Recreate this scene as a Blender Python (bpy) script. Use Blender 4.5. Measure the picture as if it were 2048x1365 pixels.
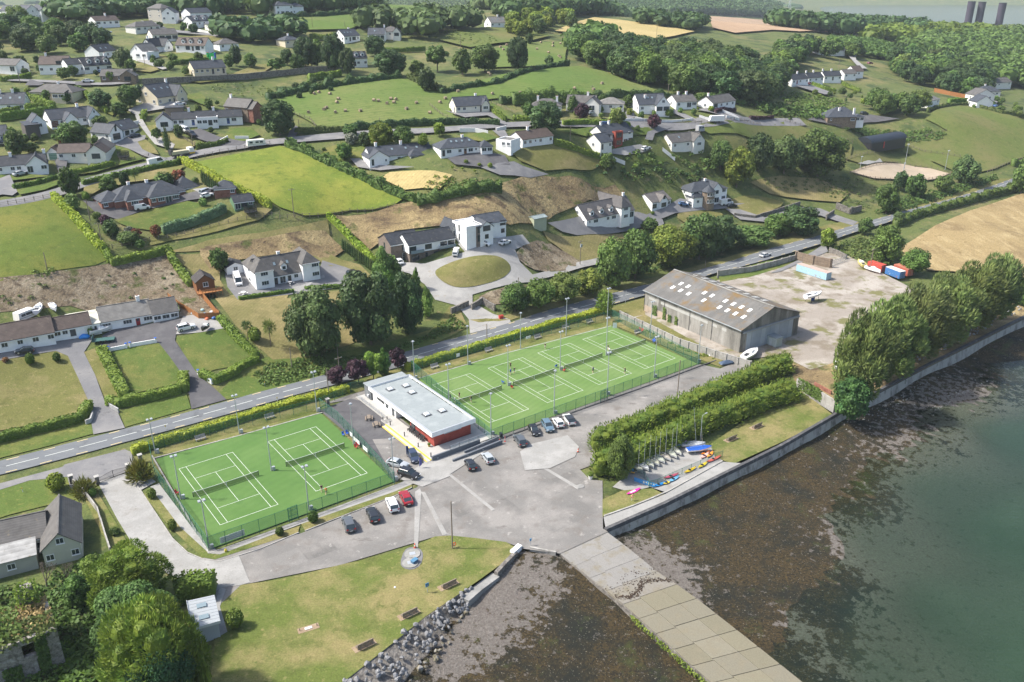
import bpy,bmesh,math,random
from math import cos,sin,atan2,sqrt,pi,atan,hypot,radians
import numpy as np
from mathutils import Vector,Matrix,geometry
for _o in list(bpy.data.objects):bpy.data.objects.remove(_o)
SC=bpy.context.scene
COL=SC.collection
#camera, sky, sun, exposure
_c=bpy.data.cameras.new("camera");CAM=bpy.data.objects.new("camera",_c);COL.objects.link(CAM)
_c.sensor_width=36.;_c.lens=1711.97/2048*36.;_c.clip_start=1.;_c.clip_end=20000
CAM.location=(0,0,90.177);CAM.rotation_euler=(pi/2-.4008966,0,0);SC.camera=CAM
SUN_AZ,SUN_EL=radians(-90),radians(50)
W=bpy.data.worlds.new("World");SC.world=W;W.use_nodes=True
_n=W.node_tree.nodes;_sky=_n.new("ShaderNodeTexSky");_sky.sky_type='NISHITA';_sky.sun_disc=False
_sky.sun_elevation=SUN_EL;_sky.sun_rotation=SUN_AZ;_sky.air_density=1.;_sky.dust_density=3.
_n["Background"].inputs[1].default_value=.14
W.node_tree.links.new(_sky.outputs[0],_n["Background"].inputs[0])
_l=bpy.data.lights.new("sun",'SUN');_l.energy=4.;_l.angle=radians(4.);_l.color=(1.,.95,.87)
SUN=bpy.data.objects.new("sun",_l);COL.objects.link(SUN)
_d=Vector((sin(SUN_AZ)*cos(SUN_EL),cos(SUN_AZ)*cos(SUN_EL),sin(SUN_EL)))
SUN.rotation_euler=(-_d).to_track_quat('-Z','Y').to_euler();SUN.location=(-60,120,120)
SC.view_settings.view_transform='Standard';SC.view_settings.look='None'
SC.view_settings.gamma=1.;SC.view_settings.exposure=.75
SC.render.engine='CYCLES'
SC.cycles.use_denoising=True
try:SC.cycles.denoiser='OPENIMAGEDENOISE';SC.cycles.denoising_input_passes='RGB_ALBEDO_NORMAL'
except Exception:pass
SC.cycles.max_bounces=5;SC.cycles.diffuse_bounces=3;SC.cycles.transparent_max_bounces=12
SC.cycles.volume_bounces=0;SC.cycles.caustics_reflective=False;SC.cycles.caustics_refractive=False
#camera model (fitted to the tennis courts) and terrain
CAMZ,FPX,PITCH=90.177,1711.97,.4008966
_cp,_sp=cos(PITCH),sin(PITCH)
def ray(px,py):
 u=(px-1024)/FPX;v=-(py-682.5)/FPX
 return np.array([u,_cp+v*_sp,-_sp+v*_cp])
def flat(px,py,z=.0):
 d=ray(px,py);t=(z-CAMZ)/d[2]
 return(d[0]*t,d[1]*t)
def dpt(x,y,z):
 return y*_cp+(CAMZ-z)*_sp
ANCH=[]
for _s in """0,930,.3 150,895,.3 320,850,.3 480,810,.3 640,770,.3 820,720,.3 980,678,.3 1140,632,.3 1290,590,.3 1420,550,.4 1540,512,.8
1640,480,1.2 1740,445,1.6 1880,410,2.2 2010,372,3 2150,330,3.5 -150,970,.3 -400,1040,.3 0,1010,.2 300,960,0 700,900,0 1000,760,0 1300,680,0 1500,640,0 1650,620,.2
1850,520,1 2000,470,2 2040,540,.5 1000,1000,0 600,1200,0 300,1250,.2 0,1300,.5 100,1100,.3 -300,1250,1
80,860,.8 210,830,.8 60,760,3.5 180,760,4 280,745,4 420,735,4 370,785,.8 60,698,9.5 250,650,9 372,660,8.5 -150,720,10 110,640,10.5 250,615,10
480,760,.6 520,715,3.5 600,735,.6 600,690,4 720,690,1.2 840,655,1 500,640,8 600,600,8.3 700,600,7 440,600,10.5 480,560,10 570,585,9 700,555,9 800,610,3.5
400,520,15 330,560,13 150,590,14 40,600,15 215,520,18.5 120,545,19.5 0,555,20 -150,560,20 100,470,24.5 0,470,25.5 280,485,20 430,480,18.5 550,490,15.5 650,490,13 720,500,11.5
600,445,20.5 480,455,21 750,440,18.5 285,418,25.5 400,400,26.5 500,410,25.5 620,420,23.5 780,405,22.5 560,360,29 420,345,31.5 720,380,25.5 680,330,30.5 560,300,34.5
0,405,30 160,372,30.5 320,325,32 480,295,35 650,272,37 900,258,38.5 1010,255,38.5 40,345,32.5 150,318,34.5 240,278,37 390,255,39.5 560,250,39
830,520,11.5 760,500,11.5 975,490,14 1010,480,14 900,485,14.5 950,540,9.5 870,560,8 1030,530,9 920,600,4 950,640,.8 1080,540,5 1160,525,4.5
870,450,17 1000,425,20 1000,395,24.5 870,395,25 1120,380,22 1180,375,20 1120,430,11.5 800,320,32.5 920,302,34.5 1000,330,31 1060,290,33.5 850,365,28.5 960,352,27.5 1090,330,29 1160,305,30 1170,345,26
1240,300,29.5 1370,295,27 1300,340,22 1300,265,34 1200,430,8 1200,460,6.5 1300,405,9.5 1410,400,9 1300,440,6.5 1110,490,6 1220,490,3.5 1350,470,2 1480,410,7.5 1550,430,4.5 1470,375,12 1650,430,3
1460,340,17 1560,345,14.5 1650,340,12 1560,385,8.5 1700,400,5 1450,270,31 1550,260,28 1680,290,20 1800,335,9.5 1800,355,8 1900,340,8 1775,300,14.5 1960,280,16 2040,330,7 1900,225,27 2040,230,23 1690,245,29 1480,245,34.5 1620,240,30
1300,225,38.5 1450,218,37.5 1190,215,39.5 1060,225,40 940,224,41 1100,165,48 1250,185,43.5 960,180,46 760,200,45 600,230,41.5 640,185,46 780,165,48.5 850,150,49
1330,190,41 1500,190,36 1600,200,32 1640,170,32 1560,150,38 1800,210,27 1975,210,25 2048,190,22 1750,150,34 1850,160,29 1800,110,38 1700,90,44 1950,130,23 2048,130,15 1880,80,30
1280,65,56 1480,55,53.5 1350,85,51 1150,110,52 1280,30,60 1000,50,62 800,45,65 700,90,57 860,110,54 1500,110,46 1400,150,43 1600,60,50
100,140,53 410,150,52 200,55,66 40,40,68 340,55,65 560,30,70 335,208,46 100,205,47 30,225,44.5 120,255,41.5 520,180,46 560,130,53 200,100,58.5 700,130,52 740,75,60 320,110,57 450,100,58 0,100,58 -200,150,54 -200,300,38 -200,60,66""".replace("\n"," ").split():
 _a=[float(q)for q in _s.split(",")]
 ANCH.append((*flat(*_a),_a[2]))
ANCH=np.array(ANCH)
def _phi(r2):return np.sqrt(r2+64.)
def _solve():
 n=len(ANCH);d=((ANCH[:,None,:2]-ANCH[None,:,:2])**2).sum(-1)
 A=np.zeros((n+1,n+1));A[:n,:n]=-_phi(d);A[:n,:n]+=np.eye(n)*5.;A[:n,n]=1;A[n,:n]=1
 b=np.append(ANCH[:,2],0)
 return np.linalg.solve(A,b)
_W=_solve()
def _ss(a,b,x):
 t=np.clip((x-a)/(b-a),0,1);return t*t*(3-2*t)
SEA=-3.2
COAST=[flat(*p)for p in[(300,1750),(520,1500),(660,1385),(800,1275),(910,1195),(1000,1135),(1045,1098),(1118,1104),(1212,1062),(1330,1010),(1450,950),(1565,893),(1690,820),(1850,735),(1990,665),(2060,630),(2300,530),(2900,330)]]
COAST=np.array(COAST)
_LAND=np.array(list(COAST)+[(6000,900),(6000,9000),(-6000,9000),(-6000,-200),(-200,-200)])
def inside(poly,x,y):
 poly=np.asarray(poly);n=len(poly);r=np.zeros(x.shape,bool);j=n-1
 for i in range(n):
  xi,yi=poly[i];xj,yj=poly[j]
  c=((yi>y)!=(yj>y))&(x<(xj-xi)*(y-yi)/(yj-yi+1e-12)+xi);r^=c;j=i
 return r
def cod(x,y):
 """signed distance to the coast line, positive on the seaward side"""
 x=np.asarray(x,float);y=np.asarray(y,float)
 best=np.full(x.shape,1e9)
 for(ax,ay),(bx,by)in zip(COAST[:-1],COAST[1:]):
  ex,ey=bx-ax,by-ay;L2=ex*ex+ey*ey
  t=np.clip(((x-ax)*ex+(y-ay)*ey)/L2,0,1)
  d=np.hypot(x-ax-t*ex,y-ay-t*ey)
  m=d<best
  best=np.where(m,d,best)
 return np.where(inside(_LAND,x,y),-best,best)
_R0=flat(0,958);_R1=flat(1534,524)
_RN=np.array([-(_R1[1]-_R0[1]),_R1[0]-_R0[0]]);_RN/=np.linalg.norm(_RN)
def terr(x,y):
 """height of the land"""
 x=np.asarray(x,float);y=np.asarray(y,float)
 shp=np.broadcast(x,y).shape
 X=np.broadcast_to(x,shp).ravel();Y=np.broadcast_to(y,shp).ravel()
 out=np.empty(X.shape)
 for i in range(0,len(X),20000):
  d=(X[i:i+20000,None]-ANCH[None,:,0])**2+(Y[i:i+20000,None]-ANCH[None,:,1])**2
  out[i:i+20000]=-_phi(d)@_W[:-1]+_W[-1]
 out=np.clip(out,-.05,72)
 far=26+22*np.sin(X*.0021+1.3)+16*np.sin(Y*.0031+X*.0013)+30*_ss(2000,3600,Y)
 inlet=_ss(.17,.42,X/np.maximum(Y,1))*_ss(1150,1500,Y)*(1-_ss(3300,3900,Y))
 far=far*(1-inlet)-12*inlet
 w=_ss(720,1050,np.hypot(X*.8,Y))
 out=out*(1-w)+far*w
 s=(X-_R0[0])*_RN[0]+(Y-_R0[1])*_RN[1]
 wf=np.maximum(_ss(-7,2,s),_ss(105,150,X));out=out*wf
 return out.reshape(shp)
def P(px,py,dz=.0):
 """where the line of sight through a photo point meets the land"""
 d=ray(px,py)
 t=np.concatenate([np.arange(60,700,4.),np.arange(700,5000,40.)])
 h=CAMZ+d[2]*t-terr(d[0]*t,d[1]*t)-dz
 k=np.argmax(h<=0)
 if h[k]>0:k=len(t)-1
 a,b=t[max(k-1,0)],t[k]
 for _ in range(3):
  s=np.linspace(a,b,9);hh=CAMZ+d[2]*s-terr(d[0]*s,d[1]*s)-dz
  j=int(np.argmax(hh<=0))or 8
  a,b=s[j-1],s[j]
 m=.5*(a+b)
 x,y=d[0]*m,d[1]*m
 return(x,y,float(terr(x,y))+dz)
 #helpers: nodes and materials
MATS={}
def sv(n,k,v):n.inputs[k].default_value=v
def new_mat(name):
 m=bpy.data.materials.new(name);m.use_nodes=True;MATS[name]=m
 return m,m.node_tree,m.node_tree.nodes["Principled BSDF"]
def nd(nt,t,**kw):
 n=nt.nodes.new(t)
 for k,v in kw.items():
  if k.startswith("i_"):n.inputs[int(k[2:])if k[2:].isdigit()else k[2:]].default_value=v
  else:setattr(n,k,v)
 return n
def nf(nt,vec,scale,lo,hi,detail=4.,rough=.6,stretch=None):
 if stretch:
  mp=nd(nt,"ShaderNodeMapping");sv(mp,"Scale",stretch[:3])
  if len(stretch)>3:sv(mp,"Rotation",(0,0,stretch[3]))
  nt.links.new(vec,mp.inputs[0]);vec=mp.outputs[0]
 n=nd(nt,"ShaderNodeTexNoise");sv(n,"Scale",scale);sv(n,"Detail",detail)
 sv(n,"Roughness",rough);nt.links.new(vec,n.inputs["Vector"])
 r=nd(nt,"ShaderNodeMapRange");sv(r,1,lo);sv(r,2,hi)
 nt.links.new(n.outputs[0],r.inputs[0]);return r.outputs[0]
def mixc(nt,fac,a,b,mode='MIX'):
 m=nd(nt,"ShaderNodeMix",data_type='RGBA',blend_type=mode)
 for s,v in((0,fac),(6,a),(7,b)):
  if hasattr(v,"links")or hasattr(v,"is_linked"):nt.links.new(v,m.inputs[s])
  else:sv(m,s,v if s==0 else(*v[:3],1))
 return m.outputs[2]
def tm(name,base,layers=(),rough=.85,bump=.0,bscale=3.,fine=(0,1),objcol=False,spec=.3,coord="world",brick=None,wave=None,metal=.0,vec_rot=.0):
 """base colour plus noise layers (colour, scale, lo, hi[, stretch]); fine = (scale, amount) brightness grain"""
 m,nt,b=new_mat(name)
 if coord=="world":vec=nd(nt,"ShaderNodeNewGeometry").outputs["Position"]
 else:vec=nd(nt,"ShaderNodeTexCoord").outputs["Object"]
 if objcol:
  col=nd(nt,"ShaderNodeObjectInfo").outputs["Color"]
 else:
  rgb=nd(nt,"ShaderNodeRGB");rgb.outputs[0].default_value=(*base,1);col=rgb.outputs[0]
 for L in layers:
  f=nf(nt,vec,L[1],L[2],L[3],stretch=L[4]if len(L)>4 else None)
  col=mixc(nt,f,col,L[0])
 if wave:
  mp=nd(nt,"ShaderNodeMapping");sv(mp,"Rotation",(0,0,wave[1]));nt.links.new(vec,mp.inputs[0])
  w=nd(nt,"ShaderNodeTexWave");sv(w,"Scale",wave[0]);sv(w,"Distortion",wave[3]if len(wave)>3 else 1.2)
  sv(w,"Detail",2);nt.links.new(mp.outputs[0],w.inputs[0])
  r=nd(nt,"ShaderNodeMapRange");sv(r,3,1-wave[2]);sv(r,4,1+wave[2]);nt.links.new(w.outputs[1],r.inputs[0])
  hv=nd(nt,"ShaderNodeVectorMath",operation='SCALE');nt.links.new(col,hv.inputs[0]);nt.links.new(r.outputs[0],hv.inputs["Scale"]);col=hv.outputs[0]
 if fine[0]:
  f=nf(nt,vec,fine[0],.25,.75,detail=3)
  r=nd(nt,"ShaderNodeMapRange");sv(r,3,1-fine[1]);sv(r,4,1+fine[1]);nt.links.new(f,r.inputs[0])
  hv=nd(nt,"ShaderNodeVectorMath",operation='SCALE');nt.links.new(col,hv.inputs[0]);nt.links.new(r.outputs[0],hv.inputs["Scale"]);col=hv.outputs[0]
 nt.links.new(col,b.inputs["Base Color"])
 sv(b,"Roughness",rough);sv(b,"Specular IOR Level",spec);sv(b,"Metallic",metal)
 if bump:
  n=nd(nt,"ShaderNodeTexNoise");sv(n,"Scale",bscale);sv(n,"Detail",5);nt.links.new(vec,n.inputs["Vector"])
  bp=nd(nt,"ShaderNodeBump");sv(bp,"Strength",min(1,bump));sv(bp,"Distance",.3*bump);nt.links.new(n.outputs[0],bp.inputs["Height"]);nt.links.new(bp.outputs[0],b.inputs["Normal"])
 return m
def leaf_mat(name,c1,c2,trans=.25,c3=None):
 """leaf colour varies by clump (world noise), by leaf (attribute) and by plant (object random)"""
 m,nt,b=new_mat(name)
 pos=nd(nt,"ShaderNodeNewGeometry").outputs["Position"]
 f=nf(nt,pos,.45,.35,.65,detail=3)
 c1,c2=(tuple(1.55*q for q in c)for c in(c1,c2));c3=c3 and tuple(1.55*q for q in c3)
 col=mixc(nt,f,c1,c2)
 oi=nd(nt,"ShaderNodeObjectInfo")
 if c3:
  r=nd(nt,"ShaderNodeMapRange");sv(r,1,.55);sv(r,2,1.);nt.links.new(oi.outputs["Random"],r.inputs[0])
  col=mixc(nt,r.outputs[0],col,c3)
 at=nd(nt,"ShaderNodeAttribute",attribute_name="tone")
 hv=nd(nt,"ShaderNodeVectorMath",operation='SCALE');nt.links.new(col,hv.inputs[0]);nt.links.new(at.outputs["Fac"],hv.inputs["Scale"]);col=hv.outputs[0]
 col=mixc(nt,1.,col,oi.outputs["Color"],'MULTIPLY')
 nt.links.new(col,b.inputs["Base Color"]);sv(b,"Roughness",.6);sv(b,"Specular IOR Level",.25)
 tr=nd(nt,"ShaderNodeBsdfTranslucent");nt.links.new(col,tr.inputs[0])
 mx=nd(nt,"ShaderNodeMixShader");sv(mx,0,trans)
 nt.links.new(b.outputs[0],mx.inputs[1]);nt.links.new(tr.outputs[0],mx.inputs[2])
 nt.links.new(mx.outputs[0],nt.nodes["Material Output"].inputs[0])
 return m
def plain(name,c,rough=.6,metal=.0,spec=.4,objcol=False):
 m,nt,b=new_mat(name);sv(b,"Base Color",(*c,1));sv(b,"Roughness",rough)
 sv(b,"Metallic",metal);sv(b,"Specular IOR Level",spec)
 if objcol:nt.links.new(nd(nt,"ShaderNodeObjectInfo").outputs["Color"],b.inputs["Base Color"])
 return m
 #helpers: meshes and objects
def link(name,data,parent=None,loc=None,rot=None,scale=None,cl=None):
 o=bpy.data.objects.new(name,data);COL.objects.link(o)
 if parent:o.parent=parent
 if loc is not None:o.location=loc
 if rot is not None:o.rotation_euler=rot if hasattr(rot,"__len__")else(0,0,rot)
 if scale is not None:o.scale=scale if hasattr(scale,"__len__")else(scale,)*3
 if cl is not None:o.color=(*cl,1)
 return o
def tag(o,lbl=None,cat=None,gp=None,kind=None):
 if lbl:o["label"]=lbl
 if cat:o["category"]=cat
 if gp:o["group"]=gp
 if kind:o["kind"]=kind
 return o
def tg(name,lbl,cat,loc,rot=0,gp=None):
 return tag(link(name,None,None,loc,(0,0,rot)),lbl,cat,gp)
class MB:
 """collects shapes into one mesh"""
 def __init__(s):s.v=[];s.f=[];s.m=[]
 def add(s,vs,fs,mi=0):
  n=len(s.v);s.v+=[tuple(p)for p in vs];s.f+=[tuple(i+n for i in f)for f in fs];s.m+=[mi]*len(fs);return s
 def box(s,x0,y0,z0,x1,y1,z1,mi=0):
  return s.add([(x0,y0,z0),(x1,y0,z0),(x1,y1,z0),(x0,y1,z0),(x0,y0,z1),(x1,y0,z1),(x1,y1,z1),(x0,y1,z1)],[(0,3,2,1),(4,5,6,7),(0,1,5,4),(1,2,6,5),(2,3,7,6),(3,0,4,7)],mi)
 def hexa(s,bot,top,mi=0):
  return s.add(list(bot)+list(top),[(3,2,1,0),(4,5,6,7),(0,1,5,4),(1,2,6,5),(2,3,7,6),(3,0,4,7)],mi)
 def tube(s,a,b,r0,r1=None,n=8,mi=0,cap=True):
  a=Vector(a);b=Vector(b);r1=r0 if r1 is None else r1
  d=(b-a).normalized();u=d.orthogonal().normalized();w=d.cross(u)
  vs=[]
  for p,r in((a,r0),(b,r1)):
   for k in range(n):
    t=2*pi*k/n;vs.append(p+u*(r*cos(t))+w*(r*sin(t)))
  fs=[(k,(k+1)%n,n+(k+1)%n,n+k)for k in range(n)]
  if cap:fs+=[tuple(range(n-1,-1,-1)),tuple(range(n,2*n))]
  return s.add(vs,fs,mi)
 def lathe(s,prof,n=12,mi=0,c=(0,0,0)):
  vs=[]
  for r,z in prof:
   for k in range(n):
    t=2*pi*k/n;vs.append((c[0]+r*cos(t),c[1]+r*sin(t),c[2]+z))
  fs=[]
  for i in range(len(prof)-1):
   for k in range(n):fs.append((i*n+k,i*n+(k+1)%n,(i+1)*n+(k+1)%n,(i+1)*n+k))
  fs.append(tuple(range(n-1,-1,-1)));fs.append(tuple((len(prof)-1)*n+k for k in range(n)))
  return s.add(vs,fs,mi)
 def prism(s,poly,z0,z1,mi=0):
  n=len(poly)
  vs=[(x,y,z0)for x,y in poly]+[(x,y,z1)for x,y in poly]
  return s.add(vs,[tuple(range(n-1,-1,-1)),tuple(range(n,2*n))]+[(k,(k+1)%n,n+(k+1)%n,n+k)for k in range(n)],mi)
 def mesh(s,name,mats,smooth=False):
  me=bpy.data.meshes.new(name);me.from_pydata(s.v,[],s.f)
  for m in(mats if isinstance(mats,(list,tuple))else[mats]):me.materials.append(m)
  if any(s.m):me.polygons.foreach_set("material_index",s.m)
  if smooth:me.polygons.foreach_set("use_smooth",[True]*len(s.f))
  me.update();return me
 def bd(s,name,mats,parent=None,smooth=False,**kw):
  return link(name,s.mesh(name,mats,smooth),parent,**kw)
def BQ(*a,**k):return MB().box(*a,**k)
def TB(*a,**k):return MB().tube(*a,**k)
def HX(*a,**k):return MB().hexa(*a,**k)
def LT(*a,**k):return MB().lathe(*a,**k)
RNG=np.random.default_rng
def np_mesh(name,V,F,mats,tone=None,smooth=False):
 """mesh from numpy arrays; F is (n,4) or (n,3)"""
 me=bpy.data.meshes.new(name);k=F.shape[1]
 me.vertices.add(len(V));me.vertices.foreach_set("co",np.ascontiguousarray(V,np.float32).ravel())
 me.loops.add(F.size);me.loops.foreach_set("vertex_index",np.ascontiguousarray(F,np.int32).ravel())
 me.polygons.add(len(F));me.polygons.foreach_set("loop_start",np.arange(0,F.size,k,dtype=np.int32))
 me.polygons.foreach_set("loop_total",np.full(len(F),k,np.int32))
 for m in(mats if isinstance(mats,(list,tuple))else[mats]):me.materials.append(m)
 if tone is not None:
  a=me.attributes.new("tone",'FLOAT','POINT');a.data.foreach_set("value",np.ascontiguousarray(tone,np.float32))
 if smooth:me.polygons.foreach_set("use_smooth",np.ones(len(F),bool))
 me.update(calc_edges=True);me.validate();return me
def xy(px,py,z=None):
 p=P(px,py)if z is None else(*flat(px,py,z),z)
 return Vector(p)
def chk(pts,n=2,closed=True):
 pts=[Vector(p[:2])for p in pts]
 for _ in range(n):
  q=[]
  m=len(pts)
  rng=range(m)if closed else range(m-1)
  if not closed:q.append(pts[0])
  for i in rng:
   a,b=pts[i],pts[(i+1)%m];q+=[a*.75+b*.25,a*.25+b*.75]
  if not closed:q.append(pts[-1])
  pts=q
 return pts
def drape(name,wpoly,mat,dz,step=4.,zf=None,kind="structure",parent=None):
 """sheet over the land inside a world polygon"""
 zf=zf or terr
 P2=[]
 for a,b in zip(wpoly,list(wpoly[1:])+[wpoly[0]]):
  a=Vector(a[:2]);b=Vector(b[:2]);n=max(1,int((b-a).length/step))
  P2+=[a.lerp(b,k/n)for k in range(n)]
 A=np.array([(p.x,p.y)for p in P2])
 gx,gy=np.meshgrid(np.arange(A[:,0].min(),A[:,0].max(),step),np.arange(A[:,1].min(),A[:,1].max(),step))
 gx=gx.ravel()+(np.arange(gx.size)%2)*step*.3;gy=gy.ravel()
 k=inside(A,gx,gy)
 vs=P2+[Vector((x,y))for x,y in zip(gx[k],gy[k])]
 n=len(P2)
 r=geometry.delaunay_2d_cdt(vs,[(i,(i+1)%n)for i in range(n)],[],1,1e-4)
 V=np.array([(p.x,p.y)for p in r[0]])
 z=zf(V[:,0],V[:,1])+(dz if zf is not terr else dz*(1+_ss(225,300,V[:,1])))
 me=bpy.data.meshes.new(name);me.from_pydata(np.column_stack([V,z]).tolist(),[],[tuple(f)for f in r[2]])
 me.materials.append(mat)
 me.polygons.foreach_set("use_smooth",[True]*len(me.polygons));me.update()
 if len(me.polygons)and sum(p.normal.z for p in me.polygons)<0:me.flip_normals()
 o=link(name,me,parent)
 if kind:o["kind"]=kind
 return o
PI=[0]
def patch(name,px,mat,layer=1,smooth=0,step=4.,z=None):
 pts=[xy(*p,z)for p in px]
 if smooth:pts=chk(pts,smooth)
 far=max(p.y if hasattr(p,"y")else p[1]for p in pts)
 PI[0]+=1
 return drape(name,pts,mat,.03*layer+PI[0]%7*.004,step if far<300 else step*1.3)
def ribbon(name,px,width,mat,layer=2,step=4.):
 c=chk([xy(*p)for p in px],2,False)
 L,R=[],[]
 for i,p in enumerate(c):
  d=(c[min(i+1,len(c)-1)]-c[max(i-1,0)]).normalized();n=Vector((-d.y,d.x))*width/2
  L.append(p+n);R.append(p-n)
 return drape(name,L+R[::-1],mat,.03*layer,step)
 #materials of the land
MSC=tm("rough_ground",(.095,.118,.032),[((.165,.15,.06),.035,.5,.68),((.05,.075,.022),.09,.5,.62),((.20,.165,.08),.3,.58,.75),((.035,.055,.018),.5,.6,.72)],.95,.8,1.2,(2.5,.35))
def grass(name,c,dry,amt=(.45,.7),deep=None,wave=None,sc=.09):
 ly=[(dry,sc,amt[0],amt[1]),(tuple(.75*a for a in c),.35,.52,.75),(tuple(min(1,1.25*a)for a in dry),.9,.58,.8)]
 if deep:ly.append((deep,1.6,.64,.74))
 return tm(name,c,ly,.95,.45,2.2,(4.,.28),wave=wave,spec=.15)
MLN=grass("lawn_grass",(.085,.125,.028),(.17,.16,.05),deep=(.05,.085,.02))
MLD=grass("dry_lawn_grass",(.14,.14,.045),(.23,.19,.09),deep=(.08,.10,.03))
M_park=grass("park_grass",(.105,.132,.032),(.215,.185,.08),(.42,.62),deep=(.065,.10,.022))
M_field=grass("meadow_grass",(.095,.132,.024),(.155,.158,.036),(.4,.65),deep=(.07,.12,.02),sc=.05)
M_bright=grass("bright_meadow_grass",(.125,.17,.026),(.215,.225,.042),(.42,.62),deep=(.10,.16,.02),sc=.04)
M_bales=grass("mown_field_grass",(.092,.145,.032),(.135,.16,.05),(.42,.65),sc=.025,wave=(.12,1.2,.07))
M_olive=grass("pasture_grass",(.105,.135,.035),(.15,.145,.055),(.42,.68),sc=.04)
M_tan=grass("cut_corn_field",(.36,.29,.125),(.43,.34,.16),(.4,.7),sc=.03,wave=(.25,.6,.06))
M_tan2=grass("ploughed_field",(.34,.235,.15),(.40,.28,.18),(.4,.7),sc=.03,wave=(.2,.9,.06))
M_straw=tm("standing_dry_grass",(.29,.22,.11),[((.21,.155,.08),.06,.48,.66),((.38,.30,.16),.25,.5,.72,(1,.35,1,.6)),((.17,.12,.055),.35,.62,.75)],.95,.9,1.3,(2.,.3),spec=.1)
M_bank=tm("dry_bank",(.20,.15,.08),[((.30,.235,.12),.07,.42,.6),((.11,.08,.05),.25,.5,.66,(.4,1,1,.6)),((.08,.09,.03),.16,.57,.68),((.07,.05,.035),.9,.6,.72)],.95,1.,.9,(2.2,.4),spec=.1)
M_stony=tm("stony_bank",(.17,.135,.09),[((.25,.21,.15),.12,.45,.6),((.085,.065,.045),.5,.5,.65),((.075,.085,.03),.22,.56,.66),((.34,.31,.26),1.6,.62,.72)],.95,1.,1.2,(3.,.45),spec=.1)
M_mown=grass("mown_dry_slope",(.17,.155,.06),(.25,.205,.095),(.4,.62),wave=(.35,.25,.05))
M_asph=tm("road_asphalt",(.135,.145,.155),[((.17,.18,.185),.5,.45,.7,(.25,1,1,-.64)),((.095,.10,.105),.25,.6,.75)],.85,.15,12,(6,.1))
MDK=tm("dark_tarmac",(.085,.083,.088),[((.12,.118,.12),.25,.45,.7),((.06,.06,.062),.7,.6,.75)],.85,.15,12,(6,.12))
MDR=tm("drive_tarmac",(.16,.16,.165),[((.215,.21,.205),.2,.42,.65),((.11,.11,.112),.6,.6,.75)],.88,.15,12,(5,.13))
MGR=tm("pale_gravel",(.28,.275,.262),[((.35,.343,.325),.15,.45,.65),((.22,.215,.21),.22,.55,.7,(.5,1.4,1,.5)),((.27,.24,.19),.5,.6,.75)],.95,.3,6,(5,.15))
M_lot=tm("worn_tarmac",(.20,.19,.175),[((.24,.228,.212),.12,.42,.62),((.16,.145,.13),.28,.54,.7),((.31,.295,.275),.6,.62,.72),((.12,.11,.10),.16,.64,.74,(1,2.5,1,-.6))],.9,.2,8,(5,.16),objcol=True)
MC=tm("weathered_concrete",(.34,.335,.315),[((.33,.325,.31),.22,.45,.65),((.24,.23,.21),.35,.55,.72),((.18,.17,.15),1.1,.64,.76)],.9,.2,6,(5,.12),objcol=True)
M_yard=tm("yard_concrete",(.27,.24,.205),[((.36,.33,.29),.08,.45,.6),((.20,.17,.13),.15,.5,.62),((.15,.145,.06),.13,.54,.62),((.20,.155,.11),.8,.62,.75)],.92,.3,4,(4,.18))
M_turf=tm("court_turf",(.080,.160,.040),[((.10,.182,.05),.1,.42,.65),((.07,.145,.038),.3,.56,.75)],.9,.1,14,(7,.07),wave=(.17,.64,.025),spec=.2)
M_turf2=tm("sandy_court_turf",(.11,.19,.052),[((.138,.212,.07),.1,.42,.65),((.105,.175,.055),.3,.56,.75)],.9,.1,14,(7,.07),wave=(.22,.64,.035),spec=.2)
M_arena=tm("arena_sand",(.40,.325,.235),[((.45,.37,.28),.2,.45,.7)],.95,.2,4,(3,.12))
ML=tm("line_paint",(.62,.65,.60),[((.42,.47,.38),1.2,.55,.8)],.7,0)
M_yline=tm("yellow_road_paint",(.62,.50,.24),[((.4,.36,.25),1.5,.55,.8)],.8,0)
M_earth=tm("worn_earth",(.27,.20,.13),[((.35,.28,.19),.6,.45,.7)],.95,.4,4,(5,.2))
#ground sheet out to the horizon
def ground():
 def axis(lo,hi,c0,c1,s0,s1,g):
  a=list(np.arange(c0,c1,s0));s=s0;v=c1
  while v<hi:a.append(v);s=min(s*g,s1);v+=s
  s=s0;v=c0
  b=[]
  while v>lo:s=min(s*g,s1);v-=s;b.append(v)
  return np.array(b[::-1]+a+[hi])
 gx=axis(-4500,4500,-170,230,4.,160,1.07);gy=axis(-60,7000,120,440,4.,160,1.05)
 X,Y=np.meshgrid(gx,gy);Z=terr(X,Y)
 cd=cod(X,Y)
 Z=Z-.12-.55*_ss(225,270,Y)-.6*_ss(420,520,Y)
 Z=np.where((cd>-7)&(Y<1000),-9.,Z)
 V=np.column_stack([X.ravel(),Y.ravel(),Z.ravel()]);n,m=len(gx),len(gy)
 i,j=np.meshgrid(np.arange(n-1),np.arange(m-1));k=(j*n+i).ravel()
 F=np.column_stack([k,k+1,k+n+1,k+n])
 o=link("ground",np_mesh("ground",V,F,MSC,smooth=True));o["kind"]="structure"
ground()
BA=[]
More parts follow.
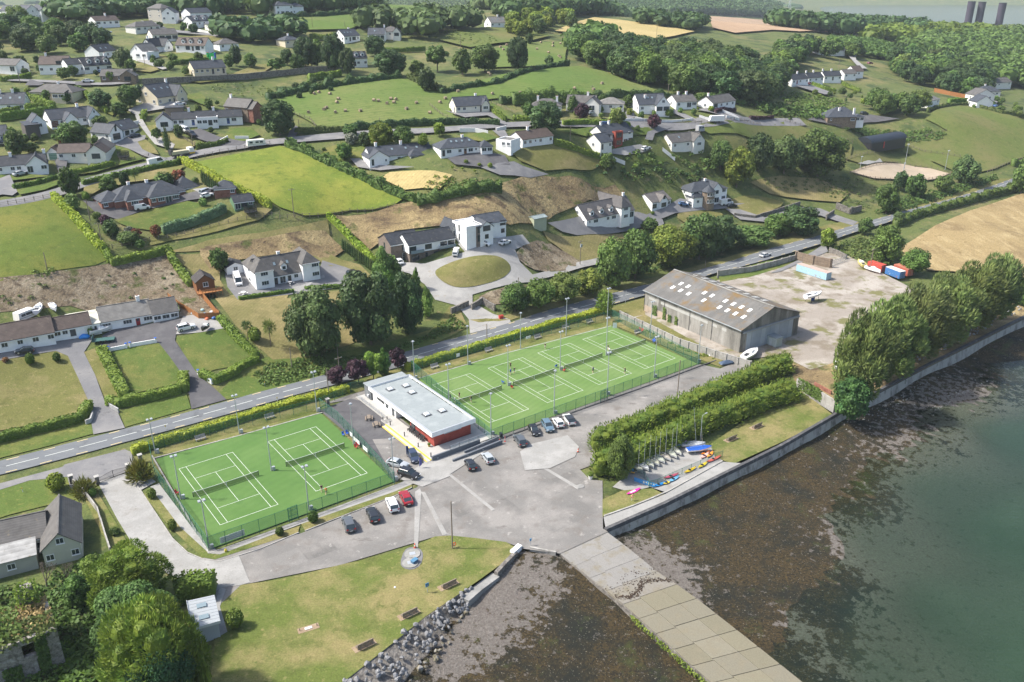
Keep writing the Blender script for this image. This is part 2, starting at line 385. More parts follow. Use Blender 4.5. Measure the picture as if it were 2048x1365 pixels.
for _s in """1215,1075,-1.7 1330,1022,-1.9 1450,965,-2 1570,905,-2.1 1700,840,-2.2 1850,755,-2.2 2000,680,-2.3 2300,560,-2.6 1000,1150,-.9 900,1230,-1.6 800,1320,-2 1060,1110,-.5 1120,1120,-.5
1985,762,-3.2 1950,815,-3.2 1880,865,-3.2 1790,915,-3.2 1715,985,-3.2 1640,1085,-3.1 1660,1150,-3.2 1650,1230,-3.25 1640,1330,-3.3 1500,1050,-2.7 1400,1120,-2.5 1300,1100,-2.1 1450,1220,-2.7 1560,1120,-2.9
1780,1100,-3.9 1900,1000,-4.6 2048,900,-6 2048,1100,-7 1900,1250,-5.2 1750,1250,-3.9 1780,1365,-4.2 2100,1365,-7 2200,800,-7 2300,650,-6 1700,1500,-4.2 1500,1500,-3.6
1000,1250,-1.7 1100,1250,-2.1 1100,1350,-2.8 950,1360,-2.5 850,1400,-2.5 1300,1365,-3 1200,1500,-3.6""".replace("\n"," ").split():
 _a=[float(q)for q in _s.split(",")];BA.append((*flat(_a[0],_a[1],_a[2]),_a[2]))
BA=np.array(BA)
def zbe(x,y):
 x=np.asarray(x,float);y=np.asarray(y,float)
 d=(x[...,None]-BA[:,0])**2+(y[...,None]-BA[:,1])**2
 w=1/(d+6.)**1.6
 return(w*BA[:,2]).sum(-1)/w.sum(-1)
def beach_mat():
 m,nt,b=new_mat("beach");L=nt.links
 vec=nd(nt,"ShaderNodeNewGeometry").outputs["Position"]
 at=nd(nt,"ShaderNodeAttribute",attribute_name="tone").outputs["Fac"]
 big=nf(nt,vec,.22,.3,.7,5,.65);fin=nf(nt,vec,2.6,.4,.62,6,.8);mid=nf(nt,vec,.7,.35,.65,4,.7)
 sh=mixc(nt,fin,(.17,.148,.125),(.31,.28,.25))
 sh=mixc(nt,nf(nt,vec,.35,.55,.7,4,.7),sh,(.20,.17,.15))
 wd=mixc(nt,fin,(.018,.015,.008),(.125,.085,.028))
 wd=mixc(nt,nf(nt,vec,.11,.45,.62,5,.7),wd,(.020,.022,.014))
 wd=mixc(nt,nf(nt,vec,.16,.56,.68,6,.75),wd,(.070,.085,.020))
 wd=mixc(nt,nf(nt,vec,3.5,.66,.70,2,.7),wd,(.34,.31,.24))
 a1=nd(nt,"ShaderNodeMath",operation='ADD');L.new(at,a1.inputs[0])
 m2=nd(nt,"ShaderNodeMath",operation='MULTIPLY_ADD');L.new(mid,m2.inputs[0]);sv(m2,1,.75);sv(m2,2,-.375);L.new(m2.outputs[0],a1.inputs[1])
 r=nd(nt,"ShaderNodeMapRange");sv(r,1,.38);sv(r,2,.56);L.new(a1.outputs[0],r.inputs[0])
 col=mixc(nt,r.outputs[0],sh,wd)
 L.new(col,b.inputs["Base Color"]);sv(b,"Roughness",.75);sv(b,"Specular IOR Level",.3)
 bp=nd(nt,"ShaderNodeBump");sv(bp,"Strength",.9);sv(bp,"Distance",.25);L.new(fin,bp.inputs["Height"]);L.new(bp.outputs[0],b.inputs["Normal"])
 return m
def beach():
 far=[(2900,420),(2600,1000),(2600,1700)]
 pts=[Vector(p)for p in COAST]
 c=[Vector(p)for p in COAST]
 L=[]
 for i,p in enumerate(c):
  d=(c[min(i+1,len(c)-1)]-c[max(i-1,0)]).normalized();L.append(p+Vector((-d.y,d.x))*.4)
 end=[Vector((700,300)),Vector((700,20)),Vector((-60,20))]
 o=drape("beach",L+end,MATS["beach"],.0,2.,lambda x,y:zbe(x,y)+.12*np.sin(x*1.3+np.sin(y*.9))*np.sin(y*1.1)*.5)
 me=o.data;n=len(me.vertices);V=np.empty(n*3,np.float32);me.vertices.foreach_get("co",V);V=V.reshape(-1,3)
 t=np.full(n,.85)
 for(px,py,r,v)in[(1300,1140,6,.1),(1350,1165,4.5,.2),(1250,1085,3,.45),(1010,1190,6,.05),(960,1250,5,.1),(1090,1170,4,.25),(900,1320,4,.2),(1715,1080,5,.0),(1760,1110,5,.1),(1690,1050,3,.5),(1600,1245,3,.3),(1645,1310,3,.3),(1900,950,14,.25),(1950,1150,14,.4),(2000,850,20,.2),(1790,845,2,.6)]:
  x,y=flat(px,py,-2.4);d=np.hypot(V[:,0]-x,(V[:,1]-y)*.7);w=np.exp(-(d/r)**2);t=t*(1-w)+v*w
 t=t*(1-.65*_ss(3.3,4.,-V[:,2]))
 a=me.attributes.new("tone",'FLOAT','POINT');a.data.foreach_set("value",t.astype(np.float32))
beach_mat();beach()
def water_mat():
 m,nt,b=new_mat("water");L=nt.links
 vec=nd(nt,"ShaderNodeNewGeometry").outputs["Position"]
 dep=nd(nt,"ShaderNodeAttribute",attribute_name="tone").outputs["Fac"]
 body=nd(nt,"ShaderNodeBsdfDiffuse")
 L.new(mixc(nt,nf(nt,vec,.05,.35,.7),(.022,.046,.024),(.036,.066,.038)),body.inputs[0])
 tr=nd(nt,"ShaderNodeBsdfTransparent");sv(tr,0,(.78,.88,.80,1))
 e=nd(nt,"ShaderNodeMath",operation='MULTIPLY');sv(e,1,-.6);L.new(dep,e.inputs[0])
 ex=nd(nt,"ShaderNodeMath",operation='EXPONENT');L.new(e.outputs[0],ex.inputs[0])
 mx=nd(nt,"ShaderNodeMixShader");L.new(ex.outputs[0],mx.inputs[0]);L.new(body.outputs[0],mx.inputs[1]);L.new(tr.outputs[0],mx.inputs[2])
 gl=nd(nt,"ShaderNodeBsdfGlossy");sv(gl,"Roughness",.08)
 nz=nd(nt,"ShaderNodeTexNoise");sv(nz,"Scale",1.);sv(nz,"Detail",4)
 mp=nd(nt,"ShaderNodeMapping");sv(mp,"Scale",(.8,1.7,1));sv(mp,"Rotation",(0,0,.9));L.new(vec,mp.inputs[0]);L.new(mp.outputs[0],nz.inputs["Vector"])
 bp=nd(nt,"ShaderNodeBump");sv(bp,"Strength",.5);sv(bp,"Distance",.22);L.new(nz.outputs[0],bp.inputs["Height"]);L.new(bp.outputs[0],gl.inputs["Normal"])
 fr=nd(nt,"ShaderNodeFresnel");sv(fr,0,1.33);L.new(bp.outputs[0],fr.inputs["Normal"])
 fm=nd(nt,"ShaderNodeMath",operation='MULTIPLY');sv(fm,1,1.);L.new(fr.outputs[0],fm.inputs[0])
 m3=nd(nt,"ShaderNodeMixShader");L.new(fm.outputs[0],m3.inputs[0]);L.new(mx.outputs[0],m3.inputs[1]);L.new(gl.outputs[0],m3.inputs[2])
 L.new(m3.outputs[0],nt.nodes["Material Output"].inputs[0])
def water():
 water_mat()
 gx=np.concatenate([np.arange(-60,260,3.),np.arange(260,3800,90)]);gy=np.concatenate([np.arange(20,320,3.),np.arange(320,4300,90)])
 X,Y=np.meshgrid(gx,gy)
 dep=np.where((Y<330)&(X<700),SEA-zbe(X,Y),8.).clip(0,12)
 n,mm=len(gx),len(gy);i,j=np.meshgrid(np.arange(n-1),np.arange(mm-1));k=(j*n+i).ravel()
 o=link("water",np_mesh("water",np.column_stack([X.ravel(),Y.ravel(),np.full(X.size,SEA)]),np.column_stack([k,k+1,k+n+1,k+n]),MATS["water"],tone=dep.ravel()))
 o["kind"]="structure";o["label"]="green sea water over weed and sand"
water()
#land patches (pixel outlines in the 2048 x 1365 photograph, draped on the land)
def pl(s):return[tuple(float(v)for v in q.split(","))for q in s.split()]
for name,s,m,lay,sm in[("field","-90,420 40,408 104,396 118,408 160,455 195,495 213,521 190,531 120,540 60,550 0,563 -90,575",M_field,1,0),("field","383,326 430,317 480,307 560,292 600,305 660,332 740,368 808,397 790,409 700,421 660,428 610,432 560,415 470,370",M_bright,1,0),("field","535,200 600,185 660,176 720,166 772,157 815,158 850,172 885,186 905,204 900,224 912,236 900,243 760,250 645,258 610,238 590,228 560,210",M_bales,1,0),("field","880,188 940,168 1000,150 1060,141 1110,135 1160,133 1205,142 1265,166 1345,189 1330,195 1200,191 1080,192 985,198 930,206 905,206",M_bales,1,0),("field","965,105 1010,92 1060,86 1137,83 1131,108 1130,128 1080,133 1025,134 975,136 950,125",M_bales,1,0),("field","1110,62 1150,45 1188,35 1240,40 1310,50 1390,63 1350,72 1300,80 1235,72 1190,62 1150,66",M_tan,1,0),("field","1395,32 1460,35 1536,41 1620,49 1720,60 1745,66 1690,66 1600,63 1545,60 1470,66 1425,56",M_tan2,1,0),("field","1850,238 1905,210 1945,214 2048,240 2190,285 2130,305 2035,318 1990,338 1930,352 1870,325 1805,305 1815,285 1895,262",M_olive,1,0),("field","1385,252 1480,246 1570,243 1600,252 1660,275 1705,290 1700,318 1660,312 1600,290 1500,276 1420,268",M_olive,1,0),("field","1690,318 1740,300 1830,310 1860,322 1900,348 1850,335 1790,325 1730,330",M_olive,1,0),("field","640,12 760,8 860,12 850,26 770,28 690,26 620,32 560,34 515,40 530,52 620,60 700,58 735,46 720,36",M_bales,1,0),("field","1790,503 1830,478 1870,452 1940,422 2030,392 2200,345 2330,420 2330,560 2150,610 2080,590 2020,560 1960,548 1900,543 1858,541 1820,522",M_straw,1,0),("field","905,62 1000,52 1060,60 1100,72 1060,82 1000,86 940,95 880,80",M_olive,1,0),("field","-40,17 60,15 135,19 130,24 50,25 -40,25",M_tan,1,0),("field","440,3 520,0 610,1 570,8 470,10",M_tan,1,0),("lawn","27,376 60,362 120,352 126,366 90,380 40,390",MLN,2,0),("lawn","-60,345 20,345 100,352 20,362 -60,372",MLN,1,0),("lawn","168,375 200,358 270,345 370,330 350,352 260,365 200,380 165,400",MLD,1,0),("lawn","180,330 205,290 240,285 262,302 290,318 250,328 190,345 150,350",MLN,1,0),("lawn","272,286 292,280 310,297 318,310 295,306 280,296",MLD,2,0),("lawn","335,258 360,268 395,288 380,298 345,300 300,265 290,252 310,250",MLD,1,0),("lawn","440,285 460,258 500,255 520,270 490,282 450,290",MLN,1,0),("lawn","375,155 450,152 512,130 560,125 520,150 470,160 400,166 350,160",MLD,1,0),("lawn","325,110 370,105 420,112 410,122 360,122",MLN,1,0),("lawn","350,75 440,70 450,82 400,85 355,82",MLD,1,0),("lawn","268,128 300,122 318,140 300,145 272,142",MLD,1,0),("lawn","205,222 235,188 245,192 240,215 225,232",MLN,1,0),("lawn","370,192 400,185 420,205 412,212 380,200",MLN,1,0),("lawn","640,300 690,285 760,288 790,305 720,320 690,325 660,312",MLN,1,0),("lawn","1020,302 1060,294 1108,287 1160,302 1208,316 1205,330 1140,338 1090,342 1040,322",MLD,1,0),("lawn","1120,262 1180,255 1240,258 1320,258 1300,270 1250,272 1180,275",MLN,1,0),("lawn","1260,312 1300,307 1340,320 1310,332 1270,324",MLN,1,0),("lawn","1335,240 1390,236 1400,244 1345,246",MLN,2,0),("lawn","925,270 970,265 995,277 965,284 935,279",MLN,1,0),("lawn","780,345 870,342 905,350 880,378 810,380 760,356",M_tan,1,0),("lawn","985,205 1010,222 1025,240 990,232 960,228",MLN,1,0),("lawn","1500,390 1545,398 1575,408 1520,432 1475,430 1440,412 1470,396",MLD,1,1),("lawn","1355,425 1400,420 1450,425 1440,445 1400,455 1355,440",MLD,1,1),("lawn","1500,365 1560,352 1640,358 1700,385 1680,405 1600,398 1540,388",M_mown,1,0),("lawn","228,440 300,420 375,403 424,412 428,420 340,448 305,462 262,456 240,448",MLN,2,0),("lawn","300,475 380,462 450,440 500,415 545,418 520,440 440,462 350,480 300,492",MLD,1,0),("bank","325,505 420,480 520,466 600,452 655,440 660,470 600,470 520,490 430,500",M_mown,1,0),("bank","335,510 440,505 440,560 460,590 440,600 420,580 380,540",M_mown,1,0),("bank","400,495 520,478 650,462 690,500 660,520 560,508 480,520 420,540 400,510",M_bank,2,0),("bank","-60,565 60,550 150,540 215,528 335,510 385,560 415,600 440,625 330,640 140,612 0,625 -60,640",M_stony,1,0),("bank","660,430 790,410 870,398 930,372 1000,368 1060,350 1140,352 1230,370 1250,395 1180,400 1110,430 1060,448 1020,450 960,432 880,452 790,462 740,500 720,480",M_bank,1,0),("bank","1030,500 1090,480 1130,505 1165,520 1150,540 1080,545 1040,525",M_stony,2,1),("bank","960,590 1040,570 1080,575 1050,600 990,612 955,605",M_stony,1,1),("lawn","1085,462 1150,474 1250,468 1300,452 1330,458 1210,515 1165,525 1130,505 1095,480",M_mown,2,0),("lawn","560,600 640,585 700,580 740,610 760,660 700,690 620,715 545,720 500,680 440,610 500,602",M_mown,2,0),("lawn","650,505 720,530 750,560 700,545 640,525 600,520",MLD,2,0),("verge","470,750 530,715 640,712 760,690 860,660 905,628 935,650 915,668 820,706 700,742 600,770 500,792 450,800 440,785",MLN,1,0),("verge","900,612 920,620 937,655 900,672 880,640",MLD,2,0),("verge","940,640 1010,632 1140,600 1290,560 1290,570 1130,612 1025,640 960,650",MLD,2,0),("verge","1290,560 1420,525 1540,487 1640,455 1700,440 1720,447 1640,472 1534,501 1409,538 1290,571",MLD,2,0),("verge","1786,428 1900,392 2000,358 2023,358 1900,400 1786,432",MLD,2,0),("verge","1149,640 1290,596 1290,630 1240,640 1180,650",MLD,2,0),("verge","1436,548 1534,523 1600,515 1600,525 1500,555 1440,565",MLN,2,0),("verge","1640,468 1690,440 1716,448 1660,468",MLD,2,0),("lawn","-70,716 0,722 85,708 112,703 137,713 158,760 178,805 160,826 90,845 0,862 -70,878",MLD,2,0),("verge","-70,900 0,868 120,848 180,836 187,868 100,892 0,917 -70,936",MLN,2,0),("lawn","222,704 260,692 318,687 340,715 362,746 355,768 300,780 258,790 240,750",MLN,2,0),("lawn","168,705 195,695 205,720 225,755 243,792 212,800 190,750",MLD,2,0),("lawn","352,676 400,665 445,658 480,690 512,716 475,732 430,740 395,752 370,715",MLN,2,0),("verge","240,825 300,803 372,785 382,817 320,835 250,855",MLN,2,0),("lawn","430,598 470,590 580,582 560,640 520,700 470,650",M_mown,2,0),("park_lawn","400,1480 430,1300 424,1248 437,1213 482,1171 560,1160 680,1131 800,1103 822,1096 870,1074 900,1072 950,1077 1012,1085 1030,1095 1012,1122 960,1160 905,1198 850,1235 795,1280 700,1355 640,1400 560,1480",M_park,2,0),("verge","285,990 312,978 340,1020 420,1098 440,1108 600,1052 596,1066 430,1120 405,1116 345,1060",M_park,2,0),("verge","600,1045 640,1030 800,975 822,965 824,975 780,995 650,1045 610,1062",M_park,2,0),("verge","165,990 195,985 235,1050 268,1110 240,1125 205,1070",M_park,2,0),("verge","255,935 300,925 312,968 275,975",M_park,2,0),("lawn","-70,1000 60,960 130,938 150,985 160,1010 100,1010 20,1030 -70,1060",MLN,2,0),("verge","640,800 700,775 760,745 830,735 850,770 760,775 700,790 640,815",M_park,1,0),("verge","1205,1000 1245,982 1305,978 1330,990 1265,1015 1205,1035",M_park,3,0),("park_lawn","1420,890 1500,835 1590,785 1625,800 1668,832 1560,887 1465,930 1430,915",M_park,3,0),("verge","1225,650 1290,630 1400,690 1480,720 1440,735 1320,690",MLD,2,0),("verge","300,900 640,800 640,826 310,918",M_park,1,0),("verge","820,745 1010,690 1225,640 1225,652 1010,706 830,758",M_park,1,0),]:
 patch(name,pl(s),m,lay,sm)
for name,s,m,lay,sm in[("road","-200,975 0,923 75,904 121,892 207,870 330,838 445,806 512,787 627,757 750,722 894,681 1022,646 1131,612 1291,571 1409,538 1534,500 1636,473 1716,449 1786,430 1898,400 2023,359 2200,303 2200,318 2023,371 1911,409 1786,443 1716,464 1643,489 1534,521 1436,546 1289,592 1149,632 1024,667 902,704 817,730 672,770 587,792 505,816 425,838 342,861 256,884 165,909 69,934 0,951 -200,1003",M_asph,4,0),("car_park","405,1117 600,1068 640,1053 835,975 845,930 780,880 700,800 640,810 730,780 830,860 985,878 1398,729 1440,738 1478,722 1500,740 1380,830 1290,880 1200,925 1160,940 1180,960 1205,962 1206,1058 1216,1064 1120,1108 1045,1098 1012,1085 900,1072 870,1074 680,1131 482,1171 437,1213 425,1245 410,1240 425,1195 440,1175",M_lot,1,0),("concrete_drive","195,965 258,946 300,1010 345,1080 375,1108 405,1120 440,1122 478,1112 500,1166 480,1172 440,1176 420,1200 400,1180 340,1150 290,1130 235,1040",MC,3,0),("driveway","-60,978 0,968 125,935 130,930 250,900 262,905 275,940 255,945 195,965 150,985 140,975 135,955 60,962 -60,1000",MDR,3,0),("driveway","-60,700 0,692 60,686 120,668 150,650 175,655 190,672 168,706 190,750 209,802 237,829 250,857 187,870 182,840 178,805 158,760 136,713 112,703 85,707 0,722 -60,728",MDR,3,0),("driveway","205,672 225,660 300,648 366,636 395,652 352,670 350,682 372,715 397,752 425,774 453,800 383,819 378,790 362,746 340,715 318,687 260,692 222,704 200,698",MDK,3,0),("gravel_yard","366,634 400,628 420,640 450,645 448,658 400,666 352,670",MGR,4,0),("driveway","450,548 485,535 520,560 640,535 645,522 690,535 735,552 715,572 690,575 580,590 475,600 455,575",MDR,3,0),("terrace","495,572 560,577 600,585 640,555 648,550 650,556 602,572 560,580",MC,4,0),("gravel_drive","780,525 850,528 930,505 915,488 955,488 1010,475 1045,470 1060,488 1030,500 1040,525 1065,550 1150,525 1215,512 1215,525 1150,540 1060,565 985,578 945,590 945,605 985,628 1020,640 1022,647 990,655 940,668 938,640 915,612 870,600 850,570 820,548 790,540",MGR,2,0),("driveway","1095,447 1145,438 1250,425 1275,425 1325,440 1330,455 1285,455 1210,470 1155,472 1125,465",MDR,3,0),("driveway","1330,415 1360,398 1400,405 1490,408 1450,418 1400,422 1350,428 1320,440 1290,432",MDR,3,0),("driveway","1450,418 1480,420 1530,436 1600,415 1640,418 1716,445 1705,452 1640,432 1560,430 1530,445 1480,440",MDR,3,0),("driveway","165,402 200,405 300,410 385,385 410,380 425,395 375,402 290,420 235,440 190,425",MDK,3,0),("terrace","385,380 430,374 440,385 410,392",MC,4,0),("driveway","0,358 20,350 35,385 25,392 5,390 -40,400 -60,380",MDR,3,0),("driveway","110,325 115,318 135,322 130,350 120,352",MDK,3,0),("driveway","225,290 265,272 292,272 290,280 275,285 285,300 310,312 335,318 320,325 285,312 255,298",MDR,3,0),("driveway","255,222 285,208 345,205 365,212 320,220 290,225 285,240 300,265 350,290 345,300 310,290 275,245 270,230",MGR,3,0),("driveway","370,265 400,258 440,275 495,285 480,292 440,292 400,280",MDK,3,0),("driveway","575,275 580,262 592,252 600,258 590,275",MDK,3,0),("driveway","270,122 300,118 335,138 325,140 290,128",MGR,3,0),("driveway","280,42 310,45 340,60 440,70 470,82 420,72 340,65",MDR,3,0),("driveway","60,160 90,168 80,172 50,172",MDK,3,0),("driveway","150,165 180,162 182,172 152,172",MDK,3,0),("driveway","890,222 910,226 985,216 1008,240 1014,250 1000,252 992,240 975,232 930,236",MDR,3,0),("driveway","700,318 720,318 740,331 800,333 830,335 760,342 715,335",MDR,3,0),("driveway","895,318 960,302 1010,312 1020,330 960,335 910,330",MDK,3,0),("gravel_drive","962,336 1028,324 1048,334 1098,350 1060,357 1000,351",MDR,3,0),("driveway","985,262 1010,262 1020,280 1012,285",MDR,3,0),("terrace","1225,300 1280,290 1305,298 1290,305 1250,312 1200,305",MC,3,0),("driveway","1290,280 1295,265 1330,252 1345,255 1310,268 1305,282",MDR,3,0),("driveway","1330,222 1350,220 1390,238 1405,244 1385,245",MDR,3,0),("driveway","1390,220 1420,216 1480,232 1500,242 1470,243",MDR,3,0),("driveway","1250,225 1265,220 1270,236 1255,240",MDR,3,0),("driveway","1615,240 1650,232 1680,228 1740,230 1800,238 1770,243 1730,246 1680,254",MDK,3,0),("driveway","1590,172 1620,170 1670,188 1650,190",MDR,3,0),("driveway","1690,105 1712,112 1712,120 1735,138 1720,138 1705,122",MGR,3,0),("driveway","1940,205 1965,195 2000,205 1980,212",MDR,3,0),("arena","1700,345 1745,330 1800,328 1860,338 1898,348 1880,358 1830,363 1750,358",M_arena,3,0),("boatyard","1440,560 1520,548 1590,528 1640,505 1690,510 1760,545 1830,580 1830,600 1760,640 1700,690 1690,720 1620,740 1560,710 1480,722 1440,735 1350,700 1260,650 1240,640 1300,600",M_yard,2,0),("boatyard","1600,690 1700,690 1760,700 1700,780 1690,820 1660,800 1600,785 1580,740",M_bank,1,0),("driveway","1540,548 1600,520 1645,492 1650,490 1656,505 1640,512 1600,528 1560,545",MDR,5,0),("boatyard","1690,822 1700,770 1800,700 1900,640 1990,590 2060,560 2300,500 2500,520 2060,632 1990,668 1850,738",M_bank,1,0),("dinghy_park","1225,975 1270,935 1390,880 1440,905 1445,925 1330,985 1300,975 1260,985",MC,2,0),("promenade","1207,1036 1265,1016 1330,990 1445,925 1482,928 1450,950 1330,1010 1212,1062",MC,4,0),("footpath","300,975 318,968 380,1050 432,1100 440,1110 415,1105 360,1055",MC,3,0),("footpath","418,1108 788,972 840,950 842,962 790,984 600,1050 440,1110",MC,3,0),("footpath","255,972 300,955 312,965 275,985",MC,3,0),("footpath","440,1175 452,1180 440,1215 455,1265 430,1280 420,1250 430,1210",MC,4,0),("terrace","640,822 700,798 770,812 838,875 870,915 845,925 790,965 760,925 690,865",MDK,2,0),("concrete_pad","745,880 838,875 870,912 845,932 790,962",M_lot,3,0),("concrete_pad","800,960 868,912 985,880 990,870 1000,872 985,895 900,950 905,952 845,975",MC,4,0),("concrete_pad","1040,905 1060,890 1135,872 1158,895 1150,915 1100,938 1050,942",MC,4,0),("court_surface","312,919 642,828 789,964 418,1100",M_turf,4,0),("court_surface","837,759 1010,706 1221,652 1396,729 1190,804 983,878",M_turf2,4,0),("track","1715,328 1735,322 1760,318 1765,325 1735,330",MGR,3,0),]:
 o=patch(name,pl(s),m,lay,sm)
 o.color=(.27,.267,.253,1)if m is MC else(.168,.162,.152,1)
_mp=chk([xy(*p)for p in pl("866,546 885,533 925,518 965,512 1000,514 1020,528 1022,545 1000,562 955,574 915,578 885,566")],2);_ma=np.array([tuple(p[:2])for p in _mp])
def zmound(x,y):
 d=np.full(x.shape,1e9)
 for a,b in zip(_ma,np.roll(_ma,-1,0)):
  e=b-a;t=np.clip(((x-a[0])*e[0]+(y-a[1])*e[1])/(e@e),0,1);d=np.minimum(d,np.hypot(x-a[0]-t*e[0],y-a[1]-t*e[1]))
 return terr(x,y)+.12+1.3*_ss(0,4,d)
drape("grass_mound",_mp,MLD,.1,1.5,zmound)
def bays():
 lot=[o for o in COL.objects if o.name.startswith("car_park")][0];poly=np.array([tuple(xy(*p)[:2])for p in pl("440,1123 600,1070 640,1055 838,977 905,952 1000,900 1185,818 1390,740 1470,728 1380,828 1290,876 1200,920 1160,935 1178,962 1203,964 1204,1056 1120,1104 1048,1096 1012,1083 900,1070 870,1072 680,1128 500,1166")])
 rnd=random.Random(2);c,s=cos(.6414),sin(.6414);n=0
 for i in range(-20,40):
  for j in range(-60,-10):
   x0,y0=i*5.4,j*4.6;q=[(x0+.04,y0+.04),(x0+5.36,y0+.04),(x0+5.36,y0+4.56),(x0+.04,y0+4.56)]
   q=[(c*x-s*(-y),s*x+c*(-y))for x,y in q];q=q[::-1]
   if n<290 and all(inside(poly,np.array([x]),np.array([y]))[0]for x,y in q):
    g=rnd.uniform(.8,1.14);b=MB().prism(q,.02,.045+rnd.uniform(0,.008));link("slab",b.mesh("slab",M_lot),lot,cl=(.168*g,.162*g,.152*g));n+=1
bays()
for name,s,w,m in[("lane","-120,425 0,409 60,399 120,384 165,367 240,346 300,330 345,319 400,306 480,293 560,282 680,271 800,264 860,262 920,257 990,252 1060,248 1124,247 1250,250 1374,247 1450,243 1536,241 1605,243",5.6,MDR),("lane","20,160 100,163 200,170 260,165",4,MDR),("lane","300,22 330,35 390,45 470,60 512,75",5,MDR)]:
 o=ribbon(name,pl(s),w,m,2);o["kind"]="structure"
 #vegetation builders
LEAF={"green":leaf_mat("leaf_green",(.045,.085,.020),(.085,.135,.030),.25,(.10,.14,.030)),"dark":leaf_mat("leaf_dark",(.026,.055,.020),(.052,.088,.026),.2,(.065,.095,.03)),"lime":leaf_mat("leaf_lime",(.095,.145,.022),(.17,.21,.032),.3),"hedge":leaf_mat("leaf_hedge",(.085,.135,.020),(.14,.19,.028),.25),"gold":leaf_mat("leaf_gold",(.18,.23,.024),(.27,.30,.032),.3),"conifer":leaf_mat("leaf_conifer",(.070,.115,.018),(.145,.175,.026),.2),"pine":leaf_mat("leaf_pine",(.065,.10,.026),(.12,.15,.042),.15),"plum":leaf_mat("leaf_plum",(.028,.014,.020),(.05,.022,.03),.15),"grey":leaf_mat("leaf_grey",(.12,.15,.10),(.18,.20,.13),.2),"red":leaf_mat("leaf_red",(.20,.03,.025),(.10,.09,.03),.2),"dry":leaf_mat("leaf_dry",(.20,.15,.06),(.27,.20,.09),.2),"bramble":leaf_mat("leaf_bramble",(.045,.070,.018),(.085,.105,.026),.2),}
M_bark=tm("bark",(.13,.105,.08),[((.2,.175,.14),3,.5,.7)],.95,.4,6,coord="obj")
_cq=[]
def csp(n=2):
 """unit sphere from a cube, quads only"""
 V,F=[],[]
 for ax in range(3):
  for sg in(-1,1):
   b=len(V)
   for i in range(n+1):
    for j in range(n+1):
     p=[0,0,0];p[ax]=sg;p[(ax+1)%3]=-1+2*i/n;p[(ax+2)%3]=(-1+2*j/n)*sg
     V.append(Vector(p).normalized())
   for i in range(n):
    for j in range(n):F.append((b+i*(n+1)+j,b+(i+1)*(n+1)+j,b+(i+1)*(n+1)+j+1,b+i*(n+1)+j+1))
 return np.array([tuple(v)for v in V]),np.array(F)
CSV,CSF=csp(2)
def nrm(a):return a/np.maximum(np.linalg.norm(a,axis=-1,keepdims=True),1e-9)
def cds(rng,C,N,size,aspect=.8,along=None):
 """leaf cards: one quad per point; 'along' gives the long axis"""
 n=len(C)
 if along is None:T=nrm(np.cross(N,rng.normal(size=(n,3))))
 else:T=nrm(along)
 B=nrm(np.cross(N,T)+1e-6);s=(size*rng.uniform(.65,1.3,n))[:,None]
 if along is None:q=[C-T*s-B*s*aspect*.6,C+T*s*.25-B*s*aspect,C+T*s+B*s*aspect*.5,C-T*s*.2+B*s*aspect]
 else:q=[C-T*s*.4-B*s*aspect*.5,C+T*s*.5-B*s*aspect*.7,C+T*s*1.6,C+T*s*.3+B*s*aspect*.7]
 V=np.stack(q,1).reshape(-1,3);F=np.arange(4*n).reshape(n,4)
 return V,F
def crown(rng,lobes,count,size,mode="leaf",wind=(0,0,0),core=.8):
 """lobes (n,6): centre and radii. Returns V, F, tone"""
 lobes=np.array(lobes,float);area=(lobes[:,3]*lobes[:,5]);k=np.maximum(8,(count*area/area.sum()*1.6).astype(int))
 Vs,Fs,Ts,off=[],[],[],0
 for i,(c,m)in enumerate(zip(lobes,k)):
  D=nrm(rng.normal(size=(m,3)));R=c[3:]
  pts=c[:3]+D*R*rng.uniform(.86,1.1,(m,1))
  ok=np.ones(m,bool)
  for j,o in enumerate(lobes):
   if j!=i:ok&=(((pts-o[:3])/o[3:])**2).sum(1)>.72
  ok&=(D[:,2]>-.75)
  pts,D=pts[ok],D[ok]
  if not len(pts):continue
  lt=rng.uniform(.65,1.35)
  if mode=="leaf":
   N=nrm(D+rng.normal(size=D.shape)*.55+(0,0,.35));V,F=cds(rng,pts,N,size)
  else:
   al=nrm(D*.8+rng.normal(size=D.shape)*.3+np.array(wind)+(0,0,.25));N=nrm(np.cross(al,rng.normal(size=D.shape))+D*.6)
   V,F=cds(rng,pts,N,size,.42,al)
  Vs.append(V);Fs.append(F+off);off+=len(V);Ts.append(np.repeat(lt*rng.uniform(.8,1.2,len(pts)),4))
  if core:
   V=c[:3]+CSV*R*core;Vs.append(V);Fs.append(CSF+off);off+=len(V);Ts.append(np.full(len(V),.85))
 return np.concatenate(Vs),np.concatenate(Fs),np.concatenate(Ts)
def dome_lobes(rng,n,z0,z1,spread=.34,r=(.17,.26),taper=.0):
 """lobes filling an ellipsoid with unit-wide footprint between heights z0 and z1"""
 out=[(0,0,(z0+z1)/2,.3,.3,(z1-z0)*.36)]
 for i in range(n):
  t=(i+.5)/n;z=1-2*t;a=i*2.39996+rng.uniform(-.4,.4);rad=sqrt(max(0,1-z*z))*(1-taper*(z+1)/2)
  q=rng.uniform(*r)
  out.append((cos(a)*rad*spread,sin(a)*rad*spread,(z0+z1)/2+z*(z1-z0)*.5*.72,q,q,q*(z1-z0)*rng.uniform(.75,1.)))
 return out
